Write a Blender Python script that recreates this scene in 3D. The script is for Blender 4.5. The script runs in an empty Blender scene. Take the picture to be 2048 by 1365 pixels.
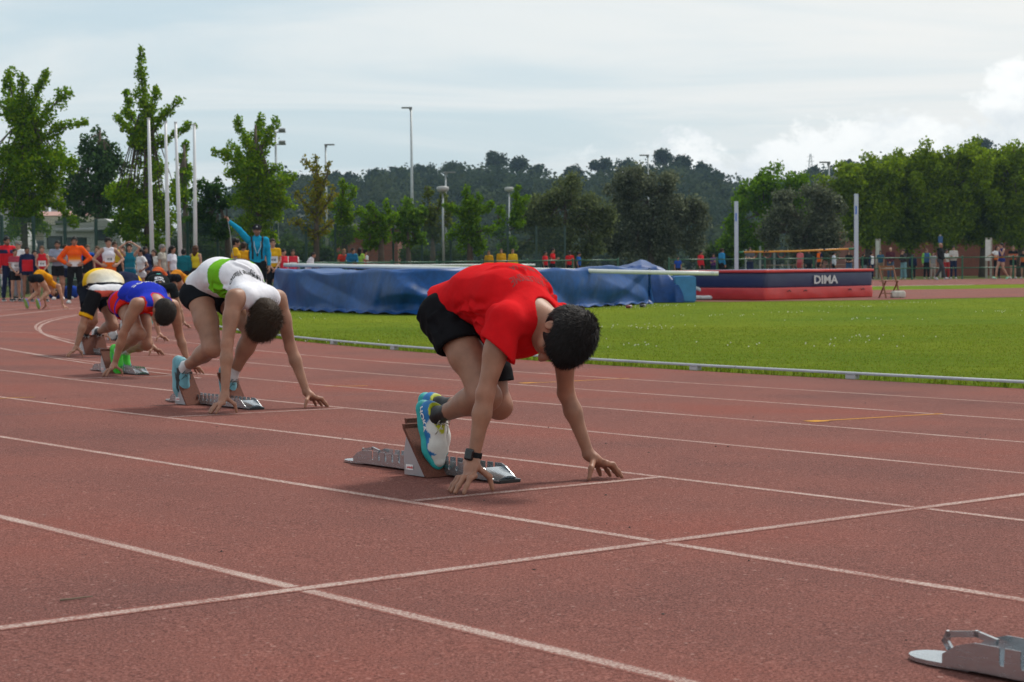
import bpy, bmesh, math, random
import numpy as np
from mathutils import Vector, Matrix
from mathutils.bvhtree import BVHTree
random.seed(7); RNG = np.random.default_rng(7)
SC = bpy.context.scene
COL = SC.collection
A = np.array
def rad(a): return math.radians(a)

# ------------------------------------------------------------------ camera
FPX = 3473.0                                  # focal length in pixels of a 2048 wide picture
CZ = 0.92                                     # camera height above the infield
PITCH = -math.atan((682.5 - 534.0) / FPX); ROLL = -0.009
_cr, _sr, _cp, _sp = math.cos(ROLL), math.sin(ROLL), math.cos(PITCH), math.sin(PITCH)
CAMM = A([[_cr, -_sr, 0], [-_sr * _sp, -_cr * _sp, _cp], [_sr * _cp, _cr * _cp, _sp]])
CAM0 = A([0, 0, CZ])
cam = bpy.data.cameras.new('camera'); cam_ob = bpy.data.objects.new('camera', cam); COL.objects.link(cam_ob)
cam.sensor_width = 36.0; cam.lens = FPX / 2048 * 36.0
cam.clip_start = 0.1; cam.clip_end = 6000
_m = Matrix.Identity(4)
for i in range(3):
    _m[i][0] = CAMM[i][0]; _m[i][1] = CAMM[i][1]; _m[i][2] = -CAMM[i][2]
_m.translation = Vector(CAM0)
cam_ob.matrix_world = _m
cam.dof.use_dof = True; cam.dof.focus_distance = 6.4; cam.dof.aperture_fstop = 11.0
SC.camera = cam_ob

# ------------------------------------------------------------------ sky, sun, exposure
SUN_EL, SUN_AZ = 52.0, 38.0                   # behind the scene, to the right (azimuth from +Y towards +X)
world = bpy.data.worlds.new('World'); SC.world = world; world.use_nodes = True
def build_world():
    nt = world.node_tree; N = nt.nodes; L = nt.links; N.clear()
    out = N.new('ShaderNodeOutputWorld'); bg = N.new('ShaderNodeBackground'); bg.inputs['Strength'].default_value = 0.09
    sky = N.new('ShaderNodeTexSky'); sky.sky_type = 'NISHITA'; sky.sun_disc = False
    sky.sun_elevation = rad(SUN_EL); sky.sun_rotation = rad(SUN_AZ)
    sky.air_density = 1.0; sky.dust_density = 2.2; sky.ozone_density = 1.0
    tc = N.new('ShaderNodeTexCoord'); sep = N.new('ShaderNodeSeparateXYZ')
    L.new(tc.outputs['Generated'], sep.inputs[0])
    # project the view direction onto a cloud deck so that clouds shrink towards the horizon
    def math_(op, a, b=None, clamp=False):
        m = N.new('ShaderNodeMath'); m.operation = op; m.use_clamp = clamp
        for i, v in enumerate((a, b)):
            if v is None: continue
            if isinstance(v, (int, float)): m.inputs[i].default_value = v
            else: L.new(v, m.inputs[i])
        return m.outputs[0]
    z = math_('MAXIMUM', sep.outputs['Z'], 0.0)
    zz = math_('ADD', z, 0.10)
    cx = math_('DIVIDE', sep.outputs['X'], zz); cy = math_('DIVIDE', sep.outputs['Y'], zz)
    comb = N.new('ShaderNodeCombineXYZ'); L.new(cx, comb.inputs[0]); L.new(cy, comb.inputs[1])
    def noise(vec, scale, detail, rough, dist=0.0, off=(0, 0, 0), sc=(1, 1, 1)):
        mp = N.new('ShaderNodeMapping'); mp.inputs['Location'].default_value = off; mp.inputs['Scale'].default_value = sc
        L.new(vec, mp.inputs[0])
        n = N.new('ShaderNodeTexNoise'); n.inputs['Scale'].default_value = scale; n.inputs['Detail'].default_value = detail
        n.inputs['Roughness'].default_value = rough; n.inputs['Distortion'].default_value = dist
        L.new(mp.outputs[0], n.inputs['Vector']); return n.outputs['Fac']
    def ramp(v, a, b):
        r = N.new('ShaderNodeMapRange'); r.interpolation_type = 'SMOOTHSTEP'
        r.inputs['From Min'].default_value = a; r.inputs['From Max'].default_value = b; L.new(v, r.inputs['Value']); return r.outputs[0]
    def mix(fac, a, b):
        m = N.new('ShaderNodeMix'); m.data_type = 'RGBA'
        if isinstance(fac, (int, float)): m.inputs['Factor'].default_value = fac
        else: L.new(fac, m.inputs['Factor'])
        for nm, v in (('A', a), ('B', b)):
            if isinstance(v, tuple): m.inputs[6 if nm == 'A' else 7].default_value = v
            else: L.new(v, m.inputs[6 if nm == 'A' else 7])
        return m.outputs[2]
    veil = ramp(noise(comb.outputs[0], 0.60, 6, 0.55, 0.7, (3.1, 1.7, 0), (0.8, 1.5, 1)), 0.34, 0.62)
    right = ramp(sep.outputs['X'], -0.10, 0.35)                        # thicker veil towards the sun
    veil = math_('ADD', math_('MULTIPLY', veil, 0.60), math_('ADD', 0.14, math_('MULTIPLY', right, 0.34)), True)
    thin = mix(0.70, sky.outputs[0], (5.7, 7.3, 8.0, 1))
    base = mix(veil, thin, (8.9, 8.9, 8.6, 1))
    # heaped cumulus low above the hills
    lump = noise(tc.outputs['Generated'], 13.0, 10, 0.66, 0.3, (0.35, 0.2, 0.1), (1, 1, 1.5))
    top_ = math_('ADD', math_('MULTIPLY', math_('SUBTRACT', math_('MINIMUM', sep.outputs['X'], 0.30), 0.05), 0.24), 0.052)
    hgt = math_('SUBTRACT', math_('ADD', top_, math_('MULTIPLY', math_('SUBTRACT', lump, 0.5), 0.24)), sep.outputs['Z'])
    cum = math_('MULTIPLY', ramp(hgt, -0.007, 0.015), ramp(sep.outputs['X'], 0.0, 0.09))
    shade = ramp(noise(tc.outputs['Generated'], 17.0, 8, 0.62, 0.2, (0.1, 0.5, 0.9), (1, 1, 1.4)), 0.36, 0.62)
    ccol = mix(shade, (7.7, 8.1, 8.3, 1), (10.6, 10.6, 10.3, 1))
    colr = mix(math_('MULTIPLY', cum, 0.92), base, ccol)
    L.new(colr, bg.inputs['Color']); L.new(bg.outputs[0], out.inputs['Surface'])
build_world()
sun = bpy.data.lights.new('sun', 'SUN'); sun.energy = 2.6; sun.angle = rad(10); sun.color = (1.0, 0.94, 0.85)
sun_ob = bpy.data.objects.new('sun', sun); COL.objects.link(sun_ob)
_sd = Vector((math.sin(rad(SUN_AZ)) * math.cos(rad(SUN_EL)), math.cos(rad(SUN_AZ)) * math.cos(rad(SUN_EL)), math.sin(rad(SUN_EL))))
sun_ob.rotation_euler = _sd.to_track_quat('Z', 'Y').to_euler(); sun_ob.location = (0, 0, 30)
VS = SC.view_settings
VS.view_transform = 'Standard'; VS.look = 'None'; VS.exposure = 0.26; VS.gamma = 1.0; VS.use_curve_mapping = False

# ------------------------------------------------------------------ track geometry: a straight that leads out of a bend
_th = rad(-40.63)
DV = A([math.sin(_th), math.cos(_th)]); NV = A([math.cos(_th), -math.sin(_th)])   # along the lanes / towards the infield
LK, RK, S0 = 10.95, 36.5, 9.0
CEN = NV * (LK + RK) + DV * S0
def cross_fall(s):
    t = np.clip(np.maximum(0, (np.asarray(s, float) - S0) / RK) / 0.8, 0, 1); t = t * t * (3 - 2 * t)
    return 0.0182 * (1 - 0.4 * t)
def TP(s, w, h=0.0):
    """track point: s metres along the kerb, w metres outwards from it"""
    s = np.asarray(s, float); w = np.asarray(w, float)
    a = np.maximum(0, (s - S0) / RK)
    st = np.minimum(s, S0)
    ca, sa = np.cos(a), np.sin(a)
    bx = CEN[0] + (-NV[0] * ca + DV[0] * sa) * (RK + w) + DV[0] * (st - S0)
    by = CEN[1] + (-NV[1] * ca + DV[1] * sa) * (RK + w) + DV[1] * (st - S0)
    return np.stack(np.broadcast_arrays(bx, by, cross_fall(s) * w + h), -1)
def TINV(x, y):
    p = A([x, y]); s = p @ DV
    if s <= S0: return s, LK - p @ NV
    q = p - CEN; a = math.atan2(q @ DV, -(q @ NV))
    return S0 + a * RK, math.hypot(*q) - RK
def heading(s):
    a = max(0, (s - S0) / RK); t = DV * math.cos(a) + NV * math.sin(a)
    return math.atan2(-t[1], -t[0])             # running direction
def far_rise(x, y):
    t = min(1, max(0, (math.hypot(x, y) - 62) / 16)); return 0.12 * t * t * (3 - 2 * t)
def ground_z(x, y):
    s, w = TINV(x, y)
    return float(cross_fall(s)) * max(0, min(w, 12.0)) * (1 if y < 60 else max(0, 1 - (y - 60) / 12)) + far_rise(x, y)
def ray(px, py): return CAMM @ A([px - 1024, 682.5 - py, FPX])
def at(px, py, Y):
    """the point that shows at pixel (px,py) of the 2048 wide photograph, Y metres into the scene"""
    r = ray(px, py); return CAM0 + r * (Y / r[1])
def gpt(px, py):
    z = 0.0
    for _ in range(40):
        r = ray(px, py); p = CAM0 + r * ((z - CZ) / r[2]); z = 0.6 * ground_z(p[0], p[1]) + 0.4 * z
    return p
# ------------------------------------------------------------------ materials
MATS = {}
def new_mat(name):
    m = bpy.data.materials.new(name); m.use_nodes = True
    return m, m.node_tree.nodes, m.node_tree.links, m.node_tree.nodes['Principled BSDF']
def texn(N, L, scale, detail=3, rough=0.5, coord='Object', sc=(1, 1, 1)):
    tc = N.new('ShaderNodeTexCoord'); mp = N.new('ShaderNodeMapping'); mp.inputs['Scale'].default_value = sc
    L.new(tc.outputs[coord], mp.inputs[0])
    n = N.new('ShaderNodeTexNoise'); n.inputs['Scale'].default_value = scale; n.inputs['Detail'].default_value = detail
    n.inputs['Roughness'].default_value = rough; L.new(mp.outputs[0], n.inputs['Vector']); return n
def ramp_node(N, L, fac, stops):
    r = N.new('ShaderNodeValToRGB'); e = r.color_ramp.elements
    e[0].position, e[0].color = stops[0][0], (*stops[0][1], 1); e[1].position, e[1].color = stops[-1][0], (*stops[-1][1], 1)
    for p, c in stops[1:-1]:
        q = e.new(p); q.color = (*c, 1)
    L.new(fac, r.inputs[0]); return r.outputs[0]
def bump(N, L, b, h, strength, dist):
    n = N.new('ShaderNodeBump'); n.inputs['Strength'].default_value = strength; n.inputs['Distance'].default_value = dist
    L.new(h, n.inputs['Height']); L.new(n.outputs[0], b.inputs['Normal'])
def mixc(N, L, fac, a, b, mode='MIX'):
    m = N.new('ShaderNodeMix'); m.data_type = 'RGBA'; m.blend_type = mode
    for s, v in ((0, fac), (6, a), (7, b)):
        if isinstance(v, (int, float)): m.inputs[s].default_value = v
        elif isinstance(v, tuple): m.inputs[s].default_value = (*v, 1)[:4]
        else: L.new(v, m.inputs[s])
    return m.outputs[2]
def plain(name, col, rough=0.6, metal=0.0, var=0.12, scale=8.0, bmp=0.0, bscale=60.0, spec=0.5):
    """one colour with mottling"""
    if name in MATS: return MATS[name]
    m, N, L, b = new_mat(name)
    n = texn(N, L, scale, 4, 0.6)
    lo = tuple(c * (1 - var) for c in col); hi = tuple(min(1, c * (1 + var)) for c in col)
    L.new(ramp_node(N, L, n.outputs['Fac'], [(0.3, lo), (0.7, hi)]), b.inputs['Base Color'])
    b.inputs['Roughness'].default_value = rough; b.inputs['Metallic'].default_value = metal
    b.inputs['Specular IOR Level'].default_value = spec
    if bmp: bump(N, L, b, texn(N, L, bscale, 3, 0.6).outputs['Fac'], bmp, 0.01)
    MATS[name] = m; return m
def attr_mat(name, rough, spec, var, scale, bmp, bscale, bdist=0.004, sheen=0.0, sss=0.0):
    if name in MATS: return MATS[name]
    m, N, L, b = new_mat(name)
    at_ = N.new('ShaderNodeAttribute'); at_.attribute_name = 'Col'
    n = texn(N, L, scale, 4, 0.6)
    g = ramp_node(N, L, n.outputs['Fac'], [(0.3, (1 - var,) * 3), (0.7, (1 + var * 0.4,) * 3)])
    L.new(mixc(N, L, 1.0, at_.outputs['Color'], g, 'MULTIPLY'), b.inputs['Base Color'])
    b.inputs['Roughness'].default_value = rough; b.inputs['Specular IOR Level'].default_value = spec
    if sheen: b.inputs['Sheen Weight'].default_value = sheen
    if sss:
        b.inputs['Subsurface Weight'].default_value = sss; b.inputs['Subsurface Radius'].default_value = (0.012, 0.005, 0.003); b.inputs['Subsurface Scale'].default_value = 1.0
    if bmp: bump(N, L, b, texn(N, L, bscale, 4, 0.6).outputs['Fac'], bmp, bdist)
    MATS[name] = m; return m
M_SKIN = attr_mat('skin', 0.50, 0.38, 0.22, 14, 0.25, 130, 0.003)
M_CLOTH = attr_mat('cloth', 0.92, 0.05, 0.10, 30, 0.25, 26, 0.012)
M_HAIR = attr_mat('hair', 0.6, 0.14, 0.3, 90, 0.3, 120, 0.004)
M_SHOE = attr_mat('shoe', 0.55, 0.35, 0.10, 40, 0.2, 160, 0.003)

# ------------------------------------------------------------------ mesh objects
def link(o, parent=None):
    COL.objects.link(o)
    if parent is not None: o.parent = parent
    return o
def mesh_np(name, v, f, mat, parent=None, col=None, smooth=True):
    """v (n,3), f (m,k) arrays -> object"""
    me = bpy.data.meshes.new(name); v = np.asarray(v, np.float32); f = np.asarray(f, np.int32); k = f.shape[1]
    me.vertices.add(len(v)); me.vertices.foreach_set('co', v.ravel())
    me.loops.add(f.size); me.loops.foreach_set('vertex_index', f.ravel())
    me.polygons.add(len(f)); me.polygons.foreach_set('loop_start', np.arange(0, f.size, k, dtype=np.int32))
    if smooth: me.polygons.foreach_set('use_smooth', np.ones(len(f), bool))
    me.update(calc_edges=True)
    if col is not None:
        ca = me.color_attributes.new('Col', 'FLOAT_COLOR', 'POINT')
        c4 = np.ones((len(v), 4), np.float32); c4[:, :3] = col; ca.data.foreach_set('color', c4.ravel())
    me.materials.append(mat)
    return link(bpy.data.objects.new(name, me), parent)
class MB:
    """collects boxes, tubes and polygons into one mesh"""
    def __init__(s): s.v = []; s.f = []
    def add(s, vs, fs):
        o = len(s.v); s.v += [tuple(float(c) for c in q) for q in vs]; s.f += [tuple(i + o for i in q) for q in fs]; return s
    def box(s, c, h, M=None):
        c = A(c, float); M = np.eye(3) if M is None else A(M)
        vs = [c + M.T @ (A([x, y, z]) * A(h)) for x in (-1, 1) for y in (-1, 1) for z in (-1, 1)]
        return s.add(vs, [(0, 1, 3, 2), (4, 6, 7, 5), (0, 4, 5, 1), (2, 3, 7, 6), (0, 2, 6, 4), (1, 5, 7, 3)])
    def tube(s, pts, r, seg=8, cap=True):
        pts = [A(p, float) for p in pts]; rs = r if isinstance(r, (list, tuple)) else [r] * len(pts)
        o = []; up = A([0.13, 0.31, 0.94])
        for i, p in enumerate(pts):
            t = pts[min(i + 1, len(pts) - 1)] - pts[max(i - 1, 0)]; t = t / (np.linalg.norm(t) + 1e-9)
            a = np.cross(t, up)
            if np.linalg.norm(a) < 0.05: a = np.cross(t, A([1, 0, 0]))
            a /= np.linalg.norm(a); b = np.cross(t, a)
            o.append([p + (a * math.cos(k * 2 * math.pi / seg) + b * math.sin(k * 2 * math.pi / seg)) * rs[i] for k in range(seg)])
        fs = []
        for i in range(len(pts) - 1):
            for k in range(seg):
                k2 = (k + 1) % seg; fs.append((i * seg + k, i * seg + k2, (i + 1) * seg + k2, (i + 1) * seg + k))
        if cap: fs += [tuple(range(seg))[::-1], tuple((len(pts) - 1) * seg + k for k in range(seg))]
        return s.add([q for ring in o for q in ring], fs)
    def prism(s, poly, depth, fn):
        """poly [(a,b)], fn(a,b,t) -> point, t in (0,depth)"""
        n = len(poly); vs = [fn(a, b, 0) for a, b in poly] + [fn(a, b, depth) for a, b in poly]
        return s.add(vs, [tuple(range(n))[::-1], tuple(range(n, 2 * n))] + [(i, (i + 1) % n, n + (i + 1) % n, n + i) for i in range(n)])
    def build(s, name, mat, parent=None, smooth=False, bevel=0.0):
        me = bpy.data.meshes.new(name); me.from_pydata(s.v, [], s.f); me.update()
        bm = bmesh.new(); bm.from_mesh(me); bmesh.ops.recalc_face_normals(bm, faces=bm.faces)
        if bevel: bmesh.ops.bevel(bm, geom=list(bm.edges), offset=bevel, segments=2, affect='EDGES', clamp_overlap=True)
        bm.to_mesh(me); bm.free()
        if smooth: me.polygons.foreach_set('use_smooth', [True] * len(me.polygons))
        me.materials.append(mat)
        return link(bpy.data.objects.new(name, me), parent)
def empty(name, loc=(0, 0, 0), rz=0.0):
    o = bpy.data.objects.new(name, None); o.location = [float(c) for c in loc]; o.rotation_euler = (0, 0, rz); o.empty_display_size = 0.2
    return link(o)
def tag(o, label, cat, group=None):
    o['label'] = label; o['category'] = cat
    if group: o['group'] = group
    return o
def kind(o, k): o['kind'] = k; return o
def copy_tree(o, parent=None):
    c = o.copy(); COL.objects.link(c); c.parent = parent
    for ch in list(o.children): copy_tree(ch, c)
    return c

# ------------------------------------------------------------------ signed distance modelling
def nrm(v): v = A(v, float); return v / (np.linalg.norm(v) + 1e-12)
class SDF:
    def __init__(s, h): s.h = h; s.ops = []; s.lo = []; s.hi = []
    def _b(s, lo, hi, fn, k, mode='u'):
        s.ops.append((A(lo), A(hi), fn, k, mode))
        if mode == 'u': s.lo.append(lo); s.hi.append(hi)
        return s
    def cone(s, a, b, ra, rb, k=0.02, flat=None, mode='u', clip=None, inner=None):
        a = A(a, float); b = A(b, float); ba = b - a; l2 = max(ba @ ba, 1e-9); r = max(ra, rb)
        if flat is not None: ax, sc = nrm(flat[0]), flat[1]; r2 = r / min(sc, 1)
        else: ax = None; r2 = r
        def fn(p):
            q = p - a; t = np.clip((q @ ba) / l2, 0, 1); q = q - t[..., None] * ba
            if ax is not None:
                q = q + (q @ ax)[..., None] * ax * (sc - 1)
            dd = np.sqrt((q * q).sum(-1))
            ds = dd - (ra + (rb - ra) * t)
            if ax is not None: ds = ds / max(sc, 1)
            if clip is not None: ds = np.maximum(ds, (p - clip[0]) @ clip[1])
            if inner is not None:                       # hollow towards the open end, from fraction inner[2] on
                ds = np.maximum(ds, -np.maximum(dd - (inner[0] + (inner[1] - inner[0]) * t), (inner[2] - (p - a) @ ba / l2) * math.sqrt(l2)))
            return ds
        return s._b(np.minimum(a, b) - r2, np.maximum(a, b) + r2, fn, k, mode)
    def ell(s, c, M, r, k=0.02, mode='u'):
        c = A(c, float); M = np.eye(3) if M is None else A(M, float); r = A(r, float)
        ext = np.sqrt(((M * r[:, None]) ** 2).sum(0))
        def fn(p):
            q = (p - c) @ M.T / r; k0 = np.sqrt((q * q).sum(-1)); k1 = np.sqrt(((q / r) ** 2).sum(-1)) + 1e-9
            return k0 * (k0 - 1) / k1
        return s._b(c - ext, c + ext, fn, k, mode)
    def box(s, c, M, r, rnd=0.01, k=0.01, mode='u'):
        c = A(c, float); M = np.eye(3) if M is None else A(M, float); r = A(r, float)
        ext = np.abs(M * r[:, None]).sum(0)
        def fn(p):
            q = np.abs((p - c) @ M.T) - (r - rnd)
            return np.sqrt((np.maximum(q, 0) ** 2).sum(-1)) + np.minimum(q.max(-1), 0) - rnd
        return s._b(c - ext, c + ext, fn, k, mode)
    def chain(s, pts, rs, k=0.02, flat=None):
        for i in range(len(pts) - 1): s.cone(pts[i], pts[i + 1], rs[i], rs[i + 1], k, flat)
        return s
    def cut(s, c, n, reach, k=0.0):
        """remove what lies beyond the plane (c, n), within reach of c"""
        c = A(c, float); n = nrm(n)
        def fn(p): return -((p - c) @ n)
        return s._b(c - reach, c + reach, fn, k, 's_ball')
    def mesh(s):
        h = s.h; lo = np.min(s.lo, 0) - 3 * h; hi = np.max(s.hi, 0) + 3 * h
        n = np.ceil((hi - lo) / h).astype(int) + 1
        D = np.full(n, 0.5, np.float32)
        ax = [lo[i] + h * np.arange(n[i]) for i in range(3)]
        for (a, b, fn, k, mode) in s.ops:
            m = k + 2.5 * h
            i0 = np.clip(np.floor((a - m - lo) / h).astype(int), 0, n); i1 = np.clip(np.ceil((b + m - lo) / h).astype(int) + 1, 0, n)
            if (i1 <= i0).any(): continue
            sl = tuple(slice(i0[j], i1[j]) for j in range(3))
            P = np.stack(np.meshgrid(*[ax[j][sl[j]] for j in range(3)], indexing='ij'), -1)
            d = fn(P); o = D[sl]
            if mode == 'u':
                r = np.minimum(o, d)
                if k > 0: hh = np.maximum(k - np.abs(o - d), 0); r = r - hh * hh / (4 * k)
            else:
                if mode == 's_ball':
                    c = (a + b) / 2; R = (b - a)[0] / 2
                    inside = ((P - c) ** 2).sum(-1) < R * R
                    d = np.where(inside, d, 1.0)
                r = np.maximum(o, -d)
                if k > 0 and mode != 's_ball': hh = np.maximum(k - np.abs(o + d), 0); r = r + hh * hh / (4 * k)
            D[sl] = r
        return surface_nets(D, lo, h)
def surface_nets(D, lo, h):
    S = D < 0; n = D.shape
    c8 = [(i, j, k) for i in (0, 1) for j in (0, 1) for k in (0, 1)]
    cnt = np.zeros([x - 1 for x in n], np.int8)
    for i, j, k in c8: cnt += S[i:n[0] - 1 + i, j:n[1] - 1 + j, k:n[2] - 1 + k]
    act = np.argwhere((cnt > 0) & (cnt < 8))
    val = np.stack([D[act[:, 0] + i, act[:, 1] + j, act[:, 2] + k] for i, j, k in c8], -1)
    pos = np.zeros((len(act), 3)); num = np.zeros(len(act)); C = A(c8, float)
    for a in range(8):
        for b in range(a + 1, 8):
            if abs(C[a] - C[b]).sum() != 1: continue
            x = (val[:, a] < 0) != (val[:, b] < 0); dn = val[:, a] - val[:, b]; dn = np.where(np.abs(dn) < 1e-9, 1e-9, dn)
            t = np.clip(val[:, a] / dn, 0, 1)
            pos += np.where(x[:, None], C[a] + t[:, None] * (C[b] - C[a]), 0); num += x
    V = lo + h * (act + pos / num[:, None])
    idx = np.full([x - 1 for x in n], -1, np.int64); idx[act[:, 0], act[:, 1], act[:, 2]] = np.arange(len(act))
    F = []
    for axx in range(3):
        u, w = (axx + 1) % 3, (axx + 2) % 3
        s0 = [slice(1, n[i] - 1) for i in range(3)]; s0[axx] = slice(0, n[axx] - 1)
        s1 = list(s0); s1[axx] = slice(1, n[axx])
        a, b = S[tuple(s0)], S[tuple(s1)]
        e = np.argwhere(a != b); flip = a[tuple(e.T)]
        e = e + A([0 if i == axx else 1 for i in range(3)])
        def g(du, dw):
            q = e.copy(); q[:, u] -= du; q[:, w] -= dw; return idx[q[:, 0], q[:, 1], q[:, 2]]
        q = np.stack([g(1, 1), g(0, 1), g(0, 0), g(1, 0)], -1)
        q[~flip] = q[~flip][:, ::-1]
        F.append(q)
    F = np.concatenate(F); F = F[(F >= 0).all(1)]
    return V, F
def join_np(parts):
    V, F, o = [], [], 0
    for v, f in parts: V.append(v); F.append(f + o); o += len(v)
    return np.concatenate(V), np.concatenate(F)
_wv = [(nrm(RNG.normal(size=3)), RNG.uniform(0, 6.28)) for _ in range(14)]
def waves(p, freq, sc=(1, 1, 1)):
    q = p * A(sc) * freq; r = 0
    for i, (dv, ph) in enumerate(_wv): r = r + np.sin(q @ dv * (0.6 + 0.12 * i) + ph)
    return r / 5.0
def vnormals(v, f):
    nn = np.zeros_like(v); a, b, c, d = (v[f[:, i]] for i in range(4)); fn = np.cross(c - a, d - b)
    for i in range(4): np.add.at(nn, f[:, i], fn)
    return nn / (np.linalg.norm(nn, axis=1)[:, None] + 1e-12)
def basis(x, y):
    """orthonormal rows x, y', z from two directions"""
    x = nrm(x); z = nrm(np.cross(x, y)); return A([x, np.cross(z, x), z])
def WALL(h): return max(0.007, 2.1 * h)
# ------------------------------------------------------------------ people
def lerp(a, b, t): return A(a, float) + (A(b, float) - A(a, float)) * t
def ground_hand(wr, out, z0=0.0, k=1.0):
    """hand bridged on the track: fingers to the outside, thumb to the inside"""
    wr = A(wr, float); K = A([wr[0] + 0.022, wr[1] + out * 0.038, max(z0 + 0.062, wr[2] - 0.055)])
    fing = []
    for i in range(4):
        ln = (0.066, 0.074, 0.068, 0.052)[i] * k
        b = K + A([0.031 - 0.0205 * i, out * (0.006 - 0.004 * abs(i - 1)), -0.004 * i])
        tip = A([b[0] + 0.020 - 0.013 * i, b[1] + out * ln * 0.95, z0 + 0.0085])
        m1 = lerp(b, tip, 0.42) + A([0, 0, 0.016]); m2 = lerp(b, tip, 0.75) + A([0, 0, 0.008])
        fing.append(([b, m1, m2, tip], [0.0112, 0.0103, 0.0092, 0.0080]))
    tb = lerp(wr, K, 0.45) + A([0.012, -out * 0.014, 0])
    tt = A([wr[0] + 0.050, wr[1] - out * 0.046, z0 + 0.009])
    fing.append(([tb, lerp(tb, tt, 0.5) + A([0.012, -out * 0.012, 0.004]), tt], [0.0130, 0.0108, 0.0082]))
    return dict(wr=wr, K=K, ax=A([1.0, 0, -0.1]), fing=fing)
def free_hand(wr, dr, palm, thumb, curl=0.35, k=1.0):
    """hand in the air: dr = along the forearm, palm = palm normal, thumb = side of the thumb"""
    wr = A(wr, float); dr = nrm(dr); th = nrm(A(thumb) - dr * (A(thumb) @ dr)); pn = nrm(np.cross(dr, th)); pn = pn if pn @ A(palm) > 0 else -pn
    K = wr + dr * 0.085 * k; fing = []
    for i in range(4):
        ln = (0.070, 0.078, 0.072, 0.056)[i] * k
        b = K + th * (0.030 - 0.020 * i) - dr * 0.004 * abs(i - 1)
        p = [b]; a = 0.0
        for sgm in (0.45, 0.32, 0.23):
            a += curl; p.append(p[-1] + (dr * math.cos(a) + pn * math.sin(a)) * ln * sgm)
        fing.append((p, [0.0098, 0.0090, 0.0082, 0.0072]))
    tb = wr + dr * 0.03 + th * 0.024
    fing.append(([tb, tb + (dr * 0.6 + th * 0.7 + pn * 0.3) * 0.035, tb + (dr * 1.2 + th * 0.75 + pn * 0.5) * 0.05], [0.013, 0.0105, 0.0085]))
    return dict(wr=wr, K=K, ax=th, fing=fing)
def hand_prims(S, hd, g):
    wr, K = hd['wr'], hd['K']; a = nrm(hd['ax']); pd = nrm(K - wr); pn = nrm(np.cross(a, pd))
    S.cone(wr, lerp(wr, K, 0.5), 0.023 * g, 0.021 * g, 0.012, flat=(a, 0.80))
    S.cone(lerp(wr, K, 0.3), K, 0.0185 * g, 0.0140 * g, 0.012, flat=(a, 0.36))
    if S.h < 0.0075:
        for p, r in hd['fing'][:4]: S.cone(lerp(wr, p[0], 0.25) + pn * 0.0 + A([0, 0, 0.010]), A(p[0]) + A([0, 0, 0.0055]), 0.004, 0.005, 0.004)
    for p, r in hd['fing']:
        S.chain(p, [q * g for q in r], 0.006)
        for q, rr in zip(p[:-1], r[:-1]): S.ell(A(q) + A([0, 0, 0.0012]), None, A([rr, rr, rr]) * g * 1.10, 0.004)
HEADS = dict()
def head_frame(J):
    f = nrm(J['hf']); u = A(J['hu'], float); u = nrm(u - f * (u @ f)); l = np.cross(u, f)
    return A([f, l, u]), A(J['head'], float)
def head_prims(S, J, g, detail=True):
    M, c = head_frame(J); f, l, u = M
    P = lambda a, b, z: c + (f * a + l * b + u * z) * g
    S.ell(P(-0.012, 0, 0.028), M, A([0.097, 0.074, 0.086]) * g, 0.02)
    S.ell(P(0.022, 0, -0.040), M, A([0.066, 0.056, 0.068]) * g, 0.03)
    S.ell(P(0.050, 0, -0.083), M, A([0.032, 0.032, 0.024]) * g, 0.03)
    S.cone(P(0.076, 0.030, 0.028), P(0.076, -0.030, 0.028), 0.016 * g, 0.016 * g, 0.02)
    for sgn in (1, -1):
        S.ell(P(0.058, sgn * 0.038, -0.022), M, A([0.026, 0.024, 0.024]) * g, 0.02)
        if detail:
            S.ell(P(0.094, sgn * 0.031, 0.006), M, A([0.013, 0.017, 0.011]) * g, 0.014, mode='s')
            S.ell(P(0.076, sgn * 0.031, 0.006), M, A([0.012, 0.013, 0.012]) * g, 0.004)
        S.ell(P(-0.008, sgn * 0.077, -0.006), basis(f * 0.95 + u * 0.3, u), A([0.019, 0.031, 0.009]) * g, 0.006)
        if detail: S.ell(P(-0.002, sgn * 0.088, -0.004), basis(f, u), A([0.010, 0.018, 0.006]) * g, 0.006, mode='s')
    S.cone(P(0.088, 0, 0.008), P(0.107, 0, -0.030), 0.008 * g, 0.0125 * g, 0.012)
    if detail:
        for sgn in (1, -1): S.ell(P(0.098, sgn * 0.012, -0.034), None, A([0.008, 0.007, 0.007]) * g, 0.008)
        S.cone(P(0.086, 0.016, -0.056), P(0.086, -0.016, -0.056), 0.007 * g, 0.007 * g, 0.008)
        S.cone(P(0.082, 0.013, -0.068), P(0.082, -0.013, -0.068), 0.008 * g, 0.008 * g, 0.008)
    # neck
    S.cone(P(-0.022, 0, -0.045), J['neck'], 0.050 * g, 0.055 * g, 0.03)
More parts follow.
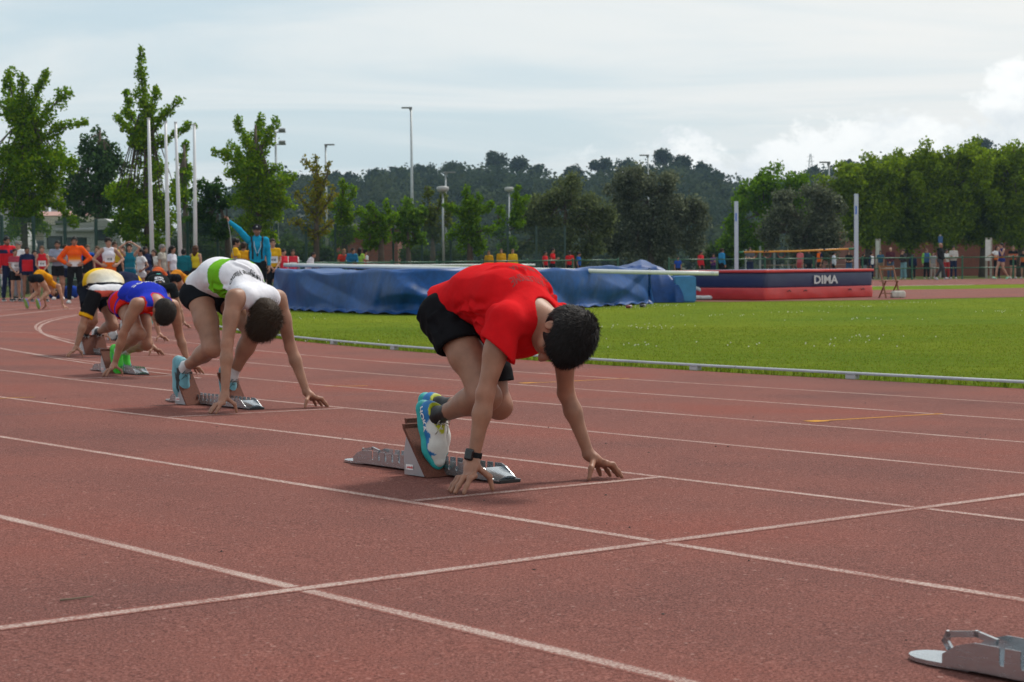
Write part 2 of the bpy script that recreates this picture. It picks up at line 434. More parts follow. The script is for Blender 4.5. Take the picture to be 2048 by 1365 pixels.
def skin_colors(V, J, g, skin, beard=None, sock=None, feet=()):
    skin = A(skin, float); C = np.tile(skin, (len(V), 1))
    C *= (1 + 0.07 * waves(V, 22.0) + 0.05 * waves(V + 5.0, 60.0))[:, None]
    for nm, rr, am in (('el', 0.06, 0.5), ('kn', 0.075, 0.5), ('hand', 0.11, 0.35)):
        for s in 'rl':
            c0 = A(J['hand' + s]['K'] if nm == 'hand' else J[nm + s], float); w = np.clip(1 - np.linalg.norm(V - c0, axis=1) / (rr * 1.3), 0, 1)[:, None] * am; C = C * (1 - w) + C * A([1.08, 0.80, 0.76]) * w
    M, c = head_frame(J); q = (V - c) @ M.T / g
    def paint(mask, col, w=1.0): C[mask] = C[mask] * (1 - w) + A(col) * w
    hd = (np.linalg.norm(q, axis=1) < 0.17)
    fr = hd & (q[:, 0] > 0.045)
    paint(fr & (np.abs(q[:, 1]) < 0.05) & (q[:, 2] < 0.0) & (q[:, 2] > -0.05), skin * A([1.05, 0.86, 0.82]), 0.6)
    for sg in (1, -1):
        ex, ez = (q[:, 1] - sg * 0.031) / 0.016, (q[:, 2] - 0.006) / 0.0065
        paint(fr & (ex ** 2 + ez ** 2 < 1), (0.035, 0.025, 0.02), 0.85)
        bx, bz = (q[:, 1] - sg * 0.032) / 0.022, (q[:, 2] - 0.026 + 0.08 * np.abs(q[:, 1] - sg * 0.028)) / 0.0055
        paint(fr & (bx ** 2 + bz ** 2 < 1), (0.04, 0.028, 0.022), 0.8)
    paint(fr & ((q[:, 1] / 0.024) ** 2 + ((q[:, 2] + 0.062) / 0.011) ** 2 < 1), skin * A([0.85, 0.5, 0.5]), 0.8)
    if beard is not None:
        b = hd & (q[:, 0] > -0.005) & (q[:, 2] < -0.038) & (q[:, 2] > -0.125) & ~(fr & ((q[:, 1] / 0.018) ** 2 + ((q[:, 2] + 0.062) / 0.007) ** 2 < 1))
        paint(b, beard, 0.55)
    for (an, t, up) in feet:
        if sock is not None:
            d = np.linalg.norm(V - A(an), axis=1); sh = A(sock[3]) if len(sock) > 3 else A([0, 0, 1])
            paint((d < sock[1] if not isinstance(sock[1], tuple) else d < sock[1][0]), sock[0])
    return C
def body_prims(S, J, g, legs=True, bare_feet=False):
    p, w, ch, nk = (A(J[k], float) for k in ('pelvis', 'waist', 'chest', 'neck'))
    lat = nrm(A(J['shl']) - A(J['shr'])); hl = nrm(A(J['hpl']) - A(J['hpr']))
    S.cone(p, w, 0.092 * g, 0.082 * g, 0.05, flat=(hl, 0.72)); S.cone(w, ch, 0.082 * g, 0.098 * g, 0.05, flat=(lat, 0.72))
    S.cone(ch, lerp(ch, nk, 0.6), 0.092 * g, 0.055 * g, 0.05, flat=(lat, 0.72))
    S.cone(lerp(J['shr'], J['shl'], 0.12), lerp(J['shr'], J['shl'], 0.88), 0.052 * g, 0.052 * g, 0.05)
    S.cone(lerp(J['shr'], J['shl'], 0.3) * 0.5 + nk * 0.5, lerp(J['shr'], J['shl'], 0.7) * 0.5 + nk * 0.5, 0.045 * g, 0.045 * g, 0.05)
    ag = g * J.get('arm', 1.0); lg = g * J.get('leg', 1.0)
    for s in 'rl':
        sh, el, wr = A(J['sh' + s], float), A(J['el' + s], float), A(J['wr' + s], float)
        S.cone(sh, lerp(sh, el, 0.45), 0.056 * ag, 0.047 * ag, 0.03); S.cone(lerp(sh, el, 0.4), el, 0.047 * ag, 0.037 * ag, 0.03)
        S.cone(el, lerp(el, wr, 0.3), 0.036 * ag, 0.038 * ag, 0.02); S.cone(lerp(el, wr, 0.3), wr, 0.038 * ag, 0.0245 * ag, 0.02)
        if S.h < 0.008:                                   # biceps, triceps, forearm and elbow
            ad = nrm(el - sh); sd = nrm(np.cross(ad, A([0, 1.0, 0]))); sd = sd if sd[0] > 0 else -sd; ot = nrm(np.cross(ad, sd)) * (1 if s == 'l' else -1)
            S.ell(lerp(sh, el, 0.58) + sd * 0.022 * ag, basis(ad, sd), A([0.075, 0.026, 0.028]) * ag, 0.018); S.ell(lerp(sh, el, 0.50) - sd * 0.022 * ag, basis(ad, sd), A([0.085, 0.026, 0.030]) * ag, 0.018)
            fd = nrm(wr - el); S.ell(lerp(el, wr, 0.24) + sd * 0.014 * ag, basis(fd, sd), A([0.080, 0.026, 0.030]) * ag, 0.016); S.ell(el - sd * 0.022 * ag, None, A([0.020, 0.020, 0.020]) * ag, 0.016); S.ell(sh + ot * 0.012 * ag + ad * 0.03, None, A([0.052, 0.050, 0.062]) * ag, 0.025)
            S.ell(lerp(el, wr, 0.97) - sd * 0.014 * ag, None, A([0.011, 0.011, 0.011]) * ag, 0.012)
        if legs:
            hp, kn, an = A(J['hp' + s], float), A(J['kn' + s], float), A(J['an' + s], float)
            S.cone(hp, lerp(hp, kn, 0.5), 0.086 * lg, 0.072 * lg, 0.04); S.cone(lerp(hp, kn, 0.5), kn, 0.072 * lg, 0.052 * lg, 0.03)
            fw = nrm(lerp(hp, an, 0.5) - kn); sd = nrm(an - kn)
            back = nrm(A(J['calf' + s], float)) if ('calf' + s) in J else (fw if np.linalg.norm(lerp(hp, an, 0.5) - kn) > 0.03 else nrm(A([-1, 0, 0]) - sd * (A([-1, 0, 0]) @ sd)))
            back = nrm(back - sd * (back @ sd))
            S.cone(kn, lerp(kn, an, 0.35), 0.051 * lg, 0.047 * lg, 0.03); S.cone(lerp(kn, an, 0.35), an, 0.047 * lg, 0.033 * lg, 0.03)
            S.cone(lerp(kn, an, 0.12) + back * 0.018 * lg, lerp(kn, an, 0.48) + back * 0.016 * lg, 0.042 * lg, 0.036 * lg, 0.04)
            S.ell(kn - back * 0.012 * lg, None, A([0.046, 0.046, 0.046]) * lg, 0.02)
            if S.h < 0.008:                               # thigh, knee cap, calf heads, ankle bones
                td = nrm(kn - hp); fr_ = nrm(-back - td * (-back @ td)); lt = nrm(np.cross(td, fr_))
                for sg in (1, -1): S.ell(lerp(hp, kn, 0.78) + fr_ * 0.026 * lg + lt * sg * 0.026 * lg, basis(td, fr_), A([0.075, 0.028, 0.026]) * lg, 0.02); S.ell(lerp(kn, an, 0.28) + back * 0.030 * lg + lt * sg * 0.018 * lg, basis(sd, back), A([0.085, 0.026, 0.024]) * lg, 0.016)
                S.ell(lerp(hp, kn, 0.5) - fr_ * 0.035 * lg, basis(td, fr_), A([0.14, 0.04, 0.05]) * lg, 0.03); S.ell(kn + fr_ * 0.036 * lg + td * 0.012, None, A([0.024, 0.024, 0.024]) * lg, 0.016)
                S.cone(lerp(kn, an, 0.15) + fr_ * 0.030 * lg, lerp(kn, an, 0.8) - back * 0.018 * lg, 0.018 * lg, 0.014 * lg, 0.016)
            t, up = J['foot' + s]
            S.cone(an, an + nrm(t) * 0.05 * g - nrm(up) * 0.03 * g, 0.034 * lg, 0.030 * lg, 0.02)
            S.cone(an, an - nrm(up) * 0.04 * g - nrm(t) * 0.015, 0.033 * lg, 0.033 * lg, 0.02)
def cloth_fold(V, F, amp, freq, sc=(1, 1, 1), seed=0.0):
    n = vnormals(V, F); w = waves(V + seed, freq, sc); r = 1 - np.abs(w) * 1.2
    w2 = waves(V + seed + 3.3, freq * 0.45, sc)
    return V + n * (amp * (np.clip(r, -0.6, 1) * 0.7 + w2 * 0.5))[:, None]
def add_creases(V, F, n, starts, ends, amp, sig, seed=1):
    """tension creases pressed into cloth: ridges that follow the surface from pull points to slack edges"""
    rg = np.random.default_rng(seed); N_ = vnormals(V, F); off = np.zeros(len(V))
    for i in range(n):
        a = A(starts[rg.integers(len(starts))]) + rg.normal(0, 0.03, 3); b = A(ends[rg.integers(len(ends))]) + rg.normal(0, 0.05, 3)
        pts = []
        for t in np.linspace(0, rg.uniform(0.55, 1.0), 9):
            q = a + (b - a) * t + A([0, 0, 0.02]) * math.sin(t * 3.1) * rg.normal(); pts.append(V[np.argmin(((V - q) ** 2).sum(1))])
        d = np.full(len(V), 9.0); tt = np.zeros(len(V))
        for j in range(8):
            p, q = pts[j], pts[j + 1]; l = q - p; l2 = l @ l
            if l2 < 1e-8: continue
            u = np.clip(((V - p) @ l) / l2, 0, 1); dd = np.linalg.norm(V - p - u[:, None] * l, axis=1); m = dd < d; d[m] = dd[m]; tt[m] = (j + u[m]) / 8
        k = amp * rg.uniform(0.5, 1.2) * np.sin(np.clip(tt, 0.02, 0.98) * math.pi) ** 0.6; s = sig * rg.uniform(0.7, 1.4)
        off += k * (np.exp(-(d / s) ** 2) - 0.55 * np.exp(-((d - 1.9 * s) / s) ** 2))
    return V + N_ * off[:, None]
def make_shoe(root, J, s, g, h, cfg):
    an = A(J['an' + s], float); t, up = J['foot' + s]; M = basis(t, np.cross(up, t)); x, y, z = M
    L = cfg.get('len', 1.0) * g
    P = lambda a, b, c: an + (x * a + y * b + z * (c - 0.088)) * L
    S = SDF(h)
    S.chain([P(-0.036, 0, 0.042), P(0.05, 0.002, 0.042), P(0.118, 0.004, 0.034), P(0.168, 0.006, 0.027)], [0.036 * L, 0.037 * L, 0.040 * L, 0.026 * L], 0.02, flat=(z, 1.12))
    S.cone(P(-0.022, 0, 0.05), P(-0.012, 0, 0.10), 0.036 * L, 0.040 * L, 0.02); S.cone(P(0.015, 0, 0.078), P(0.10, 0, 0.052), 0.026 * L, 0.024 * L, 0.025)
    S.cut(P(-0.01, 0, 0.092), nrm(z * 1.0 - x * 0.25), 0.09 * L)
    S.cone(P(-0.006, 0, 0.065), P(-0.002, 0, 0.13), 0.030 * L, 0.036 * L, 0.0, mode='s')
    V, F = S.mesh(); q = (V - P(0, 0, 0)) @ M.T / L
    up_ob = mesh_np('shoe', V, F, M_SHOE, root, col=cfg['fn'](q) if 'fn' in cfg else np.tile(A(cfg['col'], float), (len(V), 1)))
    S = SDF(h)
    S.chain([P(-0.042, 0, 0.014), P(0.03, 0.0, 0.012), P(0.118, 0.004, 0.012), P(0.170, 0.006, 0.016)], [0.043 * L, 0.038 * L, 0.046 * L, 0.032 * L], 0.02, flat=(z, cfg.get('thick', 2.6)))
    V, F = S.mesh(); mesh_np('sole', V, F, M_SHOE, up_ob, col=np.tile(A(cfg.get('sole', (0.6, 0.6, 0.6)), float), (len(V), 1)))
    if cfg.get('lace') is not None:
        mb = MB()
        for i in range(5):
            a = 0.03 + 0.018 * i; zt = 0.103 - 0.0095 * i
            for sg in (1, -1):
                mb.tube([P(a, sg * 0.020, zt - 0.010), P(a + 0.008, 0, zt + 0.002), P(a + 0.016, -sg * 0.020, zt - 0.018)], 0.0028, 5)
        for sg in (1, -1):
            mb.tube([P(0.03, 0, 0.105), P(0.028, sg * 0.02, 0.118), P(0.045, sg * 0.035, 0.105), P(0.03, 0, 0.105)], 0.0022, 5)
            mb.tube([P(0.03, 0, 0.105), P(0.055, sg * 0.018, 0.112), P(0.075, sg * 0.030, 0.085)], 0.0022, 5)
        mb.build('laces', plain('lace_%d' % (int(cfg['lace'][0] * 99) + 100 * int(cfg['lace'][1] * 9)), cfg['lace'], 0.8), up_ob, smooth=True)
    return up_ob
def make_hair(root, J, g, h, cfg):
    M, c = head_frame(J); f, l, u = M; st = cfg.get('style', 'short'); col = A(cfg.get('col', (0.02, 0.015, 0.012)), float)
    P = lambda a, b, z: c + (f * a + l * b + u * z) * g
    if st == 'bald': return None
    S = SDF(h); th = cfg.get('th', 0.013)
    S.ell(P(-0.014, 0, 0.032), M, A([0.097 + th * 0.9, 0.074 + th * 0.8, 0.086 + th]) * g, 0.01)
    S.ell(P(-0.045, 0, -0.02), M, A([0.062 + th * 0.6, 0.062 + th * 0.6, 0.062]) * g, 0.03)
    fr = cfg.get('fringe', 0.0)
    # clear the face and the ears
    S.ell(P(0.118, 0, -0.048 - fr), M, A([0.092, 0.105, 0.105]) * g, 0.01, mode='s')
    for sg in (1, -1): S.ell(P(0.004, sg * 0.088, -0.028), M, A([0.034, 0.03, 0.046]) * g, 0.008, mode='s')
    S.cut(P(-0.02, 0, -0.062), nrm(-u + f * 0.25), 0.14 * g)
    if st in ('pony', 'long', 'bun', 'curly'):
        if st == 'pony': S.chain([P(-0.10, 0, 0.045), P(-0.145, 0.0, 0.02), P(-0.145, 0, -0.06), P(-0.12, 0, -0.15)], [0.025 * g, 0.032 * g, 0.028 * g, 0.010 * g], 0.02)
        elif st == 'bun': S.ell(P(-0.10, 0, 0.075), M, A([0.036, 0.036, 0.034]) * g, 0.015)
        elif st == 'long':
            S.chain([P(-0.06, 0, 0.0), P(-0.08, 0.0, -0.12), P(-0.085, 0, -0.22)], [0.085 * g, 0.075 * g, 0.045 * g], 0.03, flat=(l, 0.85))
        else:
            for i in range(26):
                a, b = random.uniform(0, 6.28), random.uniform(-0.1, 1.0)
                S.ell(P(-0.02 + 0.095 * math.cos(a) * math.cos(b), 0.08 * math.sin(a) * math.cos(b), 0.03 + 0.095 * math.sin(b)), None, A([0.03, 0.03, 0.03]) * g, 0.01)
            S.ell(P(0.118, 0, -0.045), M, A([0.085, 0.1, 0.09]) * g, 0.01, mode='s')
    V, F = S.mesh()
    n = cfg.get('strands', 0)
    if n:
        vn = vnormals(V, F); q = (V - c) @ M.T
        ok = np.argwhere((vn @ -u < 0.75) & ~((q[:, 0] > -0.045 * g) & (q[:, 2] < 0.02 * g)))[:, 0]
        pick = RNG.choice(ok, n); p = V[pick]; nn = vn[pick]
        whorl = P(-0.075, 0.015, 0.10); gr = p - whorl; gr = gr - (gr * nn).sum(1)[:, None] * nn; gr /= np.linalg.norm(gr, axis=1)[:, None] + 1e-6
        droop = A(cfg.get('droop', (0, 0, -0.25)), float)
        dr = nn * cfg.get('lift', 0.55) + gr * 0.9 + droop + RNG.normal(0, 0.22, (n, 3)); dr /= np.linalg.norm(dr, axis=1)[:, None]
        ln = RNG.uniform(0.6, 1.25, n)[:, None] * cfg.get('len', 0.026)
        wd = np.cross(dr, nn + RNG.normal(0, 0.3, (n, 3))); wd /= np.linalg.norm(wd, axis=1)[:, None]; wd = wd * 0.0011
        b = p - nn * 0.004; m = b + dr * ln * 0.55; e = b + dr * ln + (droop * ln * 0.4)
        bl = np.stack([b - wd, b + wd, m + wd * 0.8, m - wd * 0.8, e], 1).reshape(-1, 3); o = len(V) + 5 * np.arange(n)
        V = np.concatenate([V, bl]); F = np.concatenate([F, np.stack([o, o + 1, o + 2, o + 3], -1), np.stack([o + 3, o + 2, o + 4, o + 4], -1)])
        F4 = F[:-n]; F3 = F[-n:, :3]
        C = np.tile(col, (len(V), 1)) * (1 + 0.5 * np.repeat(np.abs(RNG.normal(0, 1, (len(V) // 5 + 1, 1))), 5, 0)[:len(V)])
        me_v = V
        # quads and strand tips in one mesh
        F3q = np.stack([F3[:, 0], F3[:, 1], F3[:, 2]], -1)
        me = bpy.data.meshes.new('hair'); me.from_pydata([tuple(v) for v in me_v], [], [tuple(x) for x in F4] + [tuple(x) for x in F3q]); me.update()
        me.polygons.foreach_set('use_smooth', [True] * len(me.polygons))
        ca = me.color_attributes.new('Col', 'FLOAT_COLOR', 'POINT'); c4 = np.ones((len(V), 4), np.float32); c4[:, :3] = np.clip(C, 0, 1); ca.data.foreach_set('color', c4.ravel())
        me.materials.append(M_HAIR); return link(bpy.data.objects.new('hair', me), root)
    return mesh_np('hair', V, F, M_HAIR, root, col=np.tile(col, (len(V), 1)))
def colour(cfg, V, J, key='col'):
    c = cfg[key]
    return c(V, J) if callable(c) else np.tile(A(c, float), (len(V), 1))
def make_top(root, J, g, h, cfg):
    S = SDF(h); kd = cfg.get('kind', 'tee'); lo = cfg.get('loose', 0.012) ; wide = cfg.get('wide', 0.70)
    p, w, ch, nk = (A(J[k], float) for k in ('pelvis', 'waist', 'chest', 'neck'))
    lat = nrm(A(J['shl']) - A(J['shr'])); hl = nrm(A(J['hpl']) - A(J['hpr']))
    hemf = cfg.get('hem', 0.55)                                       # how far down from the waist to the pelvis
    hem = lerp(w, p, hemf); ext = hem + (hem - w) * 0.25
    hn = nrm(nrm(hem - w) + A(cfg.get('hemslant', (0, 0, 0)), float)); ra, rb = 0.084 * g + lo, 0.096 * g + lo * cfg.get('hemloose', 1.2)
    if 'hemplane' in cfg: hem, hn = A(cfg['hemplane'][0], float), nrm(cfg['hemplane'][1]); ext = A(cfg['ext'], float)
    S.cone(w, ext, ra, rb, 0.05, flat=(hl, wide), clip=(hem, hn), inner=(ra - WALL(h), rb - WALL(h), 0.55)); S.cone(w, ch, 0.086 * g + lo, 0.102 * g + lo, 0.05, flat=(lat, wide))
    S.cone(ch, lerp(ch, nk, 0.65), 0.096 * g + lo, 0.060 * g + lo * 0.6, 0.05, flat=(lat, wide))
    if 'drape' in cfg:
        for a, r in cfg['drape']: S.ell(a, None, r, 0.06)
    ag = J.get('arm', 1.0) * g; sleeves = cfg.get('sleeve', 0.55)
    if kd != 'singlet':
        S.cone(lerp(J['shr'], J['shl'], 0.06), lerp(J['shr'], J['shl'], 0.94), 0.056 * g + lo * 0.6, 0.056 * g + lo * 0.6, 0.05)
        S.cone(lerp(J['shr'], J['shl'], 0.3) * 0.5 + nk * 0.5, lerp(J['shr'], J['shl'], 0.7) * 0.5 + nk * 0.5, 0.048 * g + lo * 0.3, 0.048 * g + lo * 0.3, 0.05)
        for s in 'rl':
            sh, el, wr = A(J['sh' + s], float), A(J['el' + s], float), A(J['wr' + s], float)
            if kd == 'tee':
                e = lerp(sh, el, sleeves); e2 = lerp(sh, el, sleeves + 0.12); fl = cfg.get('flare', 0.018)
                rb = 0.052 * ag + fl; cn = nrm(nrm(e - sh) + A(cfg.get('slant', (0, 0, 0)), float))
                S.cone(sh, e2, 0.060 * ag + lo * 0.6, rb, 0.03, clip=(e, cn), inner=(0.060 * ag + lo * 0.6 - WALL(h), rb - WALL(h), 0.5))
            else:
                S.cone(sh, lerp(sh, el, 0.5), 0.060 * ag + lo * 0.7, 0.054 * ag + lo * 0.6, 0.03); S.cone(lerp(sh, el, 0.5), el, 0.054 * ag + lo * 0.6, 0.044 * ag + lo * 0.7, 0.03)
                e = lerp(el, wr, cfg.get('cuff', 0.95)); S.cone(el, lerp(el, wr, 1.08), 0.046 * ag + lo * 0.6, 0.031 * ag + lo * 0.5, 0.03, clip=(e, nrm(wr - el)))
    else:
        for s in 'rl':
            sh = A(J['sh' + s], float); mid = lerp(J['shr'], J['shl'], 0.5); side = nrm(sh - mid)
            st = lerp(mid, sh, 0.58)
            S.cone(lerp(st, ch, 0.5), st, 0.06 * g, 0.058 * g + 0.004, 0.04)
        S.cone(lerp(J['shr'], J['shl'], 0.26), lerp(J['shr'], J['shl'], 0.74), 0.054 * g + lo * 0.4, 0.054 * g + lo * 0.4, 0.04)
        S.cone(lerp(J['shr'], J['shl'], 0.36) * 0.5 + nk * 0.5, lerp(J['shr'], J['shl'], 0.64) * 0.5 + nk * 0.5, 0.050 * g + lo * 0.3, 0.050 * g + lo * 0.3, 0.04)
        for s in 'rl':
            sh = A(J['sh' + s], float); mid = lerp(J['shr'], J['shl'], 0.5); side = nrm(sh - mid)
            S.ell(sh + side * 0.015 * g + nrm(ch - mid) * 0.01, None, A([0.080, 0.080, 0.080]) * g * cfg.get('armhole', 1.0), 0.015, mode='s')
    M, c = head_frame(J)
    if kd in ('jacket', 'hoodie'):
        S.cone(lerp(nk, ch, 0.15), lerp(nk, c, 0.35), 0.064 * g, 0.060 * g, 0.02)
        S.cut(lerp(nk, c, 0.36), c - nk, 0.08)
        if kd == 'hoodie': S.ell(lerp(nk, ch, 0.1) + A(cfg.get('hood', (-0.075, 0, 0.0))), None, A([0.07, 0.10, 0.06]) * g, 0.02)
    else:
        S.ell(nk + nrm(c - nk) * cfg.get('collar_off', 0.02), None, A([0.064, 0.064, 0.064]) * g * cfg.get('collar', 1.0), 0.01, mode='s')
    V, F = S.mesh()
    if cfg.get('fold', 0.004): V = cloth_fold(V, F, cfg.get('fold', 0.004), cfg.get('ffreq', 34), cfg.get('fsc', (1, 1, 1)), cfg.get('seed', 0.0))
    if cfg.get('crease'):
        st, en = [], []
        for s in 'rl':
            sh = A(J['sh' + s], float); sd = nrm(sh - lerp(J['shr'], J['shl'], 0.5)); st += [lerp(sh, ch, 0.45) + sd * 0.06, lerp(sh, ch, 0.25) + sd * 0.03, lerp(sh, J['el' + s], 0.25)]
            en += [lerp(w, hem, 0.8) + sd * 0.14, lerp(ch, w, 0.6) + sd * 0.15, lerp(w, hem, 0.4) + sd * 0.06 + A([0, 0, 0.1]), lerp(ch, w, 0.3) + sd * 0.10 + A([0, 0, -0.12]), lerp(sh, J['el' + s], 0.5) + sd * 0.04]
        V = add_creases(V, F, cfg['crease'] * 2, st, en, 0.0085, 0.010, 5)
    return mesh_np(cfg.get('name', 'shirt'), V, F, M_CLOTH, root, col=colour(cfg, V, J))
def make_bottom(root, J, g, h, cfg):
    S = SDF(h); kd = cfg.get('kind', 'shorts'); lo = cfg.get('loose', 0.012); wide = 0.72; lg = g * J.get('leg', 1.0)
    p, w = A(J['pelvis'], float), A(J['waist'], float); hl = nrm(A(J['hpl']) - A(J['hpr']))
    S.cone(p, lerp(p, w, 0.75), 0.097 * g + lo * 0.6, 0.086 * g + lo * 0.3, 0.05, flat=(hl, wide))
    bt = A(J.get('butt', (-0.03, 0, -0.02)), float)
    for s in 'rl':
        hp, kn, an = A(J['hp' + s], float), A(J['kn' + s], float), A(J['an' + s], float)
        S.ell(hp + bt, None, A([0.088, 0.088, 0.088]) * g + lo * 0.5, 0.05)
        if kd in ('shorts', 'briefs'):
            ln = cfg.get('len' + s, cfg.get('len', 0.5)); e = lerp(hp, kn, ln); e2 = lerp(hp, kn, ln + 0.1); fl = cfg.get('flare', 0.012)
            ra, rb = 0.091 * lg + lo * 0.6, 0.086 * lg * (1 - 0.19 * ln) + fl; cn = nrm(nrm(kn - hp) + A(cfg.get('slant', (0, 0, 0)), float))
            S.cone(hp, e2, ra, rb, 0.03, clip=(e, cn), inner=(ra - WALL(h), rb - WALL(h), 0.6) if fl > 0.006 and h < 0.009 else None)
        else:
            fl = cfg.get('flare', 0.012); S.cone(hp, lerp(hp, kn, 0.5), 0.09 * lg + lo * 0.6, 0.076 * lg + lo, 0.03); S.cone(lerp(hp, kn, 0.5), kn, 0.076 * lg + lo, 0.056 * lg + lo, 0.03)
            S.cone(kn, lerp(kn, an, 1.05), 0.056 * lg + lo, 0.042 * lg + fl, 0.03, clip=(lerp(kn, an, cfg.get('cuff', 0.97)), nrm(an - kn)))
    V, F = S.mesh()
    if cfg.get('fold', 0.004): V = cloth_fold(V, F, cfg.get('fold', 0.004), cfg.get('ffreq', 30), seed=1.7)
    if cfg.get('crease'):
        st, en = [], []
        for s in 'rl': hp, kn = A(J['hp' + s], float), A(J['kn' + s], float); sd = A([0, -0.08 if s == 'r' else 0.08, 0]); st += [hp + sd, lerp(hp, kn, 0.05) + A([0.06, 0, -0.02])]; en += [lerp(hp, kn, 0.4) + sd, hp + A([-0.08, 0, -0.06]) + sd, lerp(hp, w, 0.6) + sd]
        V = add_creases(V, F, cfg['crease'] * 2, st, en, 0.008, 0.011, 9)
    return mesh_np(cfg.get('name', 'trousers' if kd == 'pants' else 'shorts'), V, F, M_CLOTH, root, col=colour(cfg, V, J))
def make_person(label, loc, rz, J, g=1.0, res=(0.014, 0.009, 0.008), skin=(0.46, 0.25, 0.16), hair=None, top=None, bottom=None, shoes=None, sock=None, beard=None,
                group=None, roll=0.0, hand_res=0.007):
    root = empty('person', loc, rz); root.rotation_euler[0] = roll; tag(root, label, 'person', group)
    hb, hc, hh = res
    S = SDF(hb); body_prims(S, J, g); parts = []
    fine = hb <= 0.0075
    if fine:
        head_prims(S, J, g)
        for s in 'rl': hand_prims(S, J['hand' + s], g)
        V, F = S.mesh()
    else:
        parts.append(S.mesh())
        S = SDF(hh); head_prims(S, J, g, detail=hh < 0.011); parts.append(S.mesh())
        S = SDF(hand_res)
        for s in 'rl': hand_prims(S, J['hand' + s], g)
        parts.append(S.mesh()); V, F = join_np(parts)
    feet = [(J['an' + s],) + tuple(J['foot' + s]) for s in 'rl']
    mesh_np('body', V, F, M_SKIN, root, col=skin_colors(V, J, g, skin, beard, sock, feet))
    objs = {}
    if top: objs['top'] = make_top(root, J, g, hc, top)
    if bottom: objs['bottom'] = make_bottom(root, J, g, hc, bottom)
    if hair: objs['hair'] = make_hair(root, J, g, hh, hair)
    if shoes:
        for s in 'rl': objs['shoe' + s] = make_shoe(root, J, s, g, min(hc, 0.012) if hc < 0.02 else hc, shoes)
    return root, objs
def bvh_of(ob):
    me = ob.data; v = np.empty(len(me.vertices) * 3, np.float32); me.vertices.foreach_get('co', v)
    return BVHTree.FromPolygons([tuple(x) for x in v.reshape(-1, 3)], [tuple(p.vertices) for p in me.polygons])
def print_text(txt, size, org, xdir, ydir, cast, ob, mat, name='lettering', off=0.003, align='CENTER', bold=0.0, space=1.0, xs=1.0):
    """flat lettering pressed onto a cloth surface: laid out on a plane, then dropped along cast"""
    cu = bpy.data.curves.new('t', 'FONT'); cu.body = txt; cu.size = size; cu.align_x = align; cu.offset = bold; cu.space_character = space; cu.resolution_u = 3
    to = bpy.data.objects.new('t', cu); COL.objects.link(to); dg = bpy.context.evaluated_depsgraph_get()
    me = bpy.data.meshes.new_from_object(to.evaluated_get(dg)); bpy.data.objects.remove(to); bpy.data.curves.remove(cu)
    bm = bmesh.new(); bm.from_mesh(me); bmesh.ops.triangulate(bm, faces=bm.faces)
    bmesh.ops.subdivide_edges(bm, edges=[e for e in bm.edges if e.calc_length() > size * 0.3], cuts=1)
    tree = bvh_of(ob) if ob is not None else None; x, y, c = nrm(xdir), nrm(ydir), nrm(cast); bad = []
    for v in bm.verts:
        p = A(org, float) + x * v.co.x * xs + y * v.co.y
        if tree is None: v.co = Vector(p - c * off); continue
        hit = tree.ray_cast(Vector(p), Vector(c), 1.0)
        if hit[0] is None: bad.append(v)
        else: v.co = hit[0] - Vector(c) * off
    bmesh.ops.delete(bm, geom=bad, context='VERTS')
    me2 = bpy.data.meshes.new(name); bm.to_mesh(me2); bm.free(); bpy.data.meshes.remove(me); me2.materials.append(mat)
    return link(bpy.data.objects.new(name, me2), ob)
# ------------------------------------------------------------------ ground, track, markings
def m_track():
    m, N, L, b = new_mat('red_track')
    fine = texn(N, L, 160, 3, 0.8); mid = texn(N, L, 42, 3, 0.65); big = texn(N, L, 0.55, 5, 0.6); vor = N.new('ShaderNodeTexVoronoi'); vor.inputs['Scale'].default_value = 120
    tc = N.new('ShaderNodeTexCoord'); L.new(tc.outputs['Object'], vor.inputs['Vector'])
    c1 = ramp_node(N, L, fine.outputs['Fac'], [(0.32, (0.060, 0.025, 0.022)), (0.5, (0.188, 0.068, 0.055)), (0.68, (0.33, 0.150, 0.126))])
    c2 = ramp_node(N, L, big.outputs['Fac'], [(0.30, (0.72, 0.82, 0.88)), (0.52, (1.0, 1.0, 1.0)), (0.70, (1.14, 0.84, 0.76))])
    c3 = ramp_node(N, L, mid.outputs['Fac'], [(0.3, (0.86, 0.87, 0.88)), (0.7, (1.10, 1.08, 1.06))])
    sp = ramp_node(N, L, vor.outputs['Color'], [(0.0, (0, 0, 0)), (0.90, (0, 0, 0)), (0.95, (1, 1, 1))])
    x = mixc(N, L, 1.0, c1, c2, 'MULTIPLY'); x = mixc(N, L, 1.0, x, c3, 'MULTIPLY')
    x = mixc(N, L, mixc(N, L, 1.0, sp, (0.35, 0.35, 0.35), 'MULTIPLY'), x, (0.50, 0.33, 0.29))
    # wear: bluish grey scuffs and darker joints drawn out along the lanes
    sc = texn(N, L, 1.1, 6, 0.7); g = ramp_node(N, L, sc.outputs['Fac'], [(0.56, (0, 0, 0)), (0.80, (0.5, 0.5, 0.5))])
    x = mixc(N, L, g, x, (0.165, 0.085, 0.078))
    L.new(x, b.inputs['Base Color']); b.inputs['Roughness'].default_value = 0.95; b.inputs['Specular IOR Level'].default_value = 0.12
    bump(N, L, b, texn(N, L, 150, 3, 0.7).outputs['Fac'], 0.9, 0.006)
    return m
M_TRACK = m_track()
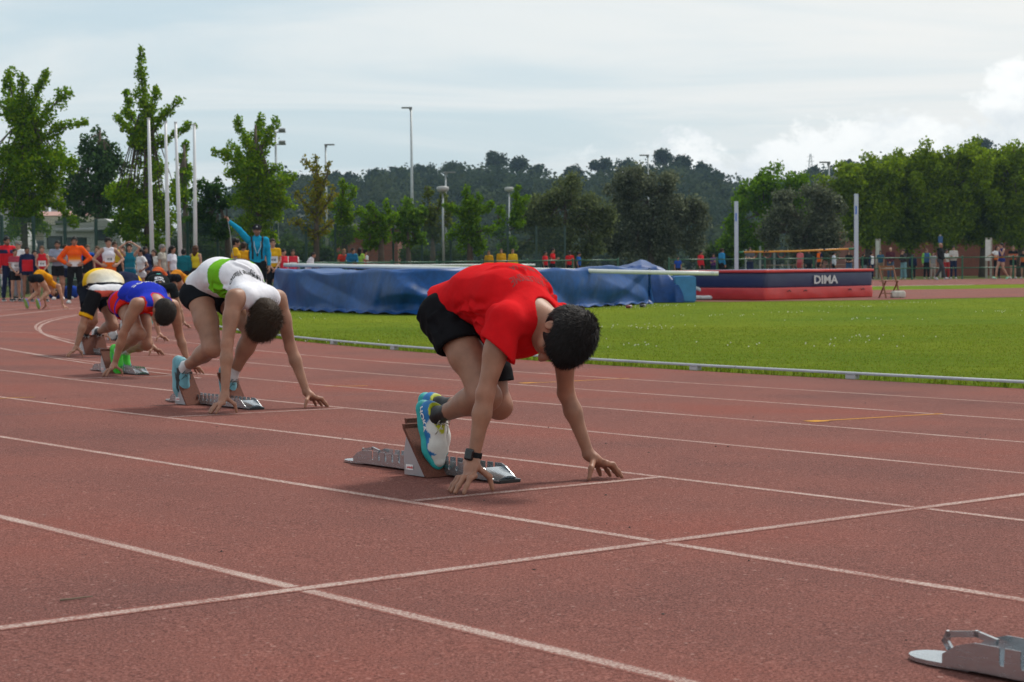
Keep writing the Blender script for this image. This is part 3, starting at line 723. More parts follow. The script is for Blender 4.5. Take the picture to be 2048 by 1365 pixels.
def m_paint(name, col, dirt=(0.188, 0.068, 0.055), lo=0.36, hi=0.60):
    m, N, L, b = new_mat(name)
    n = texn(N, L, 120, 3, 0.75); n2 = texn(N, L, 3.0, 4, 0.6)
    f = N.new('ShaderNodeMath'); f.operation = 'ADD'; L.new(n.outputs['Fac'], f.inputs[0])
    s2 = N.new('ShaderNodeMath'); s2.operation = 'MULTIPLY'; s2.inputs[1].default_value = 0.35; L.new(n2.outputs['Fac'], s2.inputs[0])
    q = N.new('ShaderNodeMath'); q.operation = 'SUBTRACT'; L.new(s2.outputs[0], q.inputs[0]); q.inputs[1].default_value = 0.175
    L.new(q.outputs[0], f.inputs[1])
    at_ = N.new('ShaderNodeAttribute'); at_.attribute_name = 'Col'; sp = N.new('ShaderNodeSeparateColor'); L.new(at_.outputs['Color'], sp.inputs[0])
    em = N.new('ShaderNodeMath'); em.operation = 'MULTIPLY_ADD'; em.inputs[1].default_value = -0.34; L.new(sp.outputs[0], em.inputs[0]); L.new(f.outputs[0], em.inputs[2])   # paint frays towards its edges
    g = ramp_node(N, L, texn(N, L, 160, 3, 0.8).outputs['Fac'], [(0.30, tuple(c * 0.45 for c in dirt)), (0.5, dirt), (0.70, tuple(min(1, c * 1.6) for c in dirt))])
    fac = ramp_node(N, L, em.outputs[0], [(lo, (0, 0, 0)), (hi, (1, 1, 1))])
    L.new(mixc(N, L, fac, g, col), b.inputs['Base Color']); b.inputs['Roughness'].default_value = 0.92; b.inputs['Specular IOR Level'].default_value = 0.15
    bump(N, L, b, texn(N, L, 150, 3, 0.7).outputs['Fac'], 0.8, 0.005)
    return m
M_LINE = m_paint('white_line_paint', (0.50, 0.41, 0.37), lo=0.34, hi=0.68); M_YEL = m_paint('yellow_line_paint', (0.50, 0.24, 0.03), lo=0.30, hi=0.5)
def m_grass(name, cols, sc=6.0):
    m, N, L, b = new_mat(name)
    n = texn(N, L, 55, 4, 0.75); n2 = texn(N, L, 0.22, 5, 0.6); n3 = texn(N, L, sc * 0.4, 4, 0.7)
    c = ramp_node(N, L, n.outputs['Fac'], [(0.28, cols[0]), (0.5, cols[1]), (0.74, cols[2])])
    g = ramp_node(N, L, n2.outputs['Fac'], [(0.3, (0.70, 0.82, 0.8)), (0.7, (1.28, 1.1, 1.0))]); g3 = ramp_node(N, L, n3.outputs['Fac'], [(0.3, (0.82, 0.84, 0.8)), (0.7, (1.12, 1.1, 1.1))])
    L.new(mixc(N, L, 1.0, mixc(N, L, 1.0, c, g, 'MULTIPLY'), g3, 'MULTIPLY'), b.inputs['Base Color']); b.inputs['Roughness'].default_value = 0.95; b.inputs['Specular IOR Level'].default_value = 0.03
    bump(N, L, b, texn(N, L, 40, 5, 0.8).outputs['Fac'], 1.0, 0.03)
    return m
M_GRASS = m_grass('infield_grass', [(0.080, 0.120, 0.007), (0.140, 0.205, 0.013), (0.20, 0.265, 0.026)])
M_EARTH = m_grass('rough_ground', [(0.05, 0.07, 0.025), (0.09, 0.12, 0.04), (0.17, 0.16, 0.08)], 1.0)
def strip(name, sv, wv, h, mat, parent=None, edge=None):
    """sheet over the track coordinates sv x wv"""
    sv = np.asarray(sv, float); wv = np.asarray(wv, float); a, b = len(sv), len(wv)
    V = TP(sv[:, None], np.minimum(wv, 1e9)[None, :], h).reshape(-1, 3)
    i = np.arange(a - 1)[:, None] * b + np.arange(b - 1)[None, :]; F = np.stack([i, i + 1, i + b + 1, i + b], -1).reshape(-1, 4)[:, ::-1]
    col = None if edge is None else np.repeat(np.broadcast_to(edge, (a, b)).reshape(-1, 1), 3, 1)
    return mesh_np(name, V, F, mat, parent, smooth=True, col=col)
EDGE4 = A([1.0, 0.0, 0.0, 1.0]); HW4 = A([-0.031, -0.013, 0.013, 0.031])
def srange(a, b, st=0.5): return np.linspace(a, b, max(2, int(abs(b - a) / st) + 1))
S_LONG = np.concatenate([srange(-60, 0, 4)[:-1], srange(0, 60, 0.5)[:-1], srange(60, S0 + RK * math.pi, 1.0)])
track = kind(strip('track', S_LONG, np.linspace(-0.12, 11.2, 16), 0.0, M_TRACK), 'structure')
# ground beyond the outer edge of the track, level
def outer_ground():
    sv = S_LONG; wv = A([11.18, 11.6, 14, 20, 40, 80, 160, 400, 1200, 3000.0])
    V = TP(sv[:, None], wv[None, :])
    V[..., 2] = np.minimum(V[..., 2], (cross_fall(sv) * 11.2)[:, None]) - A([0.012, 0.02, 0.02, 0.02, 0.02, 0.02, 0.1, 1, 4, 10.0])[None, :]
    a, b = len(sv), len(wv); i = np.arange(a - 1)[:, None] * b + np.arange(b - 1)[None, :]
    F = np.stack([i, i + 1, i + b + 1, i + b], -1).reshape(-1, 4)[:, ::-1]
    return kind(mesh_np('ground', V.reshape(-1, 3), F, M_EARTH), 'structure')
outer_ground()
def infield():
    ph = np.linspace(0, math.pi, 80); ring = [CEN + (-NV * math.cos(a) + DV * math.sin(a)) * (RK + 0.2) for a in ph]
    far = CEN + NV * (RK + 0.2); near = CEN - NV * (RK + 0.2)
    poly = [near - DV * 75] + ring + [far - DV * 75]
    mb = MB(); mb.add([(p[0], p[1], -0.010) for p in poly], [tuple(range(len(poly)))])
    return kind(mb.build('infield_grass', M_GRASS), 'structure')
infield_ob = infield()
# painted markings
LW = 0.05
for i in range(8):
    w = LK - (2.289 + 1.22 * i) if i < 7 else 9.88
    strip('lane_line', np.concatenate([srange(-12, 0, 3)[:-1], srange(0, 45, 0.4)[:-1], srange(45, S0 + RK * math.pi, 1.2)]), w + HW4, 0.0006, M_LINE, track, edge=EDGE4)
def cross_line(s, w0, w1, wd=LW, mat=None, h=0.0011): return strip('cross_line', s + HW4 * wd / LW, np.linspace(w0, w1, 8), h, mat or M_LINE, track, edge=EDGE4[:, None])
LANE = [LK - (2.289 + 1.22 * i) for i in range(7)]              # outer edges of lanes 7, 6, 5 ... seen from the camera
cross_line(3.45, 3.0, 11.0)
STARTS = [0.83, 4.64, 8.44, 11.95, 15.15, 18.9, 22.6]
for i in range(6): cross_line(STARTS[i], LANE[i + 1] + LW / 2 + 0.003, LANE[i] - LW / 2 - 0.003)
def ribbon(name, pts, wd, h, mat):
    """painted line through photograph points that lie on the track"""
    P = [gpt(*q) for q in pts]; V = []
    for i, p in enumerate(P):
        t = P[min(i + 1, len(P) - 1)] - P[max(i - 1, 0)]; t[2] = 0; t = nrm(t); nn = A([-t[1], t[0], 0]) * wd / 2
        for e in (1.16, 0.68, -0.68, -1.16): q = p + nn * e; V.append((q[0], q[1], ground_z(q[0], q[1]) + h))
    F = [(4 * i + k, 4 * i + k + 1, 4 * i + k + 5, 4 * i + k + 4) for i in range(len(P) - 1) for k in range(3)]
    return mesh_np(name, A(V), A(F), mat, track, col=np.repeat(np.tile(EDGE4, len(P))[:, None], 3, 1))
ribbon('curved_line', [(330, 610), (270, 616), (220, 622), (180, 628), (150, 632), (125, 637), (100, 643), (84, 650), (78, 657), (82, 665), (95, 672), (115, 679), (140, 686), (165, 691), (200, 698), (240, 706)], 0.06, 0.0016, M_LINE)
ribbon('curved_line', [(-30, 636), (0, 632), (60, 626), (120, 619), (200, 612)], 0.06, 0.0016, M_LINE)
ribbon('break_line', [(-20, 694), (0, 698), (60, 708), (115, 718), (200, 731), (290, 743), (400, 757)], 0.045, 0.0020, M_LINE)
ribbon('break_line', [(-20, 738), (0, 741), (60, 748), (100, 754), (146, 760)], 0.045, 0.0020, M_LINE)
ribbon('break_line', [(0, 664), (100, 668), (180, 665), (260, 661)], 0.05, 0.0020, M_LINE)
ribbon('zone_mark', [(1622, 843), (1700, 839), (1800, 833), (1886, 828)], 0.035, 0.0013, M_YEL); ribbon('zone_mark', [(1046, 767), (1100, 765), (1180, 761), (1258, 757)], 0.035, 0.0013, M_YEL)
ribbon('zone_mark', [(1618, 844), (1648, 842)], 0.11, 0.0018, M_YEL); ribbon('zone_mark', [(1042, 767), (1072, 766)], 0.11, 0.0018, M_YEL)
ribbon('zone_mark', [(-10, 798), (30, 796), (70, 795)], 0.03, 0.0013, M_YEL); ribbon('zone_mark', [(650, 773), (700, 773), (735, 772)], 0.03, 0.0013, M_YEL)

M_SEAM = plain('track_seam', (0.085, 0.040, 0.036), 0.9)
ribbon('seam', [(-20, 831), (80, 828), (164, 822), (240, 818), (320, 811), (420, 806), (560, 798), (700, 790), (800, 783)], 0.012, 0.0004, M_SEAM)
ribbon('seam', [(1120, 776), (1300, 768), (1500, 757)], 0.012, 0.0004, M_SEAM)
# ------------------------------------------------------------------ aluminium kerb
def m_alu(name, col=(0.50, 0.52, 0.55), rough=0.42):
    m, N, L, b = new_mat(name)
    n = texn(N, L, 6, 5, 0.6); st = texn(N, L, 30, 3, 0.5, sc=(1, 6, 6))
    L.new(ramp_node(N, L, n.outputs['Fac'], [(0.3, tuple(c * 0.8 for c in col)), (0.7, col)]), b.inputs['Base Color'])
    b.inputs['Metallic'].default_value = 0.85
    r = N.new('ShaderNodeMapRange'); r.inputs['To Min'].default_value = rough - 0.12; r.inputs['To Max'].default_value = rough + 0.15; L.new(st.outputs['Fac'], r.inputs['Value']); L.new(r.outputs[0], b.inputs['Roughness'])
    return m
M_ALU = m_alu('aluminium', (0.40, 0.41, 0.43), 0.5); M_GREYPLASTIC = plain('grey_plastic', (0.42, 0.42, 0.44), 0.6)
def kerb():
    root = empty('track_kerb', TP(6, -0.14)); inv = -A(root.location)
    tag(root, 'low silver aluminium kerb rail edging the grass along the inside of the track', 'kerb')
    prof = [(-0.024, 0.036), (-0.024, 0.046), (-0.016, 0.054), (0, 0.057), (0.016, 0.054), (0.024, 0.046), (0.024, 0.036)]
    edges = [-8.0] + list(np.arange(-4.0, 72, 3.5))
    for i in range(len(edges) - 1):
        sv = srange(edges[i] + 0.004, edges[i + 1] - 0.004, 0.5); V = []
        for s in sv: V += [TP(s, -0.14 + a, 0.0) * A([1, 1, 0]) + A([0, 0, z]) + inv for a, z in prof]
        n = len(prof); F = [(r * n + k, r * n + (k + 1) % n, (r + 1) * n + (k + 1) % n, (r + 1) * n + k) for r in range(len(sv) - 1) for k in range(n)]
        F += [tuple(range(n)), tuple(range((len(sv) - 1) * n, len(sv) * n))[::-1]]
        mb = MB(); mb.add(V, F); o = mb.build('kerb_rail', M_ALU, root)
    s = -7.0; k = 0
    foot = None
    while s < 45:
        p = TP(s, -0.14) * A([1, 1, 0]) + inv
        if foot is None or k == 0:
            mb = MB(); mb.box((0, 0, 0.018), (0.050, 0.030, 0.018)); mb.box((0, 0, 0.038), (0.040, 0.026, 0.010)); foot = mb.build('kerb_foot', M_GREYPLASTIC, root, bevel=0.004); o = foot
        else:
            o = foot.copy(); COL.objects.link(o); o.parent = root
        o.location = p; o.rotation_euler = (0, 0, heading(s)); s += 1.75; k += 1
    return root
kerb()

# ------------------------------------------------------------------ starting blocks
M_STEEL = m_alu('galvanised_steel', (0.46, 0.49, 0.52), 0.22); M_STEEL2 = m_alu('block_side_plate', (0.42, 0.42, 0.44), 0.45)
def m_rubber():
    m, N, L, b = new_mat('brown_block_rubber'); n = texn(N, L, 240, 2, 0.7)
    L.new(ramp_node(N, L, n.outputs['Fac'], [(0.3, (0.06, 0.018, 0.012)), (0.7, (0.19, 0.060, 0.035))]), b.inputs['Base Color']); b.inputs['Roughness'].default_value = 0.9
    bump(N, L, b, n.outputs['Fac'], 0.8, 0.004); return m
M_RUBBER = m_rubber(); M_BLACK = plain('black_rubber', (0.012, 0.012, 0.013), 0.6); M_STICKER = plain('white_sticker', (0.75, 0.74, 0.74), 0.4, var=0.03); M_REDINK = plain('red_ink', (0.55, 0.02, 0.03), 0.5)
def starting_block(s, w, label, xr=-0.52, xl=-0.74, scale=1.0, pedals=True):
    root = empty('starting_block', TP(s, w), heading(s)); root.rotation_euler[0] = -float(cross_fall(s)); tag(root, label, 'starting block', 'starting blocks'); root.scale = (scale,) * 3
    x0, x1 = -1.12, -0.235
    def wall(y, th):
        top, bot = 0.062, 0.010; pts = [(x0, bot), (x1, bot), (x1 + 0.0, 0.016), (x1 - 0.055, 0.052), (x1 - 0.08, top)]
        a = x1 - 0.13; nt = 0.012
        while a > x0 + 0.09:
            pts += [(a + nt, top), (a + nt, top - 0.008), (a + nt * 0.85, 0.028), (a + nt * 0.15, 0.028), (a, 0.036), (a, top)]; a -= 0.045
        pts += [(x0 + 0.07, top), (x0 + 0.03, top - 0.012), (x0, 0.030)]
        mb = MB(); mb.prism(pts, th, lambda p, q, t: (p, y + t, q)); return mb
    rail = MB(); rail.box(((x0 + x1) / 2, 0, 0.010), ((x1 - x0) / 2 + 0.03, 0.054, 0.002)); r = rail.build('rail', M_STEEL, root)
    wall(-0.055, 0.0025).build('rail_wall', M_STEEL, r); wall(0.0525, 0.0025).build('rail_wall', M_STEEL, r)
    # curved tongue at the front end
    mb = MB(); V = []; F = []
    for i in range(7):
        t = i / 6
        for j in range(7): u = j / 6 * 2 - 1; V.append((x1 - 0.075 + 0.10 * t, u * 0.052, 0.050 - 0.034 * t + 0.010 * (1 - u * u) * t - 0.008 * u * u * t))
    for i in range(6):
        for j in range(6): F.append((i * 7 + j, i * 7 + j + 1, i * 7 + j + 8, i * 7 + j + 7))
    mb.add(V, F); mb.build('front_tongue', M_STEEL, root, smooth=True)
    mb = MB(); mb.box((x1 + 0.005, 0, 0.006), (0.03, 0.05, 0.006)); mb.build('front_foot', M_BLACK, root, bevel=0.002)
    # spiked plate and carrying handle at the rear end
    pl = [(-1.065, -0.045), (-1.065, 0.045), (-1.15, 0.052)] + [(-1.165 - 0.062 * math.sin(a), 0.050 * math.cos(a)) for a in np.linspace(0, math.pi, 10)] + [(-1.15, -0.052)]
    mb = MB(); mb.prism(pl, 0.008, lambda p, q, t: (p, q, 0.003 + t)); mb.build('rear_plate', M_STEEL, root)
    mb = MB(); path = [(-1.135, 0.030, 0.012), (-1.160, 0.030, 0.020), (-1.172, 0.030, 0.036), (-1.165, 0.030, 0.050), (-1.10, 0.030, 0.060), (-1.06, 0.030, 0.052)]
    for i in range(len(path) - 1):
        a, b = A(path[i]), A(path[i + 1]); d = nrm(b - a); up = np.cross(d, A([0, 1.0, 0])); mb.box((a + b) / 2, (np.linalg.norm(b - a) / 2 + 0.005, 0.004, 0.006), A([d, [0, 1, 0], up]))
    mb.build('carry_handle', M_STEEL, root)
    if pedals:
        for y0, y1, xp in ((-0.145, -0.058, xr), (0.058, 0.145, xl)):
            # triangular side plates, sloping pad
            tri = [(xp, 0.004), (xp - 0.135, 0.004), (xp - 0.140, 0.085), (xp - 0.125, 0.150), (xp - 0.112, 0.150)]
            mb = MB()
            for yy in (y0, y1 - 0.003): mb.prism(tri, 0.003, lambda p, q, t, yy=yy: (p, yy + t, q))
            mb.box((xp - 0.134, (y0 + y1) / 2, 0.05), (0.002, (y1 - y0) / 2 - 0.004, 0.044))
            ped = mb.build('pedal', M_STEEL2, root)
            pad = [(xp + 0.012, 0.003), (xp - 0.004, 0.003), (xp - 0.142, 0.178), (xp - 0.146, 0.196), (xp - 0.130, 0.196), (xp - 0.128, 0.180)]
            mb = MB(); ya, yb = (y0 - 0.004, y1 + 0.03) if y0 < 0 else (y0 - 0.03, y1 + 0.004)
            mb.prism(pad, yb - ya, lambda p, q, t: (p, ya + t, q)); mb.build('pedal_pad', M_RUBBER, ped)
            mb = MB(); mb.box((xp - 0.102, y0 - 0.0016, 0.034), (0.022, 0.0008, 0.010)); st = mb.build('maker_sticker', M_STICKER, ped)
            if y0 < 0:
                lt = print_text('polanik', 0.013, (xp - 0.098, y0 - 0.0030, 0.030), (1, 0, 0), (0, 0, 1), (0, 1, 0), None, M_REDINK, off=0.0005, bold=0.0004); lt.parent = ped; lt.name = 'sticker_lettering'
    return root
starting_block(STARTS[1], 6.81, 'steel starting block under the runner in red, feet on brown pads')
starting_block(STARTS[0], 8.155, 'empty steel starting block cut off by the lower right corner')
# ------------------------------------------------------------------ the runner in red
def runner_frame(s, w): return TP(s, w), heading(s)
def watch(root, J, s, col, strap, g=1.0, face=True):
    el, wr = A(J['el' + s], float), A(J['wr' + s], float); c = lerp(el, wr, 0.93); ax = nrm(wr - el)
    S = SDF(0.004); S.cone(c - ax * 0.011, c + ax * 0.011, 0.0275 * g, 0.0275 * g, 0.0, clip=(c + ax * 0.011, ax)); S.cut(c - ax * 0.011, -ax, 0.06); V, F = S.mesh()
    b = mesh_np('wrist_watch', V, F, M_CLOTH, root, col=np.tile(A(strap, float), (len(V), 1)))
    if face:
        out = nrm(A(face, float) - ax * (A(face) @ ax)); M = basis(ax, np.cross(out, ax)); S = SDF(0.003); S.box(c + out * 0.030 * g, M, (0.021, 0.018, 0.007), 0.006); V, F = S.mesh()
        mesh_np('watch_case', V, F, plain('watch_case', (0.008, 0.008, 0.010), 0.18), b)
    return b
def red_runner():
    loc, rz = runner_frame(4.67, 6.81)
    J = dict(pelvis=(-0.47, 0, 0.632), waist=(-0.33, 0, 0.690), chest=(-0.165, 0, 0.680), neck=(-0.03, 0, 0.628), head=(0.108, 0.0, 0.545), hf=(-0.28, -0.48, -0.83), hu=(0.96, 0.0, -0.25),
             shr=(-0.02, -0.165, 0.605), elr=(-0.036, -0.235, 0.345), wrr=(-0.055, -0.272, 0.112), shl=(-0.075, 0.165, 0.59), ell=(-0.15, 0.255, 0.325), wrl=(-0.085, 0.315, 0.092),
             hpr=(-0.445, -0.085, 0.605), knr=(-0.165, -0.115, 0.325), anr=(-0.495, -0.085, 0.235), hpl=(-0.50, 0.085, 0.60), knl=(-0.36, 0.105, 0.272), anl=(-0.70, 0.085, 0.255),
             footr=((0.33, 0.0, -0.95), (0.95, 0, 0.33)), footl=((0.40, 0, -0.9), (0.9, 0, 0.40)), arm=0.85, leg=0.90, butt=(-0.03, 0, 0.005))
    J['handr'] = ground_hand(J['wrr'], -1); J['handl'] = ground_hand(J['wrl'], 1)
    def shoe_col(q):
        c = np.tile(A([0.60, 0.60, 0.57]), (len(q), 1)); x, y, z = q.T
        zig = 0.034 * np.abs(((x + 0.02) * 22) % 2 - 1)
        c[(z < 0.030 + zig + np.clip(0.05 - x, 0, 0.06) * 0.75) & (x < 0.150)] = (0.012, 0.16, 0.42)
        c[x < -0.012] = (0.012, 0.16, 0.42)
        c[(x < 0.0) & (z > 0.080)] = (0.42, 0.46, 0.02); c[(x > 0.0) & (z > 0.088)] = (0.42, 0.46, 0.02)
        return c
    root, ob = make_person('runner in red T-shirt and black shorts crouched in the nearest occupied blocks', loc, rz, J, g=0.97, roll=-0.0182, res=(0.0055, 0.0055, 0.005), skin=(0.315, 0.158, 0.102),
        hair=dict(col=(0.012, 0.010, 0.010), th=0.019, strands=15000, len=0.024, lift=0.30, droop=(0.12, 0, -0.3)),
        top=dict(kind='tee', col=(0.60, 0.010, 0.014), loose=0.014, hem=1.42, hemloose=2.1, hemplane=((-0.495, 0, 0.68), (-0.56, 0, -0.83)), ext=(-0.60, 0, 0.60), sleeve=0.40, flare=0.034, slant=(-0.35, -0.5, 0), hemslant=(0.0, 0, -0.35), fold=0.004, ffreq=30, fsc=(0.45, 1.0, 0.8), crease=15, collar=1.05, drape=[((-0.14, 0, 0.585), (0.145, 0.145, 0.125)), ((-0.26, 0, 0.69), (0.17, 0.135, 0.098))]),
        bottom=dict(kind='shorts', col=(0.010, 0.010, 0.012), len=0.36, lenl=0.74, flare=0.020, loose=0.008, slant=(-0.3, 0, 0), fold=0.006, crease=8),
        shoes=dict(fn=shoe_col, sole=(0.02, 0.33, 0.33), lace=(0.6, 0.58, 0.5), thick=1.9), sock=((0.012, 0.012, 0.014), 0.085))
    watch(root, J, 'r', BLACK, (0.015, 0.015, 0.017), face=(0.2, -0.9, 0.2))
    gr = plain('reflective_print', (0.22, 0.045, 0.047), 0.7, spec=0.1)
    # lettering across the shoulder blades, its top towards the neck
    top = ob['top']; up = A([0.96, 0, -0.28])
    print_text('CLUB ATLETISME', 0.033, (-0.080, 0.035, 0.95), (0, -1, 0), up, (0, 0, -1), top, gr, off=0.0018)
    print_text('BADALONA', 0.033, (-0.124, 0.035, 0.97), (0, -1, 0), up, (0, 0, -1), top, gr, off=0.0018)
    # maker's lettering down the outer side of the near shoe
    t, up = (nrm(v) for v in J['footr']); an = A(J['anr'])
    print_text('HOKA', 0.034, an + t * -0.050 + up * -0.060 + A([0, -0.2, 0]), t, up, (0, 1, 0), ob['shoer'], plain('shoe_lettering', (0.70, 0.70, 0.72), 0.5), off=0.0015, align='LEFT', bold=0.0012)
    return root, ob
BLACK = (0.012, 0.012, 0.014)
RED = red_runner()
# ------------------------------------------------------------------ the other runners in their blocks
def band(V, J, axis, lo, hi): q = V @ A(axis, float); return (q > lo) & (q < hi)
def crouch(k=1.0, hip=0.0, spread=0.0, lean=0.0, head=None):
    """set position, local frame: x forwards, y left, z up; hands on the line at x = 0"""
    J = dict(pelvis=(-0.62, 0, 0.67 + hip), waist=(-0.50, 0, 0.755 + hip), chest=(-0.30, 0, 0.735 + hip * 0.6), neck=(-0.17 + lean, 0, 0.675), head=(-0.05 + lean, 0, 0.54), hf=(-0.75, 0, -0.65), hu=(0.65, 0, -0.75),
             shr=(-0.10 + lean, -0.185, 0.645), elr=(-0.07 + lean * 0.5, -0.25 - spread * 0.5, 0.37), wrr=(-0.04, -0.28 - spread, 0.105), shl=(-0.13 + lean, 0.185, 0.645), ell=(-0.12 + lean * 0.5, 0.26 + spread * 0.5, 0.365), wrl=(-0.05, 0.30 + spread, 0.10),
             hpr=(-0.61, -0.09, 0.655 + hip), knr=(-0.33, -0.13, 0.36), anr=(-0.66, -0.10, 0.215), hpl=(-0.64, 0.09, 0.65 + hip), knl=(-0.45, 0.12, 0.30), anl=(-0.84, 0.09, 0.225),
             footr=((0.36, 0.0, -0.93), (0.93, 0, 0.36)), footl=((0.40, 0, -0.91), (0.91, 0, 0.40)), butt=(-0.055, 0, 0.0))
    if head: J.update(head)
    for q in list(J):
        if not q.startswith('foot') and q not in ('hf', 'hu', 'butt'): J[q] = tuple(A(J[q], float) * k)
    J['handr'] = ground_hand(J['wrr'], -1); J['handl'] = ground_hand(J['wrl'], 1)
    return J
def swoosh_shoe(base, mark, heel=None):
    def fn(q):
        c = np.tile(A(base, float), (len(q), 1)); x, y, z = q.T
        mid = 0.044 + 1.7 * (x - 0.118) ** 2; w = 0.019 * np.clip((0.16 - x) / 0.08, 0.15, 1) * (x > 0.0) * (x < 0.15)
        c[(np.abs(z - mid) < w) & (np.abs(y) > 0.010)] = mark
        if heel is not None: c[(x < -0.01) & (z > 0.08)] = heel
        return c
    return fn
def white_runner():
    loc, rz = runner_frame(8.50, 5.51)
    J = dict(pelvis=(-0.645, 0, 0.69), waist=(-0.535, 0, 0.778), chest=(-0.34, 0, 0.755), neck=(-0.205, 0, 0.685), head=(-0.085, 0, 0.545), hf=(-0.80, -0.05, -0.60), hu=(0.60, 0.0, -0.80),
             shr=(-0.075, -0.185, 0.655), elr=(-0.045, -0.252, 0.39), wrr=(-0.012, -0.285, 0.108), shl=(-0.195, 0.19, 0.65), ell=(-0.185, 0.27, 0.36), wrl=(-0.095, 0.325, 0.092),
             hpr=(-0.63, -0.09, 0.665), knr=(-0.395, -0.13, 0.355), anr=(-0.775, -0.10, 0.228), hpl=(-0.65, 0.09, 0.66), knl=(-0.355, 0.13, 0.45), anl=(-0.565, 0.10, 0.178),
             footr=((0.20, -0.03, -0.97), (0.97, 0, 0.20)), footl=((0.25, 0.0, -0.96), (0.96, 0, 0.25)), arm=0.90, leg=0.94, butt=(-0.055, 0, 0.0))
    J['handr'] = ground_hand(J['wrr'], -1); J['handl'] = ground_hand(J['wrl'], 1)
    def top(V, J):
        c = np.tile(A([0.70, 0.70, 0.76]), (len(V), 1)); u = V[:, 0] + 0.30 * (V[:, 2] - 0.86)
        c[(u > -0.455) & (u < -0.305)] = (0.145, 0.40, 0.018); c[u < -0.70] = (0.70, 0.42, 0.02)
        return c
    root, ob = make_person('runner in white and green singlet with brown hair crouched over light blue spikes', loc, rz, J, g=1.0, roll=-0.0182, res=(0.0068, 0.0062, 0.006), skin=(0.325, 0.165, 0.107),
        hair=dict(col=(0.030, 0.019, 0.012), th=0.020, strands=8000, len=0.042, lift=0.25, droop=(0.0, 0, -0.6), fringe=0.02),
        top=dict(kind='singlet', name='singlet', col=top, loose=0.016, hem=1.5, hemloose=2.0, hemplane=((-0.69, 0, 0.75), (-0.51, 0, -0.86)), ext=(-0.72, 0, 0.68), fold=0.003, ffreq=28, fsc=(0.45, 1, 0.8), crease=14, armhole=0.80, collar=1.1, collar_off=0.065),
        bottom=dict(kind='shorts', col=(0.012, 0.014, 0.018), len=0.17, lenl=0.25, flare=0.004, loose=0.006, fold=0.002),
        shoes=dict(fn=swoosh_shoe((0.13, 0.33, 0.40), (0.012, 0.014, 0.016)), sole=(0.17, 0.36, 0.42), lace=(0.05, 0.10, 0.11), thick=2.6), sock=((0.60, 0.60, 0.62), 0.072))
    ink = plain('black_print', (0.012, 0.012, 0.014), 0.6); brn = plain('brown_print', (0.10, 0.055, 0.045), 0.6); blu = plain('blue_print', (0.03, 0.25, 0.55), 0.6)
    t = ob['top']; up = A([0.93, 0, -0.36])
    print_text('Club Atletisme Vilanova', 0.032, (-0.225, 0.0, 1.0), (0, -1, 0), up, (0, 0, -1), t, ink, off=0.002, bold=0.0006)
    print_text('barnamils', 0.036, (-0.315, 0.0, 1.0), (0, -1, 0), up, (0, 0, -1), t, ink, off=0.002, bold=0.0035)
    print_text('080', 0.075, (-0.615, 0.0, 1.05), (0, -1, 0), up, (0, 0, -1), t, brn, off=0.002, bold=0.003)
    print_text('diputacio', 0.050, (-0.665, 0.0, 1.05), (0, -1, 0), up, (0, 0, -1), t, blu, off=0.002, bold=0.003)
    return root
white_runner()
starting_block(STARTS[2], 5.50, 'steel starting block under the runner in white and green singlet', xr=-0.76, xl=-0.55)
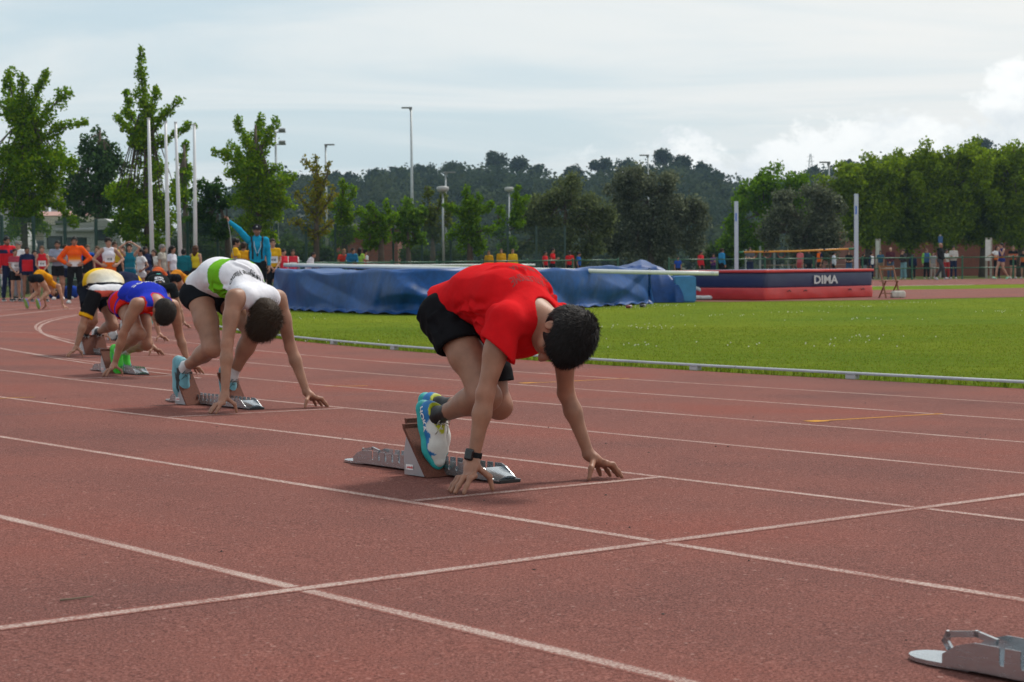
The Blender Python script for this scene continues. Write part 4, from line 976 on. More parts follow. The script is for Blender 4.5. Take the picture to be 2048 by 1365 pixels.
def blue_runner():
    loc, rz = runner_frame(11.98, 4.25)
    J = dict(pelvis=(-0.50, 0, 0.595), waist=(-0.385, 0, 0.648), chest=(-0.16, 0, 0.628), neck=(-0.015, 0, 0.598), head=(0.135, 0.0, 0.505), hf=(-0.25, -0.16, -0.95), hu=(0.95, 0.0, -0.28),
             shr=(0.03, -0.18, 0.575), elr=(-0.055, -0.255, 0.335), wrr=(-0.150, -0.285, 0.095), shl=(-0.07, 0.18, 0.56), ell=(-0.16, 0.275, 0.32), wrl=(-0.105, 0.33, 0.085),
             hpr=(-0.455, -0.09, 0.572), knr=(-0.125, -0.085, 0.335), anr=(-0.535, -0.085, 0.185), hpl=(-0.51, 0.09, 0.565), knl=(-0.42, 0.10, 0.24), anl=(-0.79, 0.085, 0.175),
             footr=((0.36, 0.0, -0.93), (0.93, 0, 0.36)), footl=((0.42, 0, -0.9), (0.9, 0, 0.42)), arm=0.9, leg=0.92, butt=(-0.055, 0, 0.0))
    J['handr'] = ground_hand(J['wrr'], -1); J['handl'] = ground_hand(J['wrl'], 1)
    def top(V, J):
        c = np.tile(A([0.018, 0.035, 0.42]), (len(V), 1)); x, y, z = V.T
        c[z < 0.585 - 0.12 * (x + 0.2)] = (0.62, 0.02, 0.012)
        for s in 'rl':
            sh = A(J['sh' + s]); mid = lerp(J['shr'], J['shl'], 0.5); e = sh + nrm(sh - mid) * 0.015
            dd = np.linalg.norm(V - e, axis=1); c[(dd < 0.092)] = (0.62, 0.035, 0.015)
        dd = np.linalg.norm(V - (A(J['neck']) + nrm(A(J['head']) - A(J['neck'])) * 0.02), axis=1); c[dd < 0.079] = (0.62, 0.035, 0.015)
        return c
    def bot(V, J):
        c = np.tile(A([0.60, 0.02, 0.012]), (len(V), 1)); c[(np.abs((V[:, 0] * 9) % 1 - 0.5) < 0.09)] = (0.03, 0.03, 0.35); return c
    def shoe(q):
        c = np.tile(A([0.055, 0.52, 0.03]), (len(q), 1)); x, y, z = q.T
        c[(np.abs(z - 0.045 - 0.25 * (x - 0.06)) < 0.008) & (x > 0) & (x < 0.13)] = (0.05, 0.20, 0.35); return c
    root, ob = make_person('runner in blue and red singlet and bright green spikes leaning on his fingers', loc, rz, J, g=0.98, roll=-0.018, res=(0.0074, 0.0070, 0.0065), skin=(0.33, 0.165, 0.104),
        hair=dict(col=(0.016, 0.012, 0.010), th=0.013, strands=4500, len=0.018, lift=0.3, droop=(0.1, 0, -0.3)),
        top=dict(kind='singlet', name='singlet', col=top, loose=0.014, hem=1.25, fold=0.003, ffreq=26, crease=10, armhole=0.98, collar=1.05, hemslant=(0, 0, -0.4)),
        bottom=dict(kind='shorts', col=bot, len=0.26, lenl=0.30, flare=0.018, loose=0.012),
        shoes=dict(fn=shoe, sole=(0.05, 0.42, 0.04), lace=(0.06, 0.5, 0.05), thick=2.6), sock=((0.62, 0.62, 0.64), 0.078))
    wht = plain('white_print', (0.62, 0.62, 0.70), 0.6); t = ob['top']; up = A([0.93, 0, -0.36])
    print_text('LLUISOS', 0.070, (-0.17, 0.0, 0.95), (0, -1, 0), up, (0, 0, -1), t, wht, off=0.002, bold=0.0012, space=1.1)
    print_text('MATARO', 0.040, (-0.245, 0.02, 0.95), (0, -1, 0), up, (0, 0, -1), t, wht, off=0.002)
    return root
blue_runner()
starting_block(STARTS[3], 4.28, 'steel starting block under the runner in blue and red singlet', xr=-0.585, xl=-0.82)
def yellow_runner():
    loc, rz = runner_frame(15.30, 3.22); J = crouch(1.0, hip=0.01, spread=0.10, lean=0.06)
    def top(V, J):
        x, y, z = V.T; t = np.clip((x + 0.42) / 0.26, 0, 1)[:, None]
        c = A([0.72, 0.44, 0.015]) * (1 - t) + A([0.72, 0.70, 0.62]) * t
        side = z < 0.715 + 0.10 * (x + 0.45); c[side] = (0.66, 0.66, 0.70); c[side & (np.abs(z - 0.70 - 0.10 * (x + 0.45)) < 0.014)] = (0.02, 0.02, 0.025)
        c[side & (x > -0.30) & (z < 0.66)] = (0.62, 0.10, 0.07); c[z < 0.60] = (0.03, 0.03, 0.04)
        for s in 'rl':
            sh, el = A(J['sh' + s]), A(J['el' + s]); a = nrm(el - sh); tt = (V - sh) @ a; dd = np.linalg.norm(V - sh - tt[:, None] * a, axis=1)
            m = (tt > 0.0) & (dd < 0.095) & (np.abs(y) > 0.15); c[m] = (0.012, 0.012, 0.014); c[m & (tt > np.linalg.norm(el - sh) * 0.80)] = (0.70, 0.36, 0.01)
        return c
    root, ob = make_person('runner in yellow and white top with long black sleeve behind the blue singlet', loc, rz, J, g=1.02, roll=-0.017, res=(0.009, 0.008, 0.008), hand_res=0.0062, skin=(0.33, 0.17, 0.108),
        hair=dict(col=(0.03, 0.02, 0.013), th=0.016), top=dict(kind='tee', col=top, loose=0.022, hem=1.25, sleeve=0.92, flare=0.018, fold=0.004, hemslant=(0, 0, -0.3)),
        bottom=dict(kind='shorts', col=(0.012, 0.014, 0.022), len=0.52, flare=0.016), shoes=dict(fn=swoosh_shoe((0.66, 0.63, 0.64), (0.02, 0.04, 0.045)), sole=(0.55, 0.56, 0.58), lace=(0.5, 0.5, 0.5)), sock=((0.012, 0.012, 0.014), 0.08))
    return root
yellow_runner()
starting_block(STARTS[4], 3.22, 'steel starting block under the white shoes of the runner in yellow and white', xr=-0.67, xl=-0.85)
def navy_runner():
    loc, rz = runner_frame(18.95, 1.95); J = crouch(1.0, hip=0.0, spread=0.04, lean=0.05)
    def top(V, J):
        c = np.tile(A([0.018, 0.022, 0.05]), (len(V), 1)); c[V[:, 1] > 0.13] = (0.62, 0.36, 0.01); return c
    make_person('runner in navy and yellow top bent down behind the blue singlet', loc, rz, J, g=1.0, roll=-0.016, res=(0.011, 0.010, 0.010), skin=(0.40, 0.20, 0.13), hair=dict(col=(0.02, 0.015, 0.012)),
        top=dict(kind='tee', col=top, loose=0.018, hem=1.2), bottom=dict(kind='shorts', col=(0.015, 0.015, 0.02), len=0.35), shoes=dict(col=(0.6, 0.6, 0.62), sole=(0.5, 0.5, 0.5)))
navy_runner()
starting_block(STARTS[5] + 0.05, 1.95, 'steel starting block half hidden behind the knees of the blue singlet runner', xr=-0.67, xl=-0.85)
def black_runner():
    loc, rz = runner_frame(24.0, 0.72); J = crouch(1.0, hip=-0.02, spread=0.06, lean=0.10)
    root, ob = make_person('runner in black T-shirt with white lettering crouched beside the inner kerb', loc, rz, J, g=0.98, roll=-0.015, res=(0.011, 0.009, 0.009), skin=(0.33, 0.17, 0.108), hair=dict(col=(0.035, 0.020, 0.013), th=0.017),
        top=dict(kind='tee', col=(0.014, 0.016, 0.018), loose=0.016, hem=1.2, sleeve=0.55), bottom=dict(kind='shorts', col=(0.012, 0.012, 0.014), len=0.3), shoes=dict(col=(0.07, 0.42, 0.36), sole=(0.5, 0.52, 0.52)))
    wht = plain('white_print', (0.62, 0.62, 0.70), 0.6); tq = plain('turquoise_print', (0.05, 0.45, 0.42), 0.6)
    print_text('CLUB', 0.055, (-0.20, 0.0, 0.95), (0, -1, 0), (0.93, 0, -0.36), (0, 0, -1), ob['top'], wht, off=0.002, bold=0.002)
    print_text('ATLETISME', 0.050, (-0.145, 0.0, 0.95), (0, -1, 0), (0.93, 0, -0.36), (0, 0, -1), ob['top'], wht, off=0.002, bold=0.002)
    print_text('O', 0.10, (-0.33, 0.0, 0.97), (0, -1, 0), (0.93, 0, -0.36), (0, 0, -1), ob['top'], tq, off=0.002, bold=0.006)
black_runner()
# three more starters further round the bend, seen from behind
def far_starter(px, py, yaw, label, topc, botc, shoe, hairc, k=0.97, hip=0.0):
    p = gpt(px, py); J = crouch(k, hip=hip + 0.08, spread=-0.03)
    for q, dz in (('chest', -0.05), ('neck', -0.12), ('head', -0.14), ('shr', -0.09), ('shl', -0.09), ('elr', -0.04), ('ell', -0.04)): J[q] = tuple(A(J[q]) + A([0, 0, dz]))
    J['knr'] = tuple(A(J['knr']) + A([-0.05, 0, 0.05])); J['knl'] = tuple(A(J['knl']) + A([-0.02, 0, 0.09]))
    make_person(label, p, rad(yaw), J, g=0.92 * k, res=(0.014, 0.012, 0.011), hand_res=0.008, skin=(0.45, 0.245, 0.16), hair=dict(col=hairc, style='pony'),
        top=dict(kind='singlet', name='singlet', col=topc, loose=0.010, hem=0.9), bottom=dict(kind='briefs', col=botc, len=0.20, flare=0.002, loose=0.006, fold=0.001), shoes=dict(col=shoe, sole=(0.25, 0.4, 0.1)))
far_starter(112, 619, 62, 'woman in orange top and black shorts crouched with her back to us at far left', (0.66, 0.28, 0.01), (0.012, 0.013, 0.016), (0.25, 0.22, 0.60), (0.05, 0.03, 0.018))
far_starter(335, 612, 75, 'crouching starter in black shorts just behind the black T-shirt runner', (0.55, 0.10, 0.03), (0.012, 0.013, 0.016), (0.4, 0.4, 0.45), (0.03, 0.02, 0.015), hip=0.06)
far_starter(376, 616, 70, 'crouching starter in black shorts and orange top left of the white singlet', (0.60, 0.22, 0.02), (0.012, 0.013, 0.016), (0.6, 0.6, 0.6), (0.06, 0.035, 0.02))
# ------------------------------------------------------------------ grass blades and clover on the infield
def m_blade(name):
    m, N, L, b = new_mat(name); a = N.new('ShaderNodeAttribute'); a.attribute_name = 'Col'
    L.new(a.outputs['Color'], b.inputs['Base Color']); b.inputs['Roughness'].default_value = 0.8; b.inputs['Specular IOR Level'].default_value = 0.04
    tr = N.new('ShaderNodeBsdfTranslucent'); L.new(a.outputs['Color'], tr.inputs['Color']); mx = N.new('ShaderNodeMixShader'); mx.inputs[0].default_value = 0.5
    out = N['Material Output']; L.new(b.outputs[0], mx.inputs[1]); L.new(tr.outputs[0], mx.inputs[2]); L.new(mx.outputs[0], out.inputs['Surface']); return m
M_LEAF = m_blade('leaf')
def inside_field(p): q = p - CEN; s = p @ DV; return np.where(s > S0, np.linalg.norm(q, axis=1) < RK - 0.0, (p @ NV) > LK + 0.10)
def blades(name, P, hgt, wid, cols, label=None):
    n = len(P); a = RNG.uniform(0, 6.28, n); d = np.stack([np.cos(a), np.sin(a), 0 * a], -1); t = np.stack([-np.sin(a), np.cos(a), 0 * a], -1)
    h = hgt * RNG.uniform(0.5, 1.3, n)[:, None]; w = wid * RNG.uniform(0.7, 1.3, n)[:, None]
    lean = d * h * RNG.uniform(0.1, 0.7, n)[:, None]; up = A([0, 0, 1.0]) * h
    V = np.stack([P - t * w, P + t * w, P + lean * 0.35 + up * 0.6 + t * w * 0.7, P + lean + up], 1).reshape(-1, 3); o = 4 * np.arange(n)
    F = np.stack([o, o + 1, o + 2, o + 3], -1)
    C = np.repeat(A(cols)[RNG.integers(0, len(cols), n)] * RNG.uniform(0.85, 1.15, (n, 1)), 4, axis=0)
    return kind(mesh_np(name, V, F, M_LEAF, None, col=C, smooth=False), 'stuff')
def scatter_field(n, ymin, ymax, xr=0.33):
    y = np.sqrt(RNG.uniform(ymin ** 2, ymax ** 2, n)); x = RNG.uniform(-xr, xr, n) * y
    P = np.stack([x, y], -1); P = P[inside_field(P)]; return np.concatenate([P, np.full((len(P), 1), -0.012)], 1)
GC = [(0.110, 0.165, 0.010), (0.150, 0.210, 0.013), (0.185, 0.245, 0.020), (0.14, 0.168, 0.016), (0.22, 0.24, 0.04)]
tag(blades('grass', np.concatenate([scatter_field(95000, 11, 26), scatter_field(70000, 26, 47)]), 0.014, 0.005, GC), 'short mown infield grass inside the kerb', 'grass')
_s = RNG.uniform(-3, 34, 7000); _w = -RNG.gamma(1.6, 0.10, 7000) - 0.16
tag(blades('kerb_grass', TP(_s, _w) * A([1, 1, 0]) - A([0, 0, 0.01]), 0.060, 0.005, GC), 'longer tufts of grass growing along the kerb', 'grass')
def clover():
    cl = scatter_field(38, 13, 42); P = np.repeat(cl, 14, 0) + np.concatenate([RNG.normal(0, 0.45, (len(cl) * 14, 2)), np.zeros((len(cl) * 14, 1))], 1)
    P = P[inside_field(P[:, :2])]; n = len(P); r = 0.0085; V = []; 
    oct_ = A([(1, 0, 0), (0, 1, 0), (-1, 0, 0), (0, -1, 0), (0, 0, 1), (0, 0, -1)]) * r
    V = (P[:, None, :] + A([0, 0, 0.03]) + oct_[None]).reshape(-1, 3); f = A([(0, 1, 4), (1, 2, 4), (2, 3, 4), (3, 0, 4), (1, 0, 5), (2, 1, 5), (3, 2, 5), (0, 3, 5)])
    F = (6 * np.arange(n)[:, None, None] + f[None]).reshape(-1, 3)
    return kind(mesh_np('clover_flowers', V, F, plain('clover_white', (0.62, 0.62, 0.58), 0.8)), 'stuff')
tag(clover(), 'small white clover flowers scattered over the infield grass', 'flowers')
# bits lying on the track
def crumbs():
    n = 300; y = np.sqrt(RNG.uniform(9, 15 ** 2, n)); x = RNG.uniform(-0.3, 0.3, n) * y; P = np.stack([x, y], -1); P = P[~inside_field(P)]
    V, F = [], []
    for p in P:
        z = ground_z(p[0], p[1]); r = random.choice((0.002, 0.0025, 0.003, 0.005)); o = len(V); q = RNG.uniform(0.5, 1.4, (6, 1))
        V += [tuple(v) for v in A([(1, 0, 0.2), (0, 1, 0.2), (-1.3, 0, 0.2), (0, -1, 0.2), (0, 0, 0.9), (0, 0, 0)]) * r * q + A([p[0], p[1], z])]
        F += [(o + a, o + b, o + c) for a, b, c in [(0, 1, 4), (1, 2, 4), (2, 3, 4), (3, 0, 4)]]
    mb = MB(); mb.add(V, F); return kind(mb.build('grit', plain('dark_grit', (0.045, 0.032, 0.028), 0.9, var=0.5, scale=3)), 'stuff')
tag(crumbs(), 'dark crumbs and grit scattered over the red track', 'grit')
def twig(px, py, pts):
    c = gpt(px, py); mb = MB(); P = [c + A([a, b, 0.004]) for a, b in pts]; mb.tube(P, [0.003, 0.0025, 0.002, 0.0015][:len(P)], 6)
    return tag(mb.build('twig', plain('dry_twig', (0.16, 0.12, 0.085), 0.9)), 'small dry twig lying on the red track at lower left', 'twig')
twig(140, 1202, [(-0.02, -0.01), (0.0, 0.0), (0.025, 0.02), (0.045, 0.03)])

# ------------------------------------------------------------------ tarpaulin over the pole vault mat
def m_tarp(name, c0, c1, c2):
    m, N, L, b = new_mat(name)
    n = texn(N, L, 1.3, 6, 0.65); n2 = texn(N, L, 9, 4, 0.7); c = ramp_node(N, L, n.outputs['Fac'], [(0.3, c0), (0.55, c1), (0.8, c2)])
    sp = ramp_node(N, L, n2.outputs['Fac'], [(0.35, (0.8, 0.8, 0.8)), (0.7, (1.15, 1.15, 1.15))])
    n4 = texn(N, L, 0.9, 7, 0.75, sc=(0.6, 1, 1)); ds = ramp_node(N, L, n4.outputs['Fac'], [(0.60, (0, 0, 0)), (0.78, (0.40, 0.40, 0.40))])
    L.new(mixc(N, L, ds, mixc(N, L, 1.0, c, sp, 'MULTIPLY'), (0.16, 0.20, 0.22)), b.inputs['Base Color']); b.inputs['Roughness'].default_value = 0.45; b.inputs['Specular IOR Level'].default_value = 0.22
    bump(N, L, b, texn(N, L, 5, 3, 0.5, sc=(1, 1, 0.5)).outputs['Fac'], 0.18, 0.03); return m
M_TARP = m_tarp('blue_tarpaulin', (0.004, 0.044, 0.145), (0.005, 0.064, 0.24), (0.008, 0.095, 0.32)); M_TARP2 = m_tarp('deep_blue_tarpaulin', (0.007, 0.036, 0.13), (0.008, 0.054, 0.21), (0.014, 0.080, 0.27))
def tarp(name, front, depth, height, mat, label, seed, hprof=None, amp=1.0):
    """cloth over a block: front = ground points of the front edge, cloth hangs from the top edge and spreads on the grass"""
    fp = [A(q, float) for q in front]; ln = np.concatenate([[0], np.cumsum([np.linalg.norm(fp[i + 1] - fp[i]) for i in range(len(fp) - 1)])])
    U, Vn = 260, 64; us = np.linspace(0, ln[-1], U); fx = np.interp(us, ln, [p[0] for p in fp]); fy = np.interp(us, ln, [p[1] for p in fp])
    k = np.ones(19) / 19
    fx = np.convolve(np.pad(fx, 9, mode='edge'), k, 'valid'); fy = np.convolve(np.pad(fy, 9, mode='edge'), k, 'valid')
    back = nrm([0.12, 1.0]); V = np.zeros((U, Vn, 3)); v = np.linspace(0, 1, Vn)
    for j, t in enumerate(v):
        if t < 0.12: o, z = -0.34 + t / 0.12 * 0.22, 0.005 + 0.05 * (t / 0.12) ** 2
        elif t < 0.55: s = (t - 0.12) / 0.43; o, z = -0.12 + 0.10 * s + 0.02 * math.sin(s * 3.1), 0.055 + (height - 0.10) * s
        elif t < 0.66: s = (t - 0.55) / 0.11; o, z = -0.02 + 0.09 * s, height - 0.045 + 0.05 * math.sin(s * 1.57)
        else: s = (t - 0.66) / 0.34; o, z = 0.07 + depth * s, height + 0.005 - 0.02 * s
        V[:, j, 0] = fx + back[0] * o; V[:, j, 1] = fy + back[1] * o; V[:, j, 2] = z
    if hprof is not None: V[:, :, 2] *= np.interp(us, np.linspace(0, ln[-1], len(hprof)), hprof)[:, None]
    uu, vv = np.meshgrid(us, v, indexing='ij'); sd = seed
    saw = lambda ph: (lambda q: np.where(q < 0.78, q / 0.78, (1 - q) / 0.22))((ph / math.pi) % 1.0); fold1 = saw(uu * 1.05 + vv * 4.2 + 1.1 * np.sin(uu * 0.55 + sd)); fold2 = saw(uu * 2.3 - vv * 3.0 + 1.6 * np.sin(uu * 0.8 + sd * 2)); fold3 = saw(uu * 0.5 - vv * 6.5 + 0.8 * np.sin(uu * 1.1)); folds = 1.5 * fold1 + 0.7 * fold2 * np.clip(np.sin(uu * 0.9 + 1), 0, 1) + 0.8 * fold3 * np.clip(np.sin(uu * 0.7 + 2.5), 0, 1)
    fine = np.sin(uu * 7 + vv * 5 + 2 * np.sin(uu * 2.3 + sd)) * 0.25 + 0.3 * np.sin(uu * 3.3 - vv * 6 + sd)
    face = np.exp(-((vv - 0.32) / 0.20) ** 2); topm = (vv > 0.6)
    V[:, :, 1] -= amp * face * (0.16 * folds + 0.03 * fine) + amp * 0.25 * np.exp(-((vv - 0.05) / 0.10) ** 2) * (0.5 + 0.5 * np.sin(uu * 3.1 + sd))
    V[:, :, 2] += np.clip((vv - 0.45) / 0.15, 0, 1) * amp * (0.012 * np.sin(uu * 4 + vv * 20 + sd) + 0.035 * np.sin(uu * 0.9 + sd) + 0.02 * np.sin(uu * 2.1 + 1) + 0.012 * fine) + amp * (vv < 0.12) * 0.02 * (1 + np.sin(uu * 9 + sd))
    V[:, :, 2] = np.maximum(V[:, :, 2], 0.004)
    i = np.arange(U - 1)[:, None] * Vn + np.arange(Vn - 1)[None, :]; F = np.stack([i, i + Vn, i + Vn + 1, i + 1], -1).reshape(-1, 4)
    # close both ends down to the ground
    VV = V.reshape(-1, 3); ends = []; base = len(VV); extra = []
    for e in (0, U - 1):
        row = e * Vn + np.arange(Vn); b0 = base + len(extra)
        for j in range(Vn): p = VV[row[j]].copy(); p[2] = 0.0; p[0] += (-0.12 if e == 0 else 0.12) * (0.4 + 0.6 * math.sin(j * 0.9 + sd) ** 2); extra.append(p)
        ends += [(row[j], row[j + 1], b0 + j + 1, b0 + j) for j in range(Vn - 1)]
    o = mesh_np(name, np.concatenate([VV, A(extra)]), np.concatenate([F, A(ends)]), mat); return tag(o, label, 'tarpaulin')
def G(px, py, Y=None): p = gpt(px, py); return (p[0], p[1])
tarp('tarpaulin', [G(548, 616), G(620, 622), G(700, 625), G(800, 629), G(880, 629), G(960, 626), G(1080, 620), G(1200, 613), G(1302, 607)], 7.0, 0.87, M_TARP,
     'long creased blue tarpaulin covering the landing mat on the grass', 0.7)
def heap_tarp():
    c0, c1 = gpt(1296, 607), gpt(1362, 604); n = 70; V = []; mid = (c0 + c1) / 2
    for i in range(n):
        for j in range(n):
            a, b = i / (n - 1), j / (n - 1); x = c0[0] - 0.80 + a * (c1[0] - c0[0] + 0.80); y = mid[1] - 0.05 + b * 3.6
            rid = math.exp(-((a - 0.42 - 0.1 * b) / 0.30) ** 2); z = 0.80 + 0.27 * max(0, 1 - abs(a - 0.40 - 0.12 * b) / 0.42) * math.exp(-((b - 0.5) / 0.4) ** 2) + 0.035 * (1 - abs(math.sin(a * 9 + b * 3))) ** 2
            ed = min(a / 0.10, 1, (1 - a) / 0.24, b / 0.16); ed = max(0, min(1, ed)); z *= ed ** 0.6
            y -= 0.16 * (1 - abs(math.sin(a * 6 + 1.0))) ** 2 * (1 - min(1, b / 0.16)); x += 0.06 * math.sin(b * 11) * (1 if a > 0.9 else 0)
            V.append((x, y, max(z, 0.004)))
    F = [(i * n + j, (i + 1) * n + j, (i + 1) * n + j + 1, i * n + j + 1) for i in range(n - 1) for j in range(n - 1)]
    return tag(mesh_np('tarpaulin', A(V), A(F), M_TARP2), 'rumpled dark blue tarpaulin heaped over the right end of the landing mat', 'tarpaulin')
heap_tarp()
def loose_mat():
    c = gpt(1376, 605); mb = MB(); mb.box((c[0] - 0.06, c[1] + 0.9, 0.325), (0.27, 0.85, 0.325)); o = mb.build('foam_mat', plain('light_blue_vinyl', (0.035, 0.19, 0.42), 0.45), bevel=0.03)
    tag(o, 'light blue foam mat sticking out from under the heaped tarpaulin', 'mat')
loose_mat()
M_WHITEPIPE = plain('white_pvc', (0.66, 0.68, 0.66), 0.35, var=0.06)
def pipe(a, b, r, label, mat=M_WHITEPIPE):
    a, b = A(a), A(b); mb = MB(); n = 10; mb.tube([lerp(a, b, i / n) + A([0, 0, 0.004 * math.sin(i * 1.3)]) for i in range(n + 1)], r, 12); o = mb.build('pipe', mat, smooth=False)
    for p in o.data.polygons: p.use_smooth = len(p.vertices) == 4
    mb = MB(); d = nrm(b - a)
    for e, s in ((a, 1), (b, -1)): mb.tube([e + d * s * 0.10, e + d * s * 0.16], r * 1.06, 12)
    mb.build('collar', plain('pipe_collar', (0.55, 0.57, 0.56), 0.4), o); return tag(o, label, 'pipe')
pipe(at(568, 530.5, 40.5), at(1437, 547.5, 38.5), 0.047, 'long white pipe lying across the blue tarpaulin, its end jutting out to the right')
pipe(at(700, 531.5, 43.5), at(1070, 530.5, 44.5), 0.028, 'thin white pole lying at the back of the tarpaulin top')
_p = gpt(1418, 600); pipe((_p[0] - 0.35, _p[1] + 0.05, 0.06), (_p[0] + 0.20, _p[1], 0.06), 0.055, 'short white pipe end on the grass before the red mat')
def foam_tube():
    c = gpt(1404, 600); mb = MB(); mb.tube([(c[0] - 0.2, c[1] + 0.3, 0.34), (c[0] - 0.02, c[1] + 0.2, 0.26), (c[0] + 0.12, c[1] + 0.15, 0.10), (c[0] + 0.16, c[1] + 0.15, 0.05)], 0.05, 10)
    tag(mb.build('foam_tube', plain('pale_foam', (0.55, 0.60, 0.60), 0.7), smooth=True), 'curled pale foam tube between the blue mat and the red mat', 'tube')
foam_tube()
def can(px, py, col, label):
    c = gpt(px, py); mb = MB(); d = A([0.9, 0.3, 0]); mb.tube([c + A([0, 0, 0.035]) - d * 0.075, c + A([0, 0, 0.035]) - d * 0.06, c + A([0, 0, 0.035]) + d * 0.06, c + A([0, 0, 0.035]) + d * 0.075], [0.026, 0.035, 0.035, 0.026], 10)
    o = mb.build('drink_can', plain('can_' + label.split()[0], col, 0.3), smooth=True); mb = MB(); mb.tube([c + A([0, 0, 0.035]) + d * 0.03, c + A([0, 0, 0.035]) + d * 0.055], 0.0365, 10); mb.build('band', plain('can_band', (0.5, 0.5, 0.52), 0.3, 0.6), o); tag(o, label, 'can')
can(1258, 617, (0.16, 0.02, 0.02), 'dark red drink can lying on the grass before the tarpaulin'); can(1286, 615, (0.02, 0.02, 0.03), 'black drink can lying right of the dark red one on the grass')

# ------------------------------------------------------------------ high jump
def m_vinyl(name, col, rough=0.4): return plain(name, col, rough, var=0.10, scale=3, bmp=0.25, bscale=4)
M_NAVY = m_vinyl('navy_vinyl', (0.016, 0.024, 0.085)); M_REDV = m_vinyl('red_vinyl', (0.55, 0.035, 0.03), 0.38)
def high_jump_mat():
    K = gpt(1532, 601); e1 = nrm([0.72, 0.69]); e2 = nrm([-0.69, 0.72]); Lx, Ly, H = 4.75, 3.2, 0.78
    root = empty('high_jump_mat', (K[0], K[1], 0)); tag(root, 'big navy and red high jump landing mat with white DIMA lettering', 'mat')
    def block(z0, z1, out, name, mat, wob):
        S = []; nu, nv = 90, 8; per = []
        cor = [(-out, -out), (Lx + out, -out), (Lx + out, Ly + out), (-out, Ly + out)]; r = 0.10
        pts = []
        for ci, (cx, cy) in enumerate(cor):
            sx, sy = (1 if ci in (0, 3) else -1), (1 if ci in (0, 1) else -1); cxx, cyy = cx + sx * r, cy + sy * r; a0 = [math.pi, 1.5 * math.pi, 0, 0.5 * math.pi][ci]
            for q in range(5): a = a0 + q * math.pi / 8; pts.append((cxx + r * math.cos(a), cyy + r * math.sin(a)))
        full = []
        for i in range(len(pts)):
            a, b = A(pts[i]), A(pts[(i + 1) % len(pts)]); m = max(1, int(np.linalg.norm(b - a) / 0.12)); full += [a + (b - a) * t / m for t in range(m)]
        n = len(full); V, F = [], []
        for j in range(nv + 1):
            t = j / nv; bul = math.sin(t * math.pi) * 0.03 * (wob > 0) + out
            for i, p in enumerate(full):
                c = A([Lx / 2, Ly / 2]); d = nrm(p - c); w = wob * (math.sin(i * 0.9 + t * 5) * 0.5 + math.sin(i * 0.37 + 2 * t) * 0.8) * (1 - 0.5 * t); q = p + d * (bul * 0.6 + w); xy = e1 * q[0] + e2 * q[1]
                V.append((xy[0], xy[1], z0 + (z1 - z0) * t))
        for j in range(nv):
            for i in range(n): F.append((j * n + i, j * n + (i + 1) % n, (j + 1) * n + (i + 1) % n, (j + 1) * n + i))
        F.append(tuple(range(nv * n, nv * n + n))); F.append(tuple(range(n))[::-1])
        mb = MB(); mb.add(V, F); o = mb.build(name, mat, root, smooth=False)
        for p in o.data.polygons: p.use_smooth = len(p.vertices) == 4
        return o
    block(0.0, 0.315, 0.012, 'skirt', M_REDV, 0.010); block(0.31, 0.715, 0.0, 'side_cover', M_NAVY, 0.004); block(0.71, H, 0.03, 'top_pad', M_REDV, 0.004)
    mb = MB(); q = [e1 * a + e2 * b for a, b in ((0.1, 0.1), (Lx - 0.1, 0.1), (Lx - 0.1, Ly - 0.1), (0.1, Ly - 0.1))]; mb.add([(p[0], p[1], H + 0.006) for p in q], [(0, 1, 2, 3)]); mb.build('top_sheet', plain('blue_grey_vinyl', (0.10, 0.16, 0.30), 0.5), root)
    c = e1 * 2.50 - e2 * 0.058; lt = print_text('DIMA', 0.30, (c[0], c[1], 0.405), (e1[0], e1[1], 0), (0, 0, 1), (e2[0], e2[1], 0), None, plain('pale_lettering', (0.55, 0.56, 0.58), 0.5), off=0.0, bold=0.009, space=1.0, xs=1.45); lt.parent = root
    for a, zz in ((0.9, 0.23), (1.6, 0.23), (3.6, 0.23), (4.2, 0.23)):
        c = e1 * a - e2 * 0.055; mb = MB(); mb.tube([(c[0] - e1[0] * 0.07, c[1] - e1[1] * 0.07, zz - 0.02), (c[0] - e2[0] * 0.02, c[1] - e2[1] * 0.02, zz + 0.015), (c[0] + e1[0] * 0.07, c[1] + e1[1] * 0.07, zz - 0.02)], 0.012, 6); mb.build('carry_handle', M_BLACK, root)
high_jump_mat()
M_UPRIGHT = plain('pale_grey_enamel', (0.46, 0.50, 0.58), 0.4, var=0.05)
def upright(px, ytop, Y, label):
    t = at(px, ytop, Y); h = t[2]; root = empty('high_jump_upright', (t[0], t[1], 0)); tag(root, label, 'upright', 'high jump uprights')
    mb = MB(); mb.box((0, 0, h / 2 + 0.02), (0.056, 0.035, h / 2 - 0.02)); mb.build('post', M_UPRIGHT, root, bevel=0.006); mb = MB(); mb.box((0, 0.0, 0.02), (0.30, 0.22, 0.02)); mb.build('base', M_UPRIGHT, root, bevel=0.006)
    mb = MB(); mb.box((-0.012, -0.0375, h - 0.46), (0.020, 0.0015, 0.12)); mb.build('scale_label', plain('blue_label', (0.03, 0.12, 0.5), 0.4), root)
    return root
upright(1472.5, 403, 50.5, 'pale grey high jump upright further left with the bar on its left end'); upright(1712.5, 388, 49.0, 'pale grey high jump upright nearer the wooden chair')
